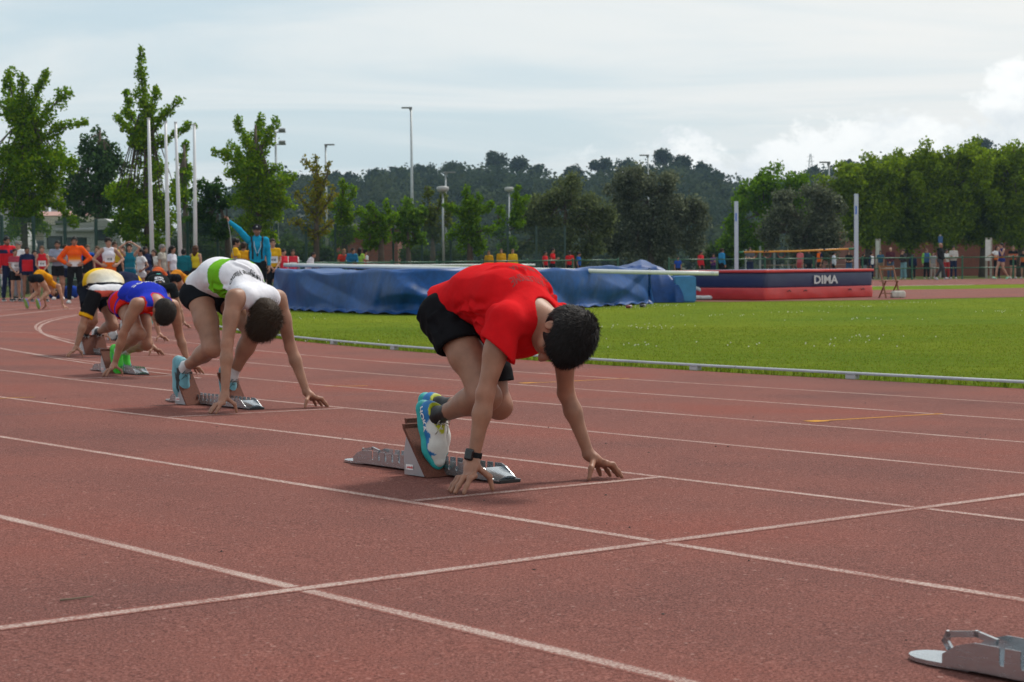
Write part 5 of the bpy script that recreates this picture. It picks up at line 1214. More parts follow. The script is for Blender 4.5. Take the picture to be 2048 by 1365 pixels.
def crossbar():
    a, b = at(1478, 505, 50.4), at(1708, 498, 49.0); root = empty('crossbar', (a + b) / 2); c = (a + b) / 2; tag(root, 'yellow high jump crossbar with green ends and black bands', 'crossbar')
    def seg(t0, t1, r, name, mat): mb = MB(); mb.tube([lerp(a, b, t0) - c, lerp(a, b, (t0 + t1) / 2) - c - A([0, 0, 0.02 * (t1 - t0)]), lerp(a, b, t1) - c], r, 8); mb.build(name, mat, root, smooth=True)
    y = plain('bar_yellow', (0.62, 0.26, 0.02), 0.4); k = M_BLACK; gmat = plain('bar_green', (0.02, 0.17, 0.06), 0.5)
    seg(0.0, 0.045, 0.032, 'end_piece', gmat); seg(0.955, 1.0, 0.032, 'end_piece', gmat); seg(0.045, 0.955, 0.027, 'bar', y)
    for t in (0.22, 0.245, 0.74): seg(t, t + 0.018, 0.029, 'band', k)
crossbar()
def folding_chair():
    c = gpt(1778, 596); root = empty('folding_chair', (c[0], c[1], 0), rad(-78)); tag(root, 'wooden folding chair standing on the red apron beside the landing mat', 'chair'); m = plain('brown_wood', (0.20, 0.075, 0.028), 0.5, scale=20)
    for s in (-1, 1):
        mb = MB(); mb.tube([(0.27, s * 0.20, 0.0), (-0.20, s * 0.20, 0.86)], 0.023, 6); mb.build('leg', m, root); mb = MB(); mb.tube([(-0.26, s * 0.17, 0.0), (0.20, s * 0.17, 0.47)], 0.021, 6); mb.build('leg', m, root)
    for i in range(6): mb = MB(); mb.box((-0.16 + 0.065 * i, 0, 0.445), (0.026, 0.19, 0.008)); mb.build('seat_slat', m, root)
    for z, x in ((0.83, -0.185), (0.76, -0.148)): mb = MB(); mb.box((x, 0, z), (0.008, 0.20, 0.028)); mb.build('back_slat', m, root)
    for z, x, w in ((0.12, 0.205, 0.2), (0.12, -0.143, 0.17)): mb = MB(); mb.tube([(x, -w, z), (x, w, z)], 0.011, 6); mb.build('stretcher', m, root)
folding_chair()
def weight():
    c = gpt(1796, 596); S = SDF(0.02); S.box((0, 0, 0.08), None, (0.19, 0.13, 0.085), 0.05); S.box((0, 0, 0.15), None, (0.15, 0.09, 0.03), 0.02, k=0.05); V, F = S.mesh(); o = mesh_np('concrete_weight', V, F, plain('weathered_concrete', (0.48, 0.45, 0.40), 0.9, var=0.25, scale=9)); o.location = (c[0], c[1], 0)
    mb = MB(); mb.tube([(-0.05, 0, 0.165), (-0.04, 0, 0.21), (0.04, 0, 0.21), (0.05, 0, 0.165)], 0.008, 6); mb.build('lifting_loop', plain('rusty_iron', (0.10, 0.05, 0.03), 0.8), o); tag(o, 'rounded pale concrete weight lying at the foot of the wooden chair', 'weight')
weight()
# red apron of the high jump area, and the strip of grass behind it
def apron():
    e1 = [gpt(1180, 597), gpt(1300, 602), gpt(1450, 604), gpt(1600, 602), gpt(1760, 600), gpt(1900, 597), gpt(2120, 593)]; e2 = [gpt(2120, 574), gpt(1900, 578.5), gpt(1760, 580), gpt(1500, 582), gpt(1180, 584)]
    P = e1 + e2; mb = MB(); mb.add([(p[0], p[1], -0.002) for p in P], [tuple(range(len(P)))]); return kind(mb.build('high_jump_apron', M_TRACK), 'structure')
apron()
# ------------------------------------------------------------------ trees
M_BARK = plain('bark', (0.085, 0.065, 0.048), 0.95, var=0.35, scale=6, bmp=0.6, bscale=14)
def leaf_quads(P, size, nrm_dir=None, flat=0.5):
    n = len(P); a = RNG.normal(size=(n, 3)); a /= np.linalg.norm(a, axis=1)[:, None]; b = RNG.normal(size=(n, 3)); b -= (a * b).sum(1)[:, None] * a; b /= np.linalg.norm(b, axis=1)[:, None]
    s = size * RNG.uniform(0.6, 1.35, (n, 1)); V = np.stack([P - a * s * 0.55, P + b * s * 0.38, P + a * s * 0.55, P - b * s * 0.38], 1).reshape(-1, 3); o = 4 * np.arange(n)
    return V, np.stack([o, o + 1, o + 2, o + 3], -1)
def blob_points(c, r, n):
    d = RNG.normal(size=(n, 3)); d /= np.linalg.norm(d, axis=1)[:, None]; rr = RNG.uniform(0.25, 1, (n, 1)) ** 0.45
    return c + d * rr * r * (1 + 0.22 * RNG.normal(size=(n, 1)))
def px_m(Y): return Y / FPX
def make_tree(name, label, Y, limbs=(), blobs=(), trunk=(), leaf=0.13, dens=1.0, cols=((0.05, 0.11, 0.012),), group=None, base=None, bare=0.0, jit=0.8):
    """limbs: ([(px,py)...], r0, r1) foliage sleeves along a branch; blobs: (px,py,r) in photograph pixels at depth Y; trunk: [(px,py)...] from the ground up"""
    k = px_m(Y); b0 = base or trunk[0]; bp = at(b0[0], b0[1], Y); gz = ground_z(bp[0], bp[1]); root = empty(name, (bp[0], bp[1], gz)); tag(root, label, 'tree', group); org = A([bp[0], bp[1], gz])
    P = []; wood = MB(); tw = [at(q[0], q[1], Y) - org for q in trunk]
    if tw:
        tw[0][2] = -0.1; wood.tube(tw, [max(0.035, 0.16 * (1 - 0.75 * i / max(1, len(tw) - 1))) * Y / 65 for i in range(len(tw))], 8)
    for pts, r0, r1 in limbs:
        q = [at(x, y, Y) - org for x, y in pts]; dz = random.uniform(-jit, jit) * r0 * k * 3.0
        for i, p in enumerate(q): p[1] += dz * (i / max(1, len(q) - 1)); p[0] += dz * 0.0
        wood.tube(q, [0.05 * (1 - 0.7 * i / max(1, len(q) - 1)) * Y / 65 for i in range(len(q))], 5)
        seg = [np.linalg.norm(q[i + 1] - q[i]) for i in range(len(q) - 1)]; tot = sum(seg); t = 0.0
        while t < 1:
            d = t * tot; i = 0
            while i < len(seg) - 1 and d > seg[i]: d -= seg[i]; i += 1
            c = lerp(q[i], q[i + 1], min(1, d / max(seg[i], 1e-6))); r = (r0 + (r1 - r0) * t) * k * random.uniform(0.75, 1.3)
            c = c + RNG.normal(0, 0.35, 3) * r
            P.append(blob_points(c, r, max(6, int(dens * 28 * (r / leaf) ** 1.6)))); t += 0.8 * r / max(tot, 1e-6)
    for x, y, r in blobs:
        c0 = at(x, y, Y) - org; R = r * k
        for q in range(9):
            d = nrm(RNG.normal(size=3)); c = c0 + d * R * random.uniform(0.35, 0.78); rr = R * random.uniform(0.30, 0.48)
            P.append(blob_points(c, rr, max(8, int(dens * 30 * (rr / leaf) ** 1.6))))
            if random.random() < 0.5 and tw: wood.tube([lerp(tw[-1], c0, 0.3), c], [0.03 * Y / 65, 0.012 * Y / 65], 4)
    if wood.v: wood.build('trunk', M_BARK, root, smooth=True)
    P = np.concatenate(P); V, F = leaf_quads(P, leaf); cl = A(cols)[RNG.integers(0, len(cols), len(P))] * RNG.uniform(0.85, 1.5, (len(P), 1))
    mesh_np('crown', V, F, M_LEAF, root, col=np.repeat(cl, 4, 0), smooth=False)
    return root
GK = ((0.105, 0.205, 0.004), (0.145, 0.25, 0.006), (0.078, 0.16, 0.004), (0.18, 0.27, 0.008)); DK = ((0.045, 0.090, 0.026), (0.058, 0.105, 0.032), (0.034, 0.068, 0.024)); OL = ((0.105, 0.125, 0.075), (0.085, 0.10, 0.058), (0.15, 0.17, 0.11), (0.065, 0.078, 0.044))
LG = ((0.090, 0.185, 0.005), (0.12, 0.215, 0.007), (0.068, 0.14, 0.005)); YL = ((0.17, 0.165, 0.012), (0.13, 0.15, 0.012), (0.19, 0.16, 0.014)); RG = ((0.145, 0.215, 0.010), (0.18, 0.25, 0.012), (0.11, 0.175, 0.008))
gk = 'ginkgo trees behind the fence'
make_tree('ginkgo_tree', 'tall ginkgo tree at the far left with spreading top above a dense skirt', 62, limbs=[([(45, 260), (20, 190), (5, 140)], 24, 9), ([(50, 280), (70, 190), (90, 135)], 24, 9), ([(48, 270), (90, 225), (128, 182)], 22, 9), ([(48, 250), (45, 180), (50, 150)], 20, 8), ([(55, 290), (110, 260), (172, 243)], 16, 6), ([(40, 240), (-10, 200), (-40, 180)], 22, 9), ([(60, 330), (120, 330), (166, 328)], 30, 12), ([(50, 400), (120, 415), (160, 450)], 14, 8), ([(50, 400), (85, 450), (104, 468)], 18, 9)],
          blobs=[(40, 330, 62), (95, 310, 45), (0, 330, 60), (60, 385, 55), (5, 400, 55), (110, 365, 38), (30, 440, 45), (-30, 370, 50), (70, 440, 28)], trunk=[(50, 560), (48, 430), (45, 300), (48, 210)], leaf=0.105, dens=1.0, cols=GK, group=gk)
make_tree('poplar_tree', 'dark drooping tree behind the two leftmost ginkgos', 78, blobs=[(200, 285, 38), (185, 330, 48), (225, 330, 42), (200, 380, 55), (160, 370, 40), (240, 385, 40), (200, 425, 50), (150, 410, 36)], trunk=[(200, 540), (198, 400), (200, 260)], leaf=0.16, dens=0.9, cols=DK)
make_tree('ginkgo_tree', 'spire-topped ginkgo tree behind the flagpoles', 64, limbs=[([(292, 290), (290, 200), (286, 150), (288, 100)], 17, 8), ([(290, 290), (258, 230), (243, 175)], 16, 8), ([(290, 300), (262, 265), (238, 232)], 14, 7), ([(292, 290), (322, 240), (357, 203)], 17, 8), ([(295, 300), (340, 275), (388, 250)], 14, 6), ([(290, 250), (300, 210), (308, 170)], 13, 7), ([(290, 280), (275, 290), (262, 292)], 14, 8), ([(295, 390), (250, 370), (208, 378)], 22, 10), ([(295, 430), (240, 440), (222, 470)], 20, 10)],
          blobs=[(295, 345, 42), (250, 390, 36), (325, 385, 38), (290, 420, 46), (260, 455, 40), (330, 440, 36), (305, 480, 34)], trunk=[(297, 560), (294, 420), (292, 300), (290, 160)], leaf=0.105, cols=GK, group=gk)
make_tree('ginkgo_tree', 'slim pointed ginkgo tree between the third and fourth flagpole', 82, limbs=[([(370, 380), (369, 320), (367, 278)], 15, 4)], blobs=[(370, 350, 20), (362, 385, 30)], trunk=[(372, 540), (371, 400), (368, 290)], leaf=0.15, cols=GK, group=gk)
make_tree('plane_tree', 'dark green pollarded plane tree right of the flagpoles', 68, limbs=[([(440, 410), (470, 402), (495, 402)], 8, 6), ([(438, 420), (420, 400), (395, 410)], 10, 8)], blobs=[(410, 385, 32), (432, 375, 26), (405, 430, 34), (450, 405, 18), (385, 450, 30), (425, 465, 34), (455, 460, 26)], trunk=[(458, 560), (455, 470), (440, 410)], leaf=0.14, dens=0.9, cols=((0.035, 0.085, 0.012), (0.05, 0.105, 0.014), (0.028, 0.065, 0.012)))
make_tree('ginkgo_tree', 'bushy ginkgo tree with several pointed tips above the starter', 66, limbs=[([(512, 340), (512, 280), (511, 228)], 22, 7), ([(510, 330), (490, 270), (475, 235)], 17, 7), ([(512, 320), (535, 270), (547, 240)], 15, 7), ([(510, 350), (470, 320), (436, 302)], 20, 8), ([(510, 330), (478, 310), (455, 290)], 16, 8), ([(510, 380), (475, 345), (450, 345)], 20, 9), ([(515, 360), (540, 340), (560, 338)], 18, 9), ([(520, 390), (565, 370), (596, 352)], 24, 9), ([(520, 400), (560, 400), (588, 410)], 20, 9)],
          blobs=[(512, 370, 36), (490, 390, 34), (540, 385, 36), (515, 420, 38), (545, 430, 30), (500, 455, 34), (530, 470, 30)], trunk=[(520, 560), (518, 450), (512, 330), (511, 250)], leaf=0.105, cols=GK, group=gk)
make_tree('young_tree', 'sparse yellowish young tree between two lamp posts', 72, limbs=[([(632, 400), (628, 350), (605, 315)], 14, 6), ([(634, 400), (636, 350), (634, 310)], 13, 5), ([(636, 400), (655, 350), (660, 325)], 12, 5), ([(630, 430), (605, 400), (590, 385)], 14, 7), ([(638, 430), (660, 400), (668, 380)], 14, 7), ([(634, 470), (600, 450), (585, 440)], 12, 7), ([(634, 470), (660, 450), (672, 440)], 12, 7), ([(634, 460), (634, 420), (632, 390)], 18, 12)], trunk=[(632, 560), (633, 470), (634, 380)], leaf=0.12, dens=0.42, cols=YL)
make_tree('ginkgo_tree', 'small ginkgo tree with tiered branches right of the yellowish tree', 74, limbs=[([(688, 430), (687, 390), (688, 360)], 13, 5), ([(688, 410), (705, 395), (712, 375)], 11, 6), ([(688, 430), (670, 415), (656, 415)], 12, 7), ([(690, 440), (712, 430), (724, 418)], 12, 7), ([(688, 455), (670, 460), (652, 465)], 12, 7), ([(690, 460), (710, 462), (728, 470)], 12, 7)], blobs=[(688, 440, 20), (685, 475, 26)], trunk=[(690, 560), (689, 460), (687, 380)], leaf=0.105, cols=GK, group=gk)
make_tree('plane_tree', 'knobbly pollarded plane tree in front of the brick building', 72, limbs=[([(760, 450), (748, 425), (745, 405)], 14, 8), ([(762, 450), (778, 430), (776, 405)], 14, 8), ([(760, 455), (738, 440), (722, 425)], 13, 8), ([(762, 460), (785, 445), (795, 430)], 13, 8), ([(758, 470), (735, 470), (715, 460)], 12, 8)], blobs=[(735, 455, 18), (765, 475, 24), (745, 490, 22)], trunk=[(763, 560), (762, 480), (760, 440)], leaf=0.11, dens=0.9, cols=LG, group='plane trees')
make_tree('plane_tree', 'bright green round plane tree left of the near disc lamp', 74, limbs=[([(815, 450), (815, 420), (812, 400)], 14, 9)], blobs=[(812, 425, 22), (800, 450, 24), (830, 448, 22), (845, 425, 14), (812, 475, 26), (840, 480, 18)], trunk=[(818, 560), (816, 460)], leaf=0.13, dens=1.0, cols=((0.085, 0.17, 0.014), (0.11, 0.19, 0.02), (0.06, 0.125, 0.012)))
make_tree('young_tree', 'thin olive-yellow tree behind the near disc lamp', 84, limbs=[([(862, 440), (858, 400), (852, 372)], 15, 6), ([(864, 440), (880, 410), (890, 385)], 15, 6), ([(866, 470), (895, 440), (905, 405)], 14, 6), ([(860, 470), (845, 440), (838, 410)], 14, 7)], blobs=[(866, 460, 24)], trunk=[(866, 560), (865, 450)], leaf=0.15, dens=0.7, cols=((0.10, 0.12, 0.02), (0.08, 0.11, 0.02)))
make_tree('ginkgo_tree', 'fresh green ginkgo tree right of the near disc lamp', 76, limbs=[([(940, 440), (936, 405), (932, 375)], 16, 6), ([(940, 430), (955, 405), (958, 388)], 14, 7), ([(940, 450), (965, 420), (988, 405)], 15, 7), ([(938, 450), (915, 425), (890, 412)], 15, 7), ([(940, 470), (970, 460), (992, 455)], 13, 7), ([(938, 470), (910, 465), (895, 470)], 13, 7)], blobs=[(940, 440, 26), (935, 480, 30), (960, 490, 22)], trunk=[(940, 560), (940, 470), (936, 390)], leaf=0.105, cols=LG, group=gk)
make_tree('ginkgo_tree', 'narrow ginkgo tree left of the big olive trees', 80, limbs=[([(998, 460), (996, 430), (1002, 412)], 13, 6), ([(1030, 450), (1032, 400), (1034, 372)], 14, 5), ([(1030, 430), (1046, 410), (1056, 395)], 11, 6)], blobs=[(1000, 465, 22), (1015, 490, 24), (1035, 450, 18)], trunk=[(1005, 560), (1003, 470)], leaf=0.14, cols=LG, group=gk)
make_tree('olive_tree', 'broad grey-green olive tree left of the two central olives', 84, blobs=[(1130, 385, 42), (1095, 420, 48), (1160, 415, 48), (1205, 440, 38), (1060, 455, 42), (1130, 455, 55), (1190, 480, 42), (1080, 490, 40), (1140, 505, 45), (1045, 500, 24)], trunk=[(1135, 570), (1132, 480), (1130, 400)], leaf=0.13, dens=1.15, cols=((0.095, 0.12, 0.046), (0.07, 0.092, 0.034), (0.125, 0.15, 0.062)), group='olive trees')
make_tree('olive_tree', 'tallest dark grey olive tree in the centre background', 88, blobs=[(1275, 365, 45), (1320, 370, 40), (1240, 385, 38), (1290, 410, 58), (1350, 415, 48), (1390, 440, 42), (1250, 440, 55), (1330, 465, 58), (1385, 485, 40), (1250, 495, 48), (1300, 515, 50), (1225, 470, 34)], trunk=[(1305, 575), (1300, 480), (1295, 400)], leaf=0.135, dens=1.15, cols=OL, group='olive trees')
make_tree('plane_tree', 'dense green tree behind the left high jump upright', 97, blobs=[(1545, 365, 40), (1590, 375, 36), (1510, 385, 40), (1550, 410, 55), (1480, 430, 46), (1465, 480, 36), (1600, 420, 40), (1500, 480, 50)], trunk=[(1535, 575), (1535, 430)], leaf=0.17, dens=1.0, cols=LG)
make_tree('olive_tree', 'low grey olive tree between the high jump uprights', 90, blobs=[(1580, 405, 36), (1640, 395, 42), (1665, 420, 38), (1560, 445, 42), (1620, 450, 55), (1675, 465, 36), (1530, 475, 32), (1600, 495, 40), (1650, 490, 40)], trunk=[(1615, 575), (1612, 460)], leaf=0.135, dens=1.15, cols=OL, group='olive trees')
rg = 'light green trees before the brick hall'
for i, (x, yt, lab) in enumerate([(1735, 322, 'slender light green tree nearest the right high jump upright'), (1815, 302, 'slender light green tree above the bald spectator'), (1890, 285, 'slender light green tree above the man in black jacket'), (1965, 282, 'slender light green tree above the white notice board'), (2040, 288, 'light green tree cut by the right edge of the picture')]):
    lim = []
    for j in range(24):
        a = rad(random.uniform(-68, 68)); L_ = random.uniform(50, 152); x1 = x + math.sin(a) * L_ * 0.80; y1 = max(yt + 6 * random.random(), 440 - math.cos(a) * L_ * 1.10 * (440 - yt) / 140); lim.append(([(x, 460), ((x + x1) / 2, (460 + y1) / 2 + 8), (x1, y1)], 22, 13))
    make_tree('shade_tree', lab, 97 + 1.5 * (i % 2), limbs=lim, blobs=[(x - 30, 380, 42), (x + 32, 385, 42), (x, 345, 40), (x - 40, 430, 36), (x + 40, 432, 36), (x - 15, 455, 30), (x + 25, 462, 28), (x - 35, 350, 34), (x + 38, 345, 34), (x + 5, 400, 44), (x - 30, 472, 22), (x - 38, yt + 38, 30), (x + 38, yt + 36, 30), (x, yt + 30, 26)], trunk=[(x, 565), (x + 3, 470), (x, 400)], leaf=0.16, dens=0.95, cols=RG, group=rg)
for x, y, r, Y, lab in [(150, 455, 40, 84, 'dark shrub behind the camper van'), (235, 440, 36, 88, 'olive brown shrub behind the pink roof'), (380, 480, 42, 86, 'green shrub behind the flagpoles'), (585, 490, 36, 90, 'green shrub behind the starter'), (640, 500, 30, 92, 'low green shrub left of the brick building'), (830, 505, 28, 92, 'low green shrub behind the two lamp posts'), (905, 505, 26, 92, 'low green shrub left of the fresh green ginkgo'), (1440, 505, 34, 98, 'dark green shrub behind the man in blue jacket'), (1010, 512, 22, 94, 'low green shrub behind the girls in yellow'), (460, 492, 34, 88, 'dark green shrub behind the starter raised arm')]:
    make_tree('shrub', lab, Y, blobs=[(x, y, r), (x - r * 0.8, y + r * 0.5, r * 0.7), (x + r * 0.8, y + r * 0.5, r * 0.7), (x, y + r * 0.9, r * 0.8)], trunk=[(x, 560), (x, y + r * 0.4)], leaf=0.16, dens=0.9, cols=((0.045, 0.085, 0.018), (0.06, 0.10, 0.02), (0.035, 0.065, 0.016)), group='shrubs behind the fence')

# ------------------------------------------------------------------ wooded hill
RIDGE = [(-200, 480), (300, 465), (420, 459), (470, 429), (540, 406), (600, 396), (660, 400), (722, 416), (745, 402), (800, 394), (880, 389), (960, 384), (1060, 394), (1130, 406), (1180, 396), (1260, 384), (1330, 374), (1400, 389), (1460, 412), (1520, 429), (1600, 404), (1660, 389), (1750, 376), (1900, 359), (2100, 349), (2400, 374)]
def ridge_y(px): return float(np.interp(px, [r[0] for r in RIDGE], [r[1] for r in RIDGE]))
def hill_pt(px, t):
    """t 0 foot .. 1 crest"""
    Y = 190 + 260 * t; c = at(px, ridge_y(px), 450); zc = c[2]; s = 0.15 * t + 0.85 * t * t * (3 - 2 * t); x = at(px, 500, Y)[0]
    return A([x, Y, -1.5 + (zc + 1.5) * s])
def hill():
    xs = np.linspace(-250, 2400, 90); V = []; n = 26
    for x in xs:
        for j in range(n):
            t = j / (n - 3)
            p = hill_pt(x, min(t, 1.0))
            if t > 1: p = p + A([0, (t - 1) * 900, -(t - 1) * 260])
            V.append(p)
    F = [(i * n + j, (i + 1) * n + j, (i + 1) * n + j + 1, i * n + j + 1) for i in range(len(xs) - 1) for j in range(n - 1)]
    return kind(mesh_np('hill', A(V), A(F), plain('hill_scrub', (0.035, 0.045, 0.028), 0.95, var=0.4, scale=0.05)), 'structure')
hill()
HC = ((0.034, 0.052, 0.030), (0.044, 0.064, 0.034), (0.026, 0.042, 0.024), (0.054, 0.074, 0.036))
def wood():
    P, Cc = [], []
    for i in range(1500):
        t = random.random() ** 0.8; px = random.uniform(380, 2150); p = hill_pt(px, t * 0.995); r = random.uniform(2.2, 4.2) * (0.75 + 0.35 * t); col = A(random.choice(HC)) * random.uniform(0.75, 1.25)
        for q in range(3):
            c = p + A([random.uniform(-1, 1) * r * 0.7, random.uniform(-1, 1) * r * 0.7, r * random.uniform(0.5, 1.25)]); pts = blob_points(c, r * 0.60, 44); P.append(pts); Cc.append(np.tile(col, (44, 1)))
    P = np.concatenate(P); Cc = np.concatenate(Cc); V, F = leaf_quads(P, 0.85); return kind(mesh_np('hill_wood', V, F, M_LEAF, None, col=np.repeat(Cc, 4, 0), smooth=False), 'stuff')
tag(wood(), 'dark evergreen wood covering the hill behind the stadium', 'wood')
def pine(px, top, wpx, label):
    Y = 452; foot = hill_pt(px, 1.0); k = px_m(Y); p = at(px, top, Y); root = empty('pine_tree', foot); tag(root, label, 'tree', 'pines on the skyline'); h = p[2] - foot[2]; r = wpx * k / 2; mb = MB()
    mb.tube([(0, 0, -1), (0.3, 0, h * 0.5), (0, 0, h * 0.8)], [0.35, 0.28, 0.15], 6); P = []
    for i in range(14):
        a = random.uniform(0, 6.28); rr = random.uniform(0.1, 0.75) * r; c = A([math.cos(a) * rr, math.sin(a) * rr, h * 0.62 + h * 0.30 * random.uniform(0.2, 1.0) * (1 - 0.5 * (rr / r) ** 2)]); P.append(blob_points(c, r * 0.36, 110)); mb.tube([(0, 0, h * 0.5), tuple(c)], [0.12, 0.05], 4)
    mb.build('trunk', M_BARK, root); P = np.concatenate(P); V, F = leaf_quads(P, 0.6); mesh_np('crown', V, F, M_LEAF, root, col=np.repeat(A(HC)[RNG.integers(0, 4, len(P))] * RNG.uniform(0.7, 1.2, (len(P), 1)), 4, 0), smooth=False)
for px, top, w, lab in [(560, 343, 40, 'dark pine on the skyline above the bushy ginkgo right side'), (675, 343, 36, 'pointed dark pine on the skyline left of the tall lamp post'), (700, 345, 34, 'small dark pine on the skyline just left of the dip'), (755, 340, 44, 'dark pine on the skyline just right of the dip'), (800, 338, 50, 'dark pine on the skyline left of the tallest lamp post'), (850, 330, 56, 'dark pine on the skyline right of the tallest lamp post'), (905, 326, 54, 'dark pine on the skyline above the disc lamps'), (1000, 303, 62, 'highest round pine left of the central gap in the skyline'), (1040, 312, 58, 'round pine right beside the highest one'), (1075, 328, 44, 'small pine at the right end of the central clump'), (1150, 334, 50, 'lone round pine in the central skyline gap'), (1205, 318, 56, 'umbrella pine at the left end of the right skyline clump'), (1255, 322, 56, 'umbrella pine second from left in the right skyline clump'), (1330, 298, 48, 'tallest pointed pine above the central olive tree'), (1362, 312, 50, 'umbrella pine right of the tallest pointed one'), (1400, 326, 46, 'flat umbrella pine overhanging the right skyline slope'), (1435, 345, 40, 'low pine at the right end of the skyline slope'), (1630, 335, 40, 'dark pine beneath the distant pylon'), (1700, 322, 40, 'dark pine behind the slender trees at right'), (1962, 276, 44, 'dark pine rising above the slender trees at far right')]: pine(px, top, w, lab)

# ------------------------------------------------------------------ buildings
def m_brick(name, c1, c2):
    m, N, L, b = new_mat(name); tc = N.new('ShaderNodeTexCoord'); br = N.new('ShaderNodeTexBrick'); br.inputs['Scale'].default_value = 3.6; br.inputs['Color1'].default_value = (*c1, 1); br.inputs['Color2'].default_value = (*c2, 1); br.inputs['Mortar'].default_value = (0.20, 0.13, 0.10, 1); br.inputs['Mortar Size'].default_value = 0.012
    mp = N.new('ShaderNodeMapping'); mp.inputs['Rotation'].default_value = (rad(90), 0, 0); L.new(tc.outputs['Object'], mp.inputs[0]); L.new(mp.outputs[0], br.inputs['Vector']); n = texn(N, L, 0.6, 4, 0.6)
    L.new(mixc(N, L, 1.0, br.outputs['Color'], ramp_node(N, L, n.outputs['Fac'], [(0.3, (0.8, 0.8, 0.8)), (0.7, (1.1, 1.1, 1.1))]), 'MULTIPLY'), b.inputs['Base Color']); b.inputs['Roughness'].default_value = 0.9; return m
M_BRICK = m_brick('red_brick', (0.22, 0.060, 0.032), (0.17, 0.048, 0.028)); M_GLASS = plain('dark_window_glass', (0.03, 0.045, 0.06), 0.12, var=0.05); M_FRAME = plain('grey_window_frame', (0.18, 0.19, 0.20), 0.5); M_CREAM = plain('cream_render', (0.42, 0.38, 0.31), 0.9, var=0.08, scale=1.5); M_DARKROOF = plain('grey_roof', (0.20, 0.20, 0.20), 0.8)
def hall(px0, px1, ytop, Y, depth, label, wins, name='brick_hall', base_z=-0.2):
    a, b = at(px0, ytop, Y), at(px1, ytop, Y); h = a[2]; cx = (a[0] + b[0]) / 2; root = empty(name, (cx, Y, 0)); tag(root, label, 'building'); hw = (b[0] - a[0]) / 2
    # front wall pierced by real window openings
    mb = MB(); xs = sorted({-hw, hw} | {w for q in wins for w in (at(q[0], 500, Y)[0] - cx, at(q[1], 500, Y)[0] - cx)}); zs = sorted({base_z, h} | {z for q in wins for z in (at(0, q[3], Y)[2], at(0, q[2], Y)[2])})
    W = [(at(q[0], 500, Y)[0] - cx, at(q[1], 500, Y)[0] - cx, at((q[0] + q[1]) / 2, q[3], Y)[2], at((q[0] + q[1]) / 2, q[2], Y)[2]) for q in wins]
    zs = sorted({base_z, h} | {z for w in W for z in w[2:]})
    for i in range(len(xs) - 1):
        for j in range(len(zs) - 1):
            x, z = (xs[i] + xs[i + 1]) / 2, (zs[j] + zs[j + 1]) / 2
            if any(w[0] < x < w[1] and w[2] < z < w[3] for w in W): continue
            mb.box((x, 0.15, z), ((xs[i + 1] - xs[i]) / 2, 0.15, (zs[j + 1] - zs[j]) / 2))
    mb.build('front_wall', M_BRICK, root)
    for s in (-1, 1): mb = MB(); mb.box((s * (hw - 0.15), depth / 2 + 0.3, h / 2), (0.15, depth / 2, h / 2)); mb.build('side_wall', M_BRICK, root)
    mb = MB(); mb.box((0, depth / 2, h + 0.15), (hw + 0.25, depth / 2 + 0.4, 0.15)); mb.build('roof', M_DARKROOF, root)
    for w in W:
        mb = MB(); x, z, ww, hh = (w[0] + w[1]) / 2, (w[2] + w[3]) / 2, (w[1] - w[0]) / 2, (w[3] - w[2]) / 2
        mb.box((x, 0.12, z + hh - 0.04), (ww, 0.05, 0.04)); mb.box((x, 0.12, z - hh + 0.04), (ww, 0.05, 0.04)); n = max(2, int(ww * 2 / 0.9))
        for q in range(n + 1): mb.box((x - ww + 2 * ww * q / n, 0.118, z), (0.035, 0.045, hh))
        f = mb.build('window', M_FRAME, root)
        for q in range(n): mb = MB(); mb.box((x - ww + 2 * ww * (q + 0.5) / n, 0.15, z), (ww / n - 0.036, 0.01, hh - 0.08)); mb.build('pane', M_GLASS, f)
        mb = MB(); mb.box((x, -0.03, z - hh - 0.03), (ww + 0.1, 0.10, 0.03)); mb.build('sill', M_CREAM, f)
    return root
hall(1715, 2330, 350, 108, 14, 'long red brick hall with wide windows behind the trees at right', [(1730, 1806, 421, 460), (1845, 1930, 423, 458), (1966, 2060, 428, 456), (2100, 2180, 430, 456)])
hall(668, 795, 458, 104, 9, 'low red brick building behind the knobbly plane tree', [(735, 762, 478, 492)])
hall(412, 512, 486, 100, 8, 'low red brick building behind the starter', [(430, 452, 498, 510), (470, 492, 498, 510)])
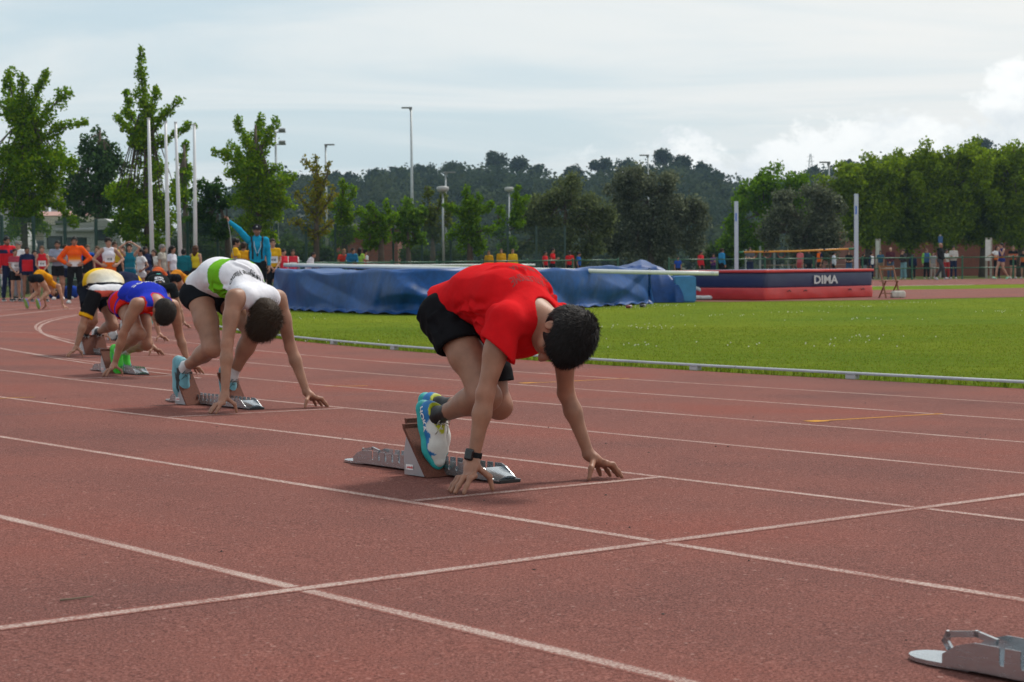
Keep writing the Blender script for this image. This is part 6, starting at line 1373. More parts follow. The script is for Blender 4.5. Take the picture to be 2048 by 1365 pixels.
def pink_roof_house():
    Y = 92; a, b = at(58, 447, Y), at(193, 447, Y); root = empty('house', ((a[0] + b[0]) / 2, Y, 0)); tag(root, 'cream house with a low pink tiled roof behind the camper van', 'building'); hw = (b[0] - a[0]) / 2; h = a[2]
    mb = MB(); mb.box((0, 4, h / 2), (hw - 0.3, 4, h / 2)); mb.build('wall', M_CREAM, root); z0 = at(100, 438, Y)[2]; z1 = at(100, 424, Y)[2]
    mb = MB(); mb.box((0, 3.6, (h + z0) / 2), (hw + 0.35, 4.6, (z0 - h) / 2 + 0.12)); mb.build('eaves_band', plain('pale_band', (0.52, 0.48, 0.40), 0.8), root)
    mb = MB(); zt = z0 + 0.13; mb.add([(-hw - 0.45, -1.1, zt), (hw + 0.45, -1.1, zt), (hw * 0.35, 2.6, z1 + 0.1), (-hw - 0.45, 2.6, z1 + 0.1), (-hw - 0.45, 8.3, zt), (hw + 0.45, 8.3, zt)], [(0, 1, 2, 3), (3, 2, 5, 4), (1, 5, 2), (0, 3, 4), (0, 4, 5, 1)]); mb.build('roof', plain('pink_roof_tiles', (0.36, 0.20, 0.17), 0.85, var=0.15, scale=6, bmp=0.4, bscale=12), root)
    for x in (-hw * 0.55, hw * 0.1, hw * 0.6): mb = MB(); mb.box((x, -0.03, 2.0), (0.5, 0.05, 0.55)); f = mb.build('window', M_FRAME, root); mb = MB(); mb.box((x, -0.085, 2.0), (0.44, 0.01, 0.48)); mb.build('pane', M_GLASS, f)
    mb = MB(); mb.box((-hw * 0.9, 9.5, h + 0.9), (1.2, 1.2, 1.6)); mb.build('upper_storey', plain('grey_render', (0.33, 0.33, 0.33), 0.9), root)
pink_roof_house()
def grey_house():
    Y = 98; a, b = at(-60, 402, Y), at(22, 402, Y); root = empty('house', ((a[0] + b[0]) / 2, Y, 0)); tag(root, 'grey flat-roofed house glimpsed through the leaves at the left edge', 'building'); hw = (b[0] - a[0]) / 2; mb = MB(); mb.box((0, 4, a[2] / 2), (hw, 4, a[2] / 2)); mb.build('wall', plain('grey_render', (0.33, 0.33, 0.33), 0.9), root); mb = MB(); mb.box((0, 4, a[2] + 0.12), (hw + 0.2, 4.2, 0.12)); mb.build('roof', M_CREAM, root); mb = MB(); mb.box((hw * 0.5, -0.03, a[2] * 0.6), (0.6, 0.04, 0.6)); mb.build('window', M_GLASS, root)
grey_house()
def camper(px0, px1, Y, label, flip=1):
    """motor caravan, side on: px0 rear, px1 front of the over-cab nose"""
    a, b = at(px0, 500, Y)[0], at(px1, 500, Y)[0]; L_ = b - a; root = empty('camper_van', (a, Y, 0.1)); tag(root, label, 'camper van', 'camper vans behind the fence'); wht = plain('camper_white', (0.50, 0.51, 0.50), 0.35, var=0.05, scale=2)
    pr = [(0, 0.45), (0.0, 2.35), (0.06, 2.50), (0.30 * L_, 2.62), (0.62 * L_, 2.66), (0.70 * L_, 2.78), (0.80 * L_, 2.80), (0.90 * L_, 2.62), (0.97 * L_, 2.25), (1.0 * L_, 1.85), (0.985 * L_, 1.62), (0.90 * L_, 1.60), (0.955 * L_, 1.15), (1.06 * L_, 0.98), (1.08 * L_, 0.45)]
    mb = MB(); mb.prism(pr, 2.1, lambda p, q, t: (p, t, q)); mb.build('body', wht, root, bevel=0.02)
    mb = MB(); mb.tube([(0.16 * L_, -0.05, 2.36), (0.66 * L_, -0.05, 2.36)], 0.085, 8); mb.build('awning', plain('awning_grey', (0.42, 0.43, 0.43), 0.5), root)
    for x, z, w, h in ((0.78 * L_, 2.17, 0.32, 0.21), (0.42 * L_, 1.85, 0.42, 0.25), (0.14 * L_, 1.9, 0.30, 0.25)):
        mb = MB(); mb.box((x, -0.012, z), (w, 0.014, h)); f = mb.build('window', M_BLACK, root, bevel=0.01); mb = MB(); mb.box((x, -0.03, z), (w - 0.06, 0.006, h - 0.06)); mb.build('pane', M_GLASS, f)
    mb = MB(); mb.box((0.62 * L_, -0.008, 1.45), (0.33, 0.010, 0.95)); d = mb.build('door', plain('camper_door', (0.45, 0.46, 0.45), 0.4), root); mb = MB(); mb.box((0.62 * L_ + 0.24, -0.024, 1.4), (0.04, 0.008, 0.02)); mb.build('handle', M_BLACK, d)
    mb = MB(); mb.box((0.25 * L_, -0.008, 2.685), (0.25, 0.2, 0.04)); mb.build('roof_hatch', M_FRAME, root)
    for x in (0.22 * L_, 0.92 * L_): mb = MB(); mb.tube([(x, -0.02, 0.33), (x, 0.2, 0.33)], 0.33, 16); t = mb.build('wheel', M_BLACK, root); mb = MB(); mb.tube([(x, -0.03, 0.33), (x, 0.0, 0.33)], 0.19, 12); mb.build('rim', M_ALU, t)
camper(88, 242, 66.5, 'white over-cab camper van parked behind the fence and the orange hoodie man'); camper(-130, 46, 68, 'white camper van cut by the left edge behind the red jacket man')

# ------------------------------------------------------------------ fence, railing, poles
M_GREEN = plain('dark_green_paint', (0.010, 0.045, 0.035), 0.45, var=0.1); M_RAILGREEN = plain('green_rail_paint', (0.012, 0.095, 0.045), 0.45, var=0.1)
def ring_pt(px, R):
    """where the line of sight at column px meets the far side of a circle round the bend"""
    r = ray(px, 520); d = nrm(r[:2]); b = d @ -CEN; c = CEN @ CEN - R * R; t = -b + math.sqrt(max(0, b * b - c)); return d * t
def ring_range(R, px0, px1, step):
    a0, a1 = (math.atan2(*(ring_pt(p, R) - CEN)[::-1]) for p in (px0, px1)); n = max(1, int(abs(a0 - a1) * R / step)); return [CEN + R * A([math.cos(a0 + (a1 - a0) * i / n), math.sin(a0 + (a1 - a0) * i / n)]) for i in range(n + 1)]
def wire_fence():
    pts = ring_range(51.5, -60, 1130, 1.55); root = empty('wire_mesh_fence', (*pts[0], ground_z(*pts[0]))); tag(root, 'tall dark green wire mesh fence with posts behind the spectators', 'fence'); o0 = A(root.location); post = panel = None; H = 2.62
    for i, p in enumerate(pts):
        g = ground_z(*p)
        if post is None: mb = MB(); mb.box((0, 0, H / 2), (0.05, 0.05, H / 2 + 0.03)); mb.box((0, 0, H + 0.04), (0.056, 0.056, 0.012)); post = mb.build('post', M_GREEN, root); o = post
        else: o = post.copy(); COL.objects.link(o); o.parent = root
        o.location = A([p[0], p[1], g]) - o0
        if i + 1 < len(pts):
            q = pts[i + 1]; L_ = np.linalg.norm(q - p); an = math.atan2(*(q - p)[::-1])
            if panel is None:
                mb = MB(); n = 26
                for k in range(1, n): mb.box((L_ * k / n, 0, H / 2 + 0.03), (0.0045, 0.0045, H / 2 - 0.06))
                for k in range(13): mb.box((L_ / 2, 0.007, 0.10 + k * (H - 0.12) / 12), (L_ / 2 - 0.04, 0.0045, 0.0045))
                panel = mb.build('mesh_panel', M_GREEN, root); o = panel
            else: o = panel.copy(); COL.objects.link(o); o.parent = root
            o.location = A([p[0], p[1], g]) - o0; o.rotation_euler = (0, 0, an)
wire_fence()
def railing(px0, px1, R, label, h=1.08, low=0.55):
    pts = ring_range(R, px0, px1, 2.45); root = empty('railing', (*pts[0], ground_z(*pts[0]))); tag(root, label, 'railing', 'green tube railings'); o0 = A(root.location); post = None
    for i, p in enumerate(pts):
        g = ground_z(*p)
        if post is None: mb = MB(); mb.tube([(0, 0, 0), (0, 0, h + 0.04)], 0.042, 8); mb.tube([(0, 0, h + 0.04), (0, 0, h + 0.075)], [0.05, 0.02], 8); post = mb.build('post', M_RAILGREEN, root); o = post
        else: o = post.copy(); COL.objects.link(o); o.parent = root
        o.location = A([p[0], p[1], g]) - o0
    for z in (h - 0.02, low):
        for i in range(len(pts) - 1):
            a, b = (A([*q, ground_z(*q) + z]) - o0 for q in (pts[i], pts[i + 1])); mb = MB(); mb.tube([a, b], 0.028, 7); mb.build('rail', M_RAILGREEN, root, smooth=True)
railing(-60, 1236, 47.6, 'green tube railing along the bend behind the tarpaulin'); railing(1338, 2130, 47.6, 'green tube railing before the spectators on the right')
M_POLE = plain('white_pole_paint', (0.58, 0.59, 0.62), 0.4, var=0.05); M_GALV = m_alu('lamp_post_steel', (0.40, 0.43, 0.44), 0.5)
for x0, y0, x1, lab in [(297, 238, 305, 'tallest white flagpole, leftmost of the four'), (331, 245, 337, 'white flagpole second from left'), (351, 246, 362, 'white flagpole third from left'), (388.5, 250, 391, 'white flagpole furthest right of the four')]:
    Y = 60 if x0 != 388.5 else 63; t = at(x0, y0, Y); b = at(x1, 545, Y); g = ground_z(b[0], b[1]); mb = MB(); k = (t - b) / (t[2] - b[2]); b = b + k * (g - b[2]); mb.tube([b, lerp(b, t, 0.5), t], [0.085, 0.070, 0.045], 12); mb.tube([b, b + A([0, 0, 0.05])], 0.16, 12); o = mb.build('flagpole', M_POLE, smooth=True); tag(o, lab, 'flagpole', 'white flagpoles')
    mb = MB(); mb.tube([t, t + A([0, 0, 0.03])], [0.06, 0.06], 10); mb.build('cap', M_POLE, o)
def lamp_post(px, ytop, Y, arm, label, kind_='arm', r=0.09):
    t = at(px, ytop, Y); g = ground_z(t[0], t[1]); root = empty('lamp_post', (t[0], t[1], g)); tag(root, label, 'lamp post', 'lamp posts'); h = t[2] - g; mb = MB(); mb.tube([(0, 0, 0), (0, 0, h * 0.5), (0, 0, h)], [r * 1.3, r, r * 0.65], 10); mb.build('post', M_GALV, root, smooth=True)
    if kind_ == 'arm': mb = MB(); mb.box((arm * 0.28, 0, h + 0.0), (0.36, 0.13, 0.045)); mb.box((arm * 0.03, 0, h - 0.1), (0.09, 0.07, 0.08)); mb.build('lamp_head', plain('lamp_grey', (0.16, 0.17, 0.17), 0.4), root, bevel=0.02)
    elif kind_ == 'disc': mb = MB(); mb.tube([(0, 0, h - 0.05), (0, 0, h), (0, 0, h + 0.10), (0, 0, h + 0.19), (0, 0, h + 0.22)], [0.10, 0.24, 0.27, 0.26, 0.15], 16); mb.build('lamp_head', plain('lamp_pale', (0.34, 0.35, 0.35), 0.5), root, smooth=True)
    else:
        for z in (h - 0.1, h - 1.0):
            mb = MB(); mb.box((0, 0, z), (0.75, 0.05, 0.05)); cb = mb.build('crossbar', M_GALV, root)
            for x in (-0.5, 0.5): mb = MB(); mb.box((x, -0.20, z + 0.12), (0.24, 0.10, 0.13), basis((1, 0, 0), (0, 0.85, 0.5))); mb.build('floodlight', plain('lamp_grey', (0.16, 0.17, 0.17), 0.4), cb, bevel=0.02)
lamp_post(822, 216, 118, -1, 'tallest thin lamp post, its flat head pointing left', r=0.10); lamp_post(651, 290, 122, 1, 'thin lamp post with a flat head pointing right, left of the tallest'); lamp_post(551, 262, 128, 0, 'floodlight mast with four lamps behind the bushy ginkgo', 'flood', 0.11)
lamp_post(885.5, 383, 76, 0, 'near lamp post with a round disc head before the fresh green ginkgo', 'disc', 0.055); lamp_post(891, 345, 112, 1, 'lamp post just behind the round disc lamp', r=0.07); lamp_post(1018, 382, 104, 0, 'thin lamp post with disc head left of the olive trees', 'disc', 0.06); lamp_post(1658, 325, 116, -1, 'lamp head rising above the grey olive tree at right', r=0.08); lamp_post(1296, 311, 130, -1, 'lamp head peeping over the tallest olive tree', r=0.08)
def pylon():
    t = at(1621, 308, 470); f = at(1621, 345, 470); root = empty('radio_mast', f - A([0, 0, 3])); tag(root, 'tiny lattice mast on the skyline behind the high jump bar', 'mast'); h = t[2] - f[2] + 3; mb = MB()
    for sx in (-1, 1): mb.tube([(sx * 0.9, 0, 0), (sx * 0.15, 0, h)], 0.10, 4)
    for k in range(9): z = h * k / 9; w = 0.9 - 0.75 * k / 9; mb.tube([(-w, 0, z), (w * 0.9, 0, z + h / 9)], 0.06, 4)
    mb.build('lattice', M_GALV, root)
    for z in (h * 0.75, h * 0.9): mb = MB(); mb.tube([(-1.0, 0, z), (1.0, 0, z)], 0.07, 4); mb.build('cross_arm', M_GALV, root)
pylon()
def board(px, y0, y1, Y, w, label, col, legs=True):
    t = at(px, y0, Y); b = at(px, y1, Y); g = ground_z(t[0], t[1]); root = empty('notice_board', (t[0], t[1], g)); tag(root, label, 'notice board'); mb = MB(); mb.box((0, 0, (t[2] + b[2]) / 2 - g), (w, 0.03, (t[2] - b[2]) / 2)); mb.build('panel', col, root, bevel=0.008)
    for x in ((-w * 0.45, w * 1.25) if legs else (0,)): mb = MB(); mb.tube([(x, 0.06, 0), (x, 0.06, t[2] - g + 0.1)], 0.06, 8); mb.build('post', plain('post_beige', (0.30, 0.28, 0.24), 0.7), root)
board(1976, 480, 522, 86, 0.13, 'tall white notice board on two posts beside the walking athlete', plain('board_white', (0.55, 0.56, 0.54), 0.5)); board(1755, 482, 528, 89, 0.09, 'narrow pale board on posts behind the woman in blue', plain('board_pale', (0.42, 0.44, 0.40), 0.5)); board(1881, 473, 486, 92, 0.12, 'small blue sign above the man in black jacket', plain('sign_blue', (0.02, 0.08, 0.22), 0.5), False)
def gym():
    root = empty('exercise_frame', at(1545, 560, 92) * A([1, 1, 0])); tag(root, 'outdoor exercise frame with grey posts and dark red rings', 'exercise frame')
    for i in range(6): mb = MB(); mb.tube([(-1.4 + i * 0.75, 0, 0), (-1.4 + i * 0.75, 0, 1.75 + 0.15 * (i % 2))], 0.055, 8); mb.build('post', M_GALV, root)
    for i in range(5):
        c = A([-1.02 + i * 0.75, 0, 1.45]); mb = MB(); mb.tube([c + A([0.19 * math.cos(a), 0, 0.19 * math.sin(a)]) for a in np.linspace(0, 6.283, 15)], 0.035, 6); mb.build('ring', plain('ring_red', (0.22, 0.03, 0.025), 0.5), root)
gym()
def picnic_table(px, Y, label):
    p = at(px, 560, Y); root = empty('picnic_table', (p[0], p[1], 0.1)); tag(root, label, 'table'); m = plain('grey_wood', (0.24, 0.17, 0.12), 0.8)
    for i in range(4): mb = MB(); mb.box((0, -0.27 + 0.18 * i, 0.78), (0.9, 0.08, 0.02)); mb.build('top_plank', m, root)
    for s in (-1, 1): mb = MB(); mb.box((0, s * 0.7, 0.45), (0.9, 0.12, 0.02)); mb.build('bench', m, root)
    for s in (-1, 1): mb = MB(); mb.box((s * 0.65, 0, 0.4), (0.03, 0.65, 0.03)); mb.tube([(s * 0.65, -0.6, 0), (s * 0.65, -0.2, 0.76)], 0.035, 6); mb.tube([(s * 0.65, 0.6, 0), (s * 0.65, 0.2, 0.76)], 0.035, 6); mb.build('trestle', m, root)
picnic_table(1560, 89, 'wooden picnic table before the exercise frame'); picnic_table(1680, 89.5, 'grey picnic table right of the boy in orange vest')
def bag(px, py, col, label):
    c = gpt(px, py); S = SDF(0.025); S.box((0, 0, 0.16), None, (0.30, 0.16, 0.16), 0.12); S.ell((0.1, 0, 0.30), None, (0.16, 0.10, 0.06), 0.06); V, F = S.mesh(); o = mesh_np('sports_bag', cloth_fold(V, F, 0.012, 16), F, M_CLOTH, col=np.tile(A(col), (len(V), 1))); o.location = c; tag(o, label, 'bag'); mb = MB(); mb.tube([(-0.15, -0.1, 0.3), (-0.1, -0.12, 0.42), (0.1, -0.12, 0.42), (0.15, -0.1, 0.3)], 0.012, 6); mb.build('strap', M_BLACK, o)
bag(119, 598, (0.012, 0.04, 0.20), 'blue sports bag on the ground behind the crouching woman'); bag(136, 596, (0.015, 0.05, 0.28), 'bright blue sports bag left of the man in orange hoodie')
# ------------------------------------------------------------------ standing people
def stand(pose='down', H=1.75, turn=0.0, stance=0.10, female=False, look=0.0):
    k = H / 1.75
    J = dict(pelvis=(0, 0, 0.94), waist=(0.0, 0, 1.09), chest=(0.0, 0, 1.28), neck=(-0.01, 0, 1.465), head=(0.012, 0, 1.60), hf=(math.cos(look), math.sin(look), -0.05), hu=(0, 0, 1), shr=(-0.01, -0.175, 1.405), shl=(-0.01, 0.175, 1.405),
             hpr=(0, -0.085, 0.92), hpl=(0, 0.085, 0.92), knr=(0.015, -stance, 0.50), knl=(0.015, stance, 0.50), anr=(-0.02, -stance * 1.15, 0.088), anl=(-0.02, stance * 1.15, 0.088), footr=((0.97, -0.25, 0), (0, 0, 1)), footl=((0.97, 0.25, 0), (0, 0, 1)), calfr=(-1, 0, 0), calfl=(-1, 0, 0), butt=(-0.045, 0, -0.02))
    if female:
        for q in ('shr', 'shl'): J[q] = (J[q][0], J[q][1] * 0.88, J[q][2])
        J['arm'] = 0.86; J['leg'] = 0.95
    sx = 0.88 if female else 1.0
    arms = dict(down=((-0.02, 0.225, 1.12), (0.05, 0.235, 0.87)), hips=((-0.06, 0.385, 1.16), (0.075, 0.205, 1.02)), crossed=((0.06, 0.225, 1.13), (0.215, -0.05, 1.16)), head=((0.06, 0.33, 1.60), (0.05, 0.075, 1.755)), front=((0.02, 0.205, 1.13), (0.19, 0.035, 0.93)),
                phone=((0.0, 0.205, 1.13), (0.23, 0.07, 1.20)), lean=((0.14, 0.24, 1.10), (0.36, 0.11, 1.06)), point=((0.27, 0.23, 1.36), (0.52, 0.26, 1.33)), raise_=((0.03, 0.40, 1.53), (0.06, 0.56, 1.74)), side=((0.02, 0.40, 1.25), (0.10, 0.62, 1.18)), pocket=((-0.06, 0.275, 1.13), (0.04, 0.20, 0.93)), face=((0.10, 0.20, 1.14), (0.17, 0.07, 1.42)))
    pr, pl = pose if isinstance(pose, tuple) else (pose, pose)
    if 'lean' in (pr, pl):
        for q, d in (('waist', 0.04), ('chest', 0.11), ('neck', 0.19), ('head', 0.235), ('shr', 0.16), ('shl', 0.16)): J[q] = (J[q][0] + d, J[q][1], J[q][2] - d * 0.25)
    for s, p, sg in (('r', pr, -1), ('l', pl, 1)):
        e, w = arms[p]; J['el' + s] = (e[0], sg * e[1] * sx, e[2]); J['wr' + s] = (w[0], sg * w[1] * sx, w[2])
        if p == 'crossed' and s == 'l': J['wrl'] = (0.235, 0.05 * -1, 1.13)
    if 'crossed' in (pr, pl): J['wrr'] = (0.235, 0.06, 1.13); J['wrl'] = (0.225, -0.06, 1.17)
    for q in list(J):
        if not q.startswith(('foot', 'calf')) and q not in ('hf', 'hu', 'butt', 'arm', 'leg'): J[q] = tuple(A(J[q], float) * k)
    for s, p, sg in (('r', pr, -1), ('l', pl, 1)):
        d = A(J['wr' + s]) - A(J['el' + s]); th = {'hips': (0, -sg * 0.3, 1), 'head': (1, 0, 0.3), 'crossed': (0, 0, 1), 'phone': (0.3, 0, 1), 'lean': (0, 0, 1)}.get(p, (1, -sg * 0.3, 0.2))
        J['hand' + s] = free_hand(J['wr' + s], d if p not in ('hips', 'head') else (d * 0.4 + A([0.2, -sg * 0.4, -0.1]) if p == 'hips' else A([0, -sg, 0.1])), (0, -sg, 0), th, 0.35, k)
    return J
def walk(J, f=1, st=0.22):
    k = J['head'][2] / 1.60
    J['knr'] = (0.20 * k * f, -0.09 * k, 0.52 * k); J['anr'] = (0.27 * k * f, -0.09 * k, 0.10 * k); J['knl'] = (-0.03 * k * f, 0.09 * k, 0.50 * k); J['anl'] = (-0.30 * k * f, 0.09 * k, 0.14 * k)
    J['footr'] = ((0.98, 0, 0.18), (-0.18, 0, 0.98)); J['footl'] = ((0.85, 0, -0.5), (0.5, 0, 0.85)); return J
W_, K_, GY, NB, BL, RD, OR, YE, TQ = (0.68, 0.68, 0.70), (0.014, 0.014, 0.016), (0.22, 0.23, 0.26), (0.016, 0.022, 0.06), (0.02, 0.07, 0.35), (0.55, 0.018, 0.022), (0.75, 0.13, 0.012), (0.66, 0.40, 0.012), (0.012, 0.16, 0.22)
BR, BD, GH = (0.035, 0.02, 0.012), (0.013, 0.011, 0.010), (0.20, 0.19, 0.18)
TAN, FAIR, DARK = (0.34, 0.175, 0.112), (0.43, 0.25, 0.175), (0.25, 0.13, 0.085)
def split(hi, lo, z, soft=0.0):
    def fn(V, J):
        k = J['head'][2] / 1.60; t = np.clip((V[:, 2] / k - z) / max(soft, 1e-3) + 0.5, 0, 1)[:, None]; return A(lo) * (1 - t) + A(hi) * t
    return fn
def panel(body, sleeve, yoke=None, zy=1.36):
    def fn(V, J):
        k = J['head'][2] / 1.60; c = np.tile(A(body, float), (len(V), 1)); c[np.abs(V[:, 1]) > 0.165 * k] = sleeve
        if yoke is not None: c[V[:, 2] > zy * k] = yoke
        return c
    return fn
LEFT = 'spectators by the bend on the left'; MID = 'people behind the tarpaulin'; RIGHT = 'spectators at the railing on the right'
def P(label, px, yf, yh, yaw=None, pose='down', top=('tee', W_), bot=('shorts', K_), shoe=(0.25, 0.25, 0.26), hair=('short', BD), skin=TAN, female=False, Y=None, group=None, walkf=0, stance=0.10, beard=None, g=1.0, look=0.0, lod=None, topkw=None, botkw=None, bib=None):
    """px = column of the person, yf / yh = feet / top of the head in the photograph, Y = distance"""
    if Y is None:
        q = gpt(px, yf); Y = q[1]
    else: q = at(px, yf, Y)
    gz = ground_z(q[0], q[1]); H = (at(px, yh, Y)[2] - gz) / 1.005; H = max(1.2, min(1.98, H / 1.0)) 
    toc = math.atan2(-q[1], -q[0]); rz = toc + rad(yaw or 0)
    J = stand(pose, H * 1.0, female=female, stance=stance, look=look)
    if walkf: J = walk(J, walkf)
    k = H / 1.75; far = Y > 62; lod = lod or ((0.024, 0.021, 0.015) if far else (0.017, 0.015, 0.0105))
    tk, tc_ = top; tdict = dict(kind=tk, col=tc_, loose=0.012, hem=0.75 if tk != 'singlet' else 0.6, fold=0.003, name={'tee': 'shirt', 'singlet': 'singlet', 'jacket': 'jacket', 'hoodie': 'hoodie'}[tk]); tdict.update(topkw or {})
    if tk in ('jacket', 'hoodie'): tdict['loose'] = tdict.get('loose', 0.012) + 0.012; tdict['hem'] = 0.95
    bk, bc = bot; bdict = dict(kind=bk, col=bc, len=0.55 if bk == 'shorts' else 0.22, flare=0.012 if bk != 'briefs' else 0.002, loose=0.012 if bk != 'briefs' else 0.004, fold=0.003); bdict.update(botkw or {})
    root, ob = make_person(label, (q[0], q[1], gz), rz, J, g=k * g * (0.93 if female else 1.0), res=lod, hand_res=0.014 if far else 0.0095, skin=skin, hair=dict(style=hair[0], col=hair[1], th=0.014), top=tdict, bottom=bdict, shoes=dict(col=shoe, sole=(0.45, 0.45, 0.45)), beard=beard, group=group)
    if bib:
        c = A([0.3, 0.0, 1.17 * k]); me = MB(); w, h = 0.115 * k, 0.085 * k; bv = bvh_of(ob['top']); n = 6; V = []
        for i in range(n):
            for j in range(n):
                p = A([0.5, -w + 2 * w * i / (n - 1), 1.17 * k - h + 2 * h * j / (n - 1)]); hit = bv.ray_cast(Vector(p), Vector((-1, 0, 0)), 1.0); V.append(tuple(hit[0] + Vector((0.006, 0, 0))) if hit[0] else (0.12, p[1], p[2]))
        me.add(V, [(i * n + j, (i + 1) * n + j, (i + 1) * n + j + 1, i * n + j + 1) for i in range(n - 1) for j in range(n - 1)]); bo = me.build('race_bib', plain('bib_paper', (0.70, 0.71, 0.74), 0.6, var=0.03), ob['top'])
        print_text(bib, 0.085 * k, (0.5, 0, 1.135 * k), (0, 1, 0), (0, 0, 1), (-1, 0, 0), ob['top'], plain('bib_ink', (0.02, 0.02, 0.03), 0.6), name='bib_number', off=0.010, bold=0.002)
    return root, ob, J
# --- left, beside the bend
def redjacket(V, J):
    k = J['head'][2] / 1.60; c = np.tile(A([0.55, 0.02, 0.03]), (len(V), 1)); z = V[:, 2] / k; c[(z > 1.27) & (z < 1.37) & (np.abs(V[:, 1]) > 0.03)] = NB; return c
def striped(V, J): c = np.tile(A(NB, float), (len(V), 1)); c[np.abs(np.abs(V[:, 1]) - 0.185 * J['head'][2] / 1.60) < 0.016] = W_; return c
P('man in red and navy hooded jacket and striped navy trousers at far left', 16, 603, 471, 25, 'down', ('hoodie', redjacket), ('pants', striped), (0.02, 0.02, 0.025), ('short', BD), TAN, group=LEFT, beard=(0.06, 0.035, 0.025))
P('grey-haired man half hidden behind the girls at far left', 39, 598, 480, -30, 'down', ('tee', W_), ('pants', GY), K_, ('curly', GH), FAIR, Y=50.5, group=LEFT)
P('smiling girl with white bib top between the red jacket and the navy jacket', 32, 603, 495, 15, 'front', ('tee', split((0.35, 0.05, 0.08), (0.5, 0.5, 0.55), 1.28)), ('shorts', K_), K_, ('pony', BR), FAIR, True, Y=47.5, group=LEFT, bib='421')
P('woman in navy and red track jacket with bare legs', 56, 604, 491, 5, 'down', ('jacket', panel((0.55, 0.02, 0.03), NB, NB, 1.31)), ('briefs', NB), K_, ('bun', BD), DARK, True, group=LEFT)
P('girl in red singlet with race bib beside the navy jacket woman', 86, 604, 489, -3, 'front', ('singlet', (0.50, 0.02, 0.03)), ('shorts', K_), K_, ('pony', (0.09, 0.05, 0.025)), FAIR, True, group=LEFT, bib='414', botkw=dict(len=0.25))
P('man in grey-blue T-shirt with folded arms left of the orange hoodie', 117, 600, 479, -5, 'crossed', ('tee', (0.26, 0.29, 0.38)), ('shorts', K_), (0.5, 0.45, 0.46), ('short', BD), TAN, group=LEFT, beard=(0.05, 0.035, 0.025))
def orange_hoodie(V, J):
    k = J['head'][2] / 1.60; z = V[:, 2] / k; c = np.tile(A([0.80, 0.10, 0.012]), (len(V), 1)); m = np.abs(V[:, 1]) < 0.155 * k; t = np.clip((z - 1.12) / 0.14, 0, 1)[:, None]; u = np.clip((z - 1.05) / 0.09, 0, 1)[:, None]
    g2 = (A([0.80, 0.28, 0.02]) * (1 - t) + A([0.80, 0.10, 0.012]) * t); g3 = A([0.72, 0.72, 0.76]) * (1 - u) + g2 * u; c[m] = g3[m]; return c
P('smiling man in orange and white hoodie with hands on hips', 151, 607, 471, 0, 'hips', ('hoodie', orange_hoodie), ('pants', K_), (0.42, 0.43, 0.44), ('short', BD), TAN, group=LEFT, stance=0.135)
P('woman in black and blue top behind the orange hoodie man', 177, 600, 487, 10, 'down', ('tee', panel(K_, (0.02, 0.09, 0.40), (0.02, 0.09, 0.40), 1.38)), ('shorts', K_), (0.45, 0.48, 0.42), ('pony', (0.10, 0.06, 0.035)), FAIR, True, group=LEFT, botkw=dict(len=0.25))
P('boy in white and orange singlet with race bib and hands on hips', 219, 603, 473, 12, 'hips', ('singlet', split((0.66, 0.66, 0.74), (0.72, 0.14, 0.012), 1.12, 0.06)), ('shorts', (0.70, 0.12, 0.012)), (0.5, 0.5, 0.5), ('curly', BD), FAIR, Y=45, group=LEFT, bib='418')
P('person half hidden behind the white and orange singlet', 231, 598, 481, 20, 'down', ('tee', split((0.50, 0.35, 0.03), K_, 1.1)), ('pants', K_), K_, ('short', BR), TAN, Y=50, group=LEFT)
P('girl in teal singlet with both hands on her head', 261, 600, 485, -5, 'head', ('singlet', split((0.012, 0.15, 0.22), (0.20, 0.35, 0.42), 1.02, 0.05)), ('shorts', (0.012, 0.12, 0.20)), K_, ('pony', BR), FAIR, True, Y=46, group=LEFT, botkw=dict(len=0.22))
P('girl in white T-shirt and white shorts seen from the side', 283, 600, 495, -60, ('hips', 'hips'), ('tee', W_), ('shorts', (0.55, 0.56, 0.60)), K_, ('pony', BD), TAN, True, Y=46.5, group=LEFT, botkw=dict(len=0.3))
P('bearded man in dark jacket with yellow straps behind the white T-shirt girl', 292, 600, 491, 25, 'front', ('jacket', panel(NB, K_)), ('pants', K_), K_, ('short', BD), DARK, Y=49, group=LEFT, beard=(0.03, 0.02, 0.015))
P('old man in beige shirt in profile between the flagpoles', 326, 600, 487, 70, 'down', ('tee', (0.36, 0.34, 0.30)), ('pants', (0.25, 0.23, 0.2)), K_, ('short', GH), FAIR, Y=49.5, group=LEFT)
P('girl in white and blue shirt with long black hair looking back', 346, 600, 489, 60, ('down', 'down'), ('tee', panel((0.60, 0.60, 0.68), (0.55, 0.56, 0.66), None)), ('shorts', NB), K_, ('long', BD), TAN, True, Y=45.5, group=LEFT, botkw=dict(len=0.25))
P('person with teal backpack seen from behind', 369, 600, 496, 165, 'down', ('jacket', (0.012, 0.14, 0.18)), ('pants', K_), K_, ('short', BD), TAN, Y=50, group=LEFT)
P('girl in grey hoodie leaning next to the yellow top', 380, 600, 500, 140, 'lean', ('jacket', (0.30, 0.31, 0.35)), ('pants', K_), K_, ('pony', BR), TAN, True, Y=51, group=LEFT)
P('girl in yellow singlet with brown hair seen from behind', 393, 600, 488, 150, 'down', ('singlet', (0.60, 0.50, 0.03)), ('shorts', K_), K_, ('long', (0.07, 0.03, 0.015)), FAIR, True, Y=50, group=LEFT)
P('girl with dark hair peeping between the navy jacket and the red singlet', 71, 600, 498, 10, 'down', ('jacket', NB), ('pants', NB), K_, ('long', BD), FAIR, True, Y=50.5, group=LEFT)
P('boy in pale blue shirt behind the folded arms', 133, 598, 488, 20, 'down', ('tee', (0.20, 0.30, 0.42)), ('shorts', NB), (0.4, 0.4, 0.4), ('curly', BR), FAIR, Y=51, group=LEFT)
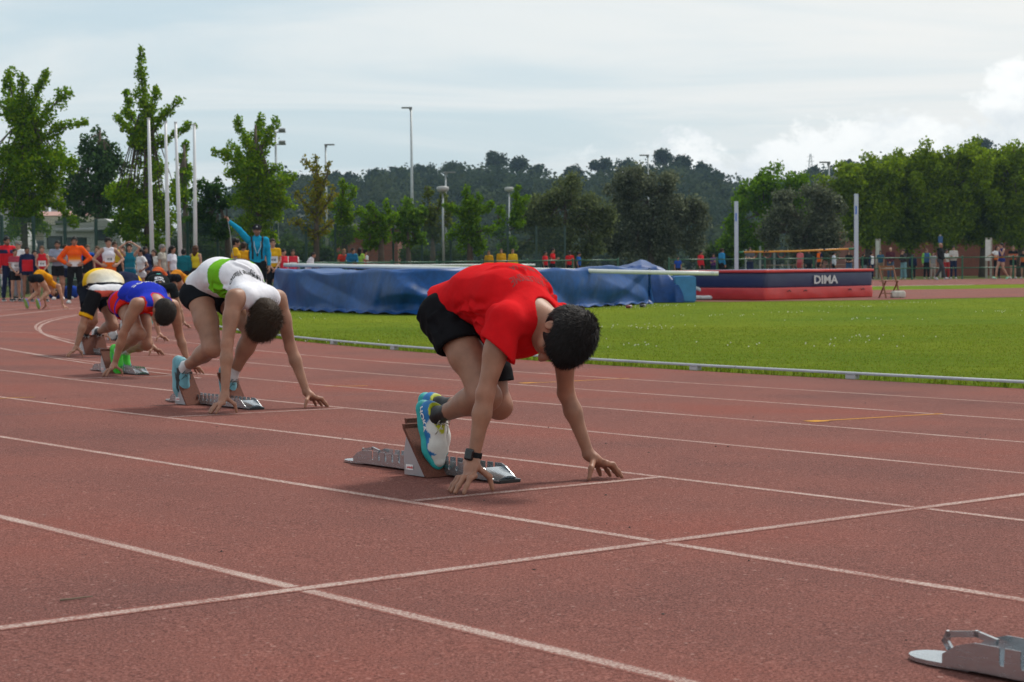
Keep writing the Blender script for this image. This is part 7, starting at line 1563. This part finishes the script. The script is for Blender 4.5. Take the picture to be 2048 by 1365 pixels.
P('girl in dark red top behind the orange hoodie left shoulder', 196, 598, 490, -15, 'down', ('tee', (0.20, 0.03, 0.04)), ('pants', K_), K_, ('long', (0.08, 0.045, 0.02)), FAIR, True, Y=51, group=LEFT)
P('boy in black tracksuit between the teal singlet and the white T-shirt', 246, 598, 489, 10, 'pocket', ('jacket', K_), ('pants', K_), (0.4, 0.4, 0.4), ('short', BD), TAN, Y=51.5, group=LEFT)
P('woman in white blouse behind the dark jacket man', 309, 598, 497, -20, 'crossed', ('tee', (0.55, 0.54, 0.52)), ('pants', (0.07, 0.10, 0.16)), K_, ('long', BR), FAIR, True, Y=52, group=LEFT)
# --- the starter
def starter():
    Y = 40.0; q = at(516, 600, Y); gz = ground_z(q[0], q[1]); H = at(516, 447, Y)[2] - gz; J = stand('down', H); k = H / 1.75
    J['elr'] = (0.03 * k, -0.36 * k, 1.62 * k); J['wrr'] = (0.06 * k, -0.57 * k, 1.80 * k); J['handr'] = free_hand(J['wrr'], (0.02, -0.25, 0.9), (0, -1, 0), (1, 0, 0), 1.0, k)
    def jk(V, J): return np.tile(A([0.012, 0.27, 0.47]), (len(V), 1)) 
    root, ob = make_person('starter in bright blue jacket and black cap raising his starting pistol', (q[0], q[1], gz), math.atan2(-q[1], -q[0]), J, g=k, res=(0.013, 0.011, 0.0085), hand_res=0.007, skin=(0.34, 0.18, 0.118), hair=dict(style='short', col=BD), beard=(0.10, 0.055, 0.035),
        top=dict(kind='jacket', name='jacket', col=jk, loose=0.014, hem=0.95, fold=0.005), bottom=dict(kind='pants', col=K_), shoes=dict(col=K_, sole=(0.3, 0.3, 0.3)))
    M, c = head_frame(J); f, l, u = M; g = k; S = SDF(0.008); S.ell(c + (f * -0.012 + u * 0.045) * g, M, A([0.112, 0.090, 0.088]) * g); S.cut(c + u * 0.035 * g, -u, 0.2); S.box(c + (f * 0.125 + u * 0.040) * g, M, A([0.055, 0.068, 0.007]) * g, 0.006, k=0.015); V, F = S.mesh(); cap = mesh_np('cap', V, F, M_CLOTH, root, col=np.tile(A([0.014, 0.014, 0.017]), (len(V), 1)))
    mb = MB(); p = c + (f * 0.094 + u * 0.075) * g; mb.add([p - l * 0.028, p + l * 0.028, p + u * 0.030 - f * 0.012], [(0, 1, 2)]); mb.build('cap_badge', plain('badge_white', (0.5, 0.5, 0.52), 0.5), cap)
    for s in (-1, 1):
        mb = MB(); path = [A([0.105, s * 0.10, 1.02]), A([0.150, s * 0.115, 1.22]), A([0.125, s * 0.115, 1.36]), A([0.03, s * 0.11, 1.465]), A([-0.08, s * 0.11, 1.42])]; bv = bvh_of(ob['top']); pts = []
        for w in np.linspace(0, 1, 16): t = w * 4; i = min(3, int(t)); q_ = lerp(path[i], path[i + 1], t - i) * k; hit = bv.find_nearest(Vector(q_)); n = A(hit[1]); pts.append(A(hit[0]) + n * 0.010)
        mb.tube(pts, 0.020, 6); mb.build('backpack_strap', M_CLOTHBLACK, root, smooth=True)
    mb = MB(); mb.tube([A([0.02, -0.07, 1.45]) * k, A([0.14, -0.055, 1.28]) * k, A([0.165, -0.01, 1.13]) * k, A([0.165, 0.01, 1.13]) * k, A([0.14, 0.075, 1.28]) * k, A([0.02, 0.08, 1.45]) * k], 0.007, 5); mb.build('lanyard', plain('lanyard_white', (0.5, 0.5, 0.52), 0.6), root, smooth=True)
    mb = MB(); mb.box(A([0.172, 0, 1.105]) * k, (0.012, 0.018, 0.035)); mb.build('whistle', M_BLACK, root, bevel=0.004)
    # pistol, top-level thing in the raised hand
    h = J['handr']; Rz = Matrix.Rotation(root.rotation_euler[2], 3, 'Z'); wp = lambda v: A(Rz @ Vector(v)) + A([q[0], q[1], gz]); kn = A(h['K']); gun = empty('starting_pistol', wp(kn)); gun.rotation_euler = root.rotation_euler; tag(gun, 'black starting pistol held up in the starter right hand', 'pistol')
    mb = MB(); mb.box((0.03, -0.01, 0.105), (0.018, 0.016, 0.085)); mb.build('barrel', M_BLACK, gun, bevel=0.004); mb = MB(); mb.box((0.055, -0.005, 0.035), (0.055, 0.018, 0.028)); mb.build('frame', M_BLACK, gun, bevel=0.004); mb = MB(); mb.box((0.0, 0.0, 0.0), (0.022, 0.017, 0.052), basis((1, 0, 0.5), (0, 1, 0))); mb.build('grip', M_BLACK, gun, bevel=0.004)
    mb = MB(); pts = [kn + A([0.02, 0.0, -0.02]), kn + A([0.02, 0.06, -0.35]), kn + A([0.0, 0.10, -0.75]), kn + A([-0.06, 0.14, -1.0])]; mb.tube([A(wp(p)) for p in pts], 0.008, 5); o = mb.build('cable', plain('pale_cable', (0.35, 0.36, 0.34), 0.6), smooth=True); tag(o, 'thin pale cable hanging down from the starting pistol', 'cable')
M_CLOTHBLACK = plain('black_webbing', (0.012, 0.012, 0.014), 0.85)
starter()
# --- middle distance, behind the mat
P('curly-haired boy in yellow top left of the starter', 473, 598, 474, 90, 'down', ('tee', (0.60, 0.34, 0.012)), ('shorts', K_), K_, ('curly', BD), TAN, Y=45, group=MID)
P('man in orange and black vest just behind the starter raised arm', 489, 598, 482, 160, 'down', ('tee', panel((0.62, 0.30, 0.012), K_)), ('pants', K_), K_, ('short', BR), DARK, Y=48, group=MID)
P('young woman in yellow T-shirt with race bib right of the starter', 547, 598, 474, 10, 'front', ('tee', (0.62, 0.34, 0.012)), ('pants', K_), K_, ('bun', BR), FAIR, True, Y=44, group=MID, bib='438')
rw = panel((0.55, 0.03, 0.05), W_)
P('girl in red and white top half turned beside the yellow T-shirt', 568, 590, 496, 45, 'down', ('tee', rw), ('pants', K_), K_, ('pony', BD), FAIR, True, Y=52, group=MID)
P('smiling girl in red and white top with race bib', 587, 588, 497, 5, 'down', ('tee', rw), ('pants', K_), K_, ('pony', BR), TAN, True, Y=54, group=MID, bib='427')
P('woman in white jacket leaning on the railing', 616, 585, 500, 75, 'lean', ('jacket', (0.60, 0.60, 0.66)), ('pants', K_), K_, ('bun', BD), TAN, True, Y=60, group=MID)
P('fair-haired boy in red shirt leaning on the railing', 687, 572, 494, 10, 'lean', ('tee', (0.55, 0.05, 0.03)), ('pants', K_), K_, ('short', (0.20, 0.11, 0.05)), TAN, Y=70, group=MID)
P('boy in blue jacket leaning beside the red shirt', 701, 572, 492, 30, 'lean', ('jacket', (0.015, 0.13, 0.26)), ('pants', K_), K_, ('short', BD), TAN, Y=69.5, group=MID)
P('girl in lime green shirt seen from behind', 721, 572, 494, 150, 'down', ('tee', (0.30, 0.50, 0.08)), ('pants', K_), K_, ('long', BD), TAN, True, Y=70, group=MID)
P('person in red and white half hidden behind the lime green shirt', 731, 572, 498, 120, 'down', ('tee', rw), ('pants', K_), K_, ('short', BD), TAN, Y=71.5, group=MID)
yj = (0.62, 0.33, 0.012)
P('leftmost and shortest of the three girls in yellow jackets', 978, 568, 500, -15, 'down', ('jacket', yj), ('pants', K_), K_, ('bun', (0.10, 0.06, 0.03)), FAIR, True, Y=77, group=MID)
P('middle one of the three girls in yellow jackets', 1003, 568, 496, 0, 'front', ('jacket', yj), ('pants', K_), K_, ('bun', (0.10, 0.06, 0.03)), FAIR, True, Y=77, group=MID)
P('rightmost of the three girls in yellow jackets', 1026, 568, 497, 5, 'down', ('jacket', (0.62, 0.42, 0.02)), ('pants', K_), K_, ('pony', (0.16, 0.09, 0.04)), FAIR, True, Y=77.5, group=MID)
P('shorter girl in red left of the one looking at a phone', 1091, 568, 501, 60, 'down', ('tee', RD), ('pants', K_), K_, ('bun', BD), TAN, True, Y=78, group=MID)
P('taller girl in red looking down at a phone', 1106, 568, 495, 70, 'phone', ('tee', RD), ('pants', K_), K_, ('bun', BD), TAN, True, Y=77, group=MID)
P('girl in red with a dark ponytail seen from behind', 1140, 568, 500, 175, 'down', ('tee', RD), ('pants', K_), K_, ('pony', BD), TAN, True, Y=77, group=MID)
P('girl in blue shirt facing right beside the red ponytail girl', 1158, 568, 503, 70, 'down', ('tee', (0.015, 0.09, 0.34)), ('pants', K_), K_, ('curly', BD), TAN, True, Y=78, group=MID)
# --- right, at the railing
R_ = dict(group=RIGHT)
P('small child peeping over the heaped tarpaulin', 1356, 566, 530, 20, 'down', ('tee', BL), ('pants', K_), K_, ('short', BD), TAN, Y=80, lod=(0.024, 0.021, 0.016), **R_)
P('person in red jacket and dark cap left of the purple shirt', 1402, 566, 501, 60, 'down', ('jacket', (0.50, 0.02, 0.03)), ('pants', K_), K_, ('short', BD), TAN, Y=82, **R_)
P('woman in purple shirt between the red and the blue jacket', 1427, 566, 506, 20, 'phone', ('tee', (0.10, 0.03, 0.14)), ('pants', NB), K_, ('long', BD), TAN, True, Y=84, **R_)
P('man in bright blue jacket left of the high jump upright', 1444, 566, 496, 120, 'down', ('jacket', (0.03, 0.22, 0.45)), ('pants', K_), K_, ('curly', BR), TAN, Y=82, **R_)
P('man in grey T-shirt with folded arms under the high jump bar', 1500, 563, 494, 15, 'crossed', ('tee', (0.09, 0.09, 0.10)), ('pants', NB), K_, ('short', BR), FAIR, Y=85.5, **R_)
P('woman in pink shirt and shorts under the high jump bar', 1600, 562, 496, -40, 'down', ('tee', (0.52, 0.13, 0.15)), ('shorts', (0.40, 0.06, 0.07)), K_, ('pony', BD), TAN, True, Y=84, **R_)
P('dark-clad person right behind the pink shirt', 1617, 562, 498, 30, 'down', ('jacket', (0.02, 0.03, 0.035)), ('pants', K_), K_, ('long', BD), TAN, True, Y=87, **R_)
P('boy in orange vest over navy shirt', 1639, 562, 496, -60, 'down', ('tee', panel((0.75, 0.13, 0.012), NB)), ('shorts', K_), K_, ('short', BR), TAN, Y=84.5, **R_)
P('boy in white jacket stretching out an arm', 1668, 562, 503, 100, ('down', 'side'), ('jacket', (0.55, 0.58, 0.66)), ('pants', K_), K_, ('short', BD), TAN, Y=87.5, **R_)
P('woman in black top and jeans left of the right upright', 1698, 562, 499, 0, 'lean', ('tee', K_), ('pants', (0.05, 0.10, 0.20)), K_, ('long', BR), FAIR, True, Y=86, **R_)
P('dark-haired girl in black right of the right upright', 1728, 561, 506, 20, 'down', ('jacket', K_), ('pants', (0.25, 0.32, 0.36)), K_, ('long', BD), TAN, True, Y=87.5, **R_)
P('boy in white and dark jacket left of the woman in blue', 1743, 561, 504, 60, 'down', ('jacket', panel(W_, NB)), ('pants', NB), K_, ('short', BD), TAN, Y=87, **R_)
P('woman in blue blouse and sunglasses', 1761, 561, 500, -10, 'down', ('tee', (0.035, 0.10, 0.17)), ('pants', (0.22, 0.17, 0.11)), K_, ('long', BR), FAIR, True, Y=87.5, **R_)
P('bald man in maroon jumper holding a pale bag', 1781, 560, 494, -10, 'front', ('jacket', (0.08, 0.02, 0.03)), ('pants', (0.07, 0.11, 0.18)), K_, ('bald', BD), FAIR, Y=87, **R_)
P('woman with dark scarf and wide pale trousers', 1807, 560, 498, -30, 'face', ('jacket', (0.05, 0.04, 0.045)), ('pants', (0.16, 0.28, 0.32)), (0.4, 0.4, 0.4), ('curly', BR), FAIR, True, Y=87, botkw=dict(flare=0.05, loose=0.025), **R_)
P('person in dark blue with red bag behind the wide pale trousers', 1826, 560, 508, 160, 'down', ('jacket', NB), ('pants', K_), K_, ('short', BD), TAN, Y=88.5, **R_)
P('man in blue and lime jacket left of the black jacket', 1853, 560, 497, 20, 'down', ('jacket', panel((0.04, 0.10, 0.22), (0.20, 0.45, 0.08))), ('pants', K_), (0.3, 0.3, 0.2), ('short', (0.12, 0.07, 0.04)), FAIR, Y=87.5, **R_)
P('small girl in grey top beside the black jacket man', 1866, 560, 503, 10, 'down', ('tee', (0.26, 0.26, 0.28)), ('pants', (0.34, 0.28, 0.26)), K_, ('long', BR), FAIR, True, Y=87, **R_)
P('tall bald man in black jacket walking on the track', 1881, 560, 485, 62, 'front', ('jacket', K_), ('pants', (0.055, 0.06, 0.065)), (0.45, 0.45, 0.48), ('bald', BD), TAN, Y=83, walkf=1, **R_)
P('man in white shirt and red trousers behind the black jacket', 1893, 560, 498, 20, 'phone', ('tee', W_), ('pants', (0.40, 0.03, 0.03)), K_, ('short', BR), TAN, Y=87, **R_)
P('woman in pale cardigan and black trousers with a white bag', 1907, 560, 491, 0, 'crossed', ('jacket', (0.48, 0.44, 0.42)), ('pants', NB), (0.4, 0.4, 0.4), ('bun', BD), TAN, True, Y=86.5, **R_)
P('athlete in white and orange shirt holding out an arm by the notice board', 1994, 558, 491, 20, ('side', 'down'), ('tee', split(W_, (0.70, 0.16, 0.02), 1.22)), ('pants', K_), K_, ('long', BD), TAN, True, Y=86, **R_)
P('athlete in navy singlet and pale green shoes walking on the track', 2003, 558, 485, -55, ('down', 'face'), ('singlet', split((0.02, 0.03, 0.16), (0.25, 0.12, 0.03), 1.1)), ('shorts', (0.02, 0.03, 0.16)), (0.25, 0.62, 0.42), ('short', BD), FAIR, Y=83, walkf=1, botkw=dict(len=0.25), **R_)
P('athlete in black and orange shirt right of the walking athlete', 2026, 556, 491, 10, 'crossed', ('tee', split(K_, (0.45, 0.12, 0.05), 1.30, 0.04)), ('shorts', K_), (0.4, 0.4, 0.42), ('short', (0.12, 0.07, 0.04)), FAIR, Y=85.5, **R_)
P('athlete in black and orange shirt cut by the right edge', 2047, 556, 499, -20, 'down', ('tee', split(K_, (0.55, 0.16, 0.05), 1.30, 0.04)), ('shorts', K_), (0.4, 0.4, 0.42), ('long', BD), FAIR, True, Y=85.5, **R_)
# ------------------------------------------------------------------ air between here and the hill
def haze():
    mb = MB(); mb.box((0, 640, 38), (1500, 760, 40.0)); o = mb.build('haze', bpy.data.materials.new('haze')); m = o.data.materials[0]; m.use_nodes = True; N = m.node_tree.nodes; L = m.node_tree.links; N.clear()
    out = N.new('ShaderNodeOutputMaterial'); v = N.new('ShaderNodeVolumePrincipled'); v.inputs['Color'].default_value = (0.50, 0.74, 1.0, 1); v.inputs['Density'].default_value = 0.00022; v.inputs['Anisotropy'].default_value = 0.0; L.new(v.outputs[0], out.inputs['Volume']); kind(o, 'stuff'); o['label'] = 'thin blue summer haze in front of the hill'
haze()
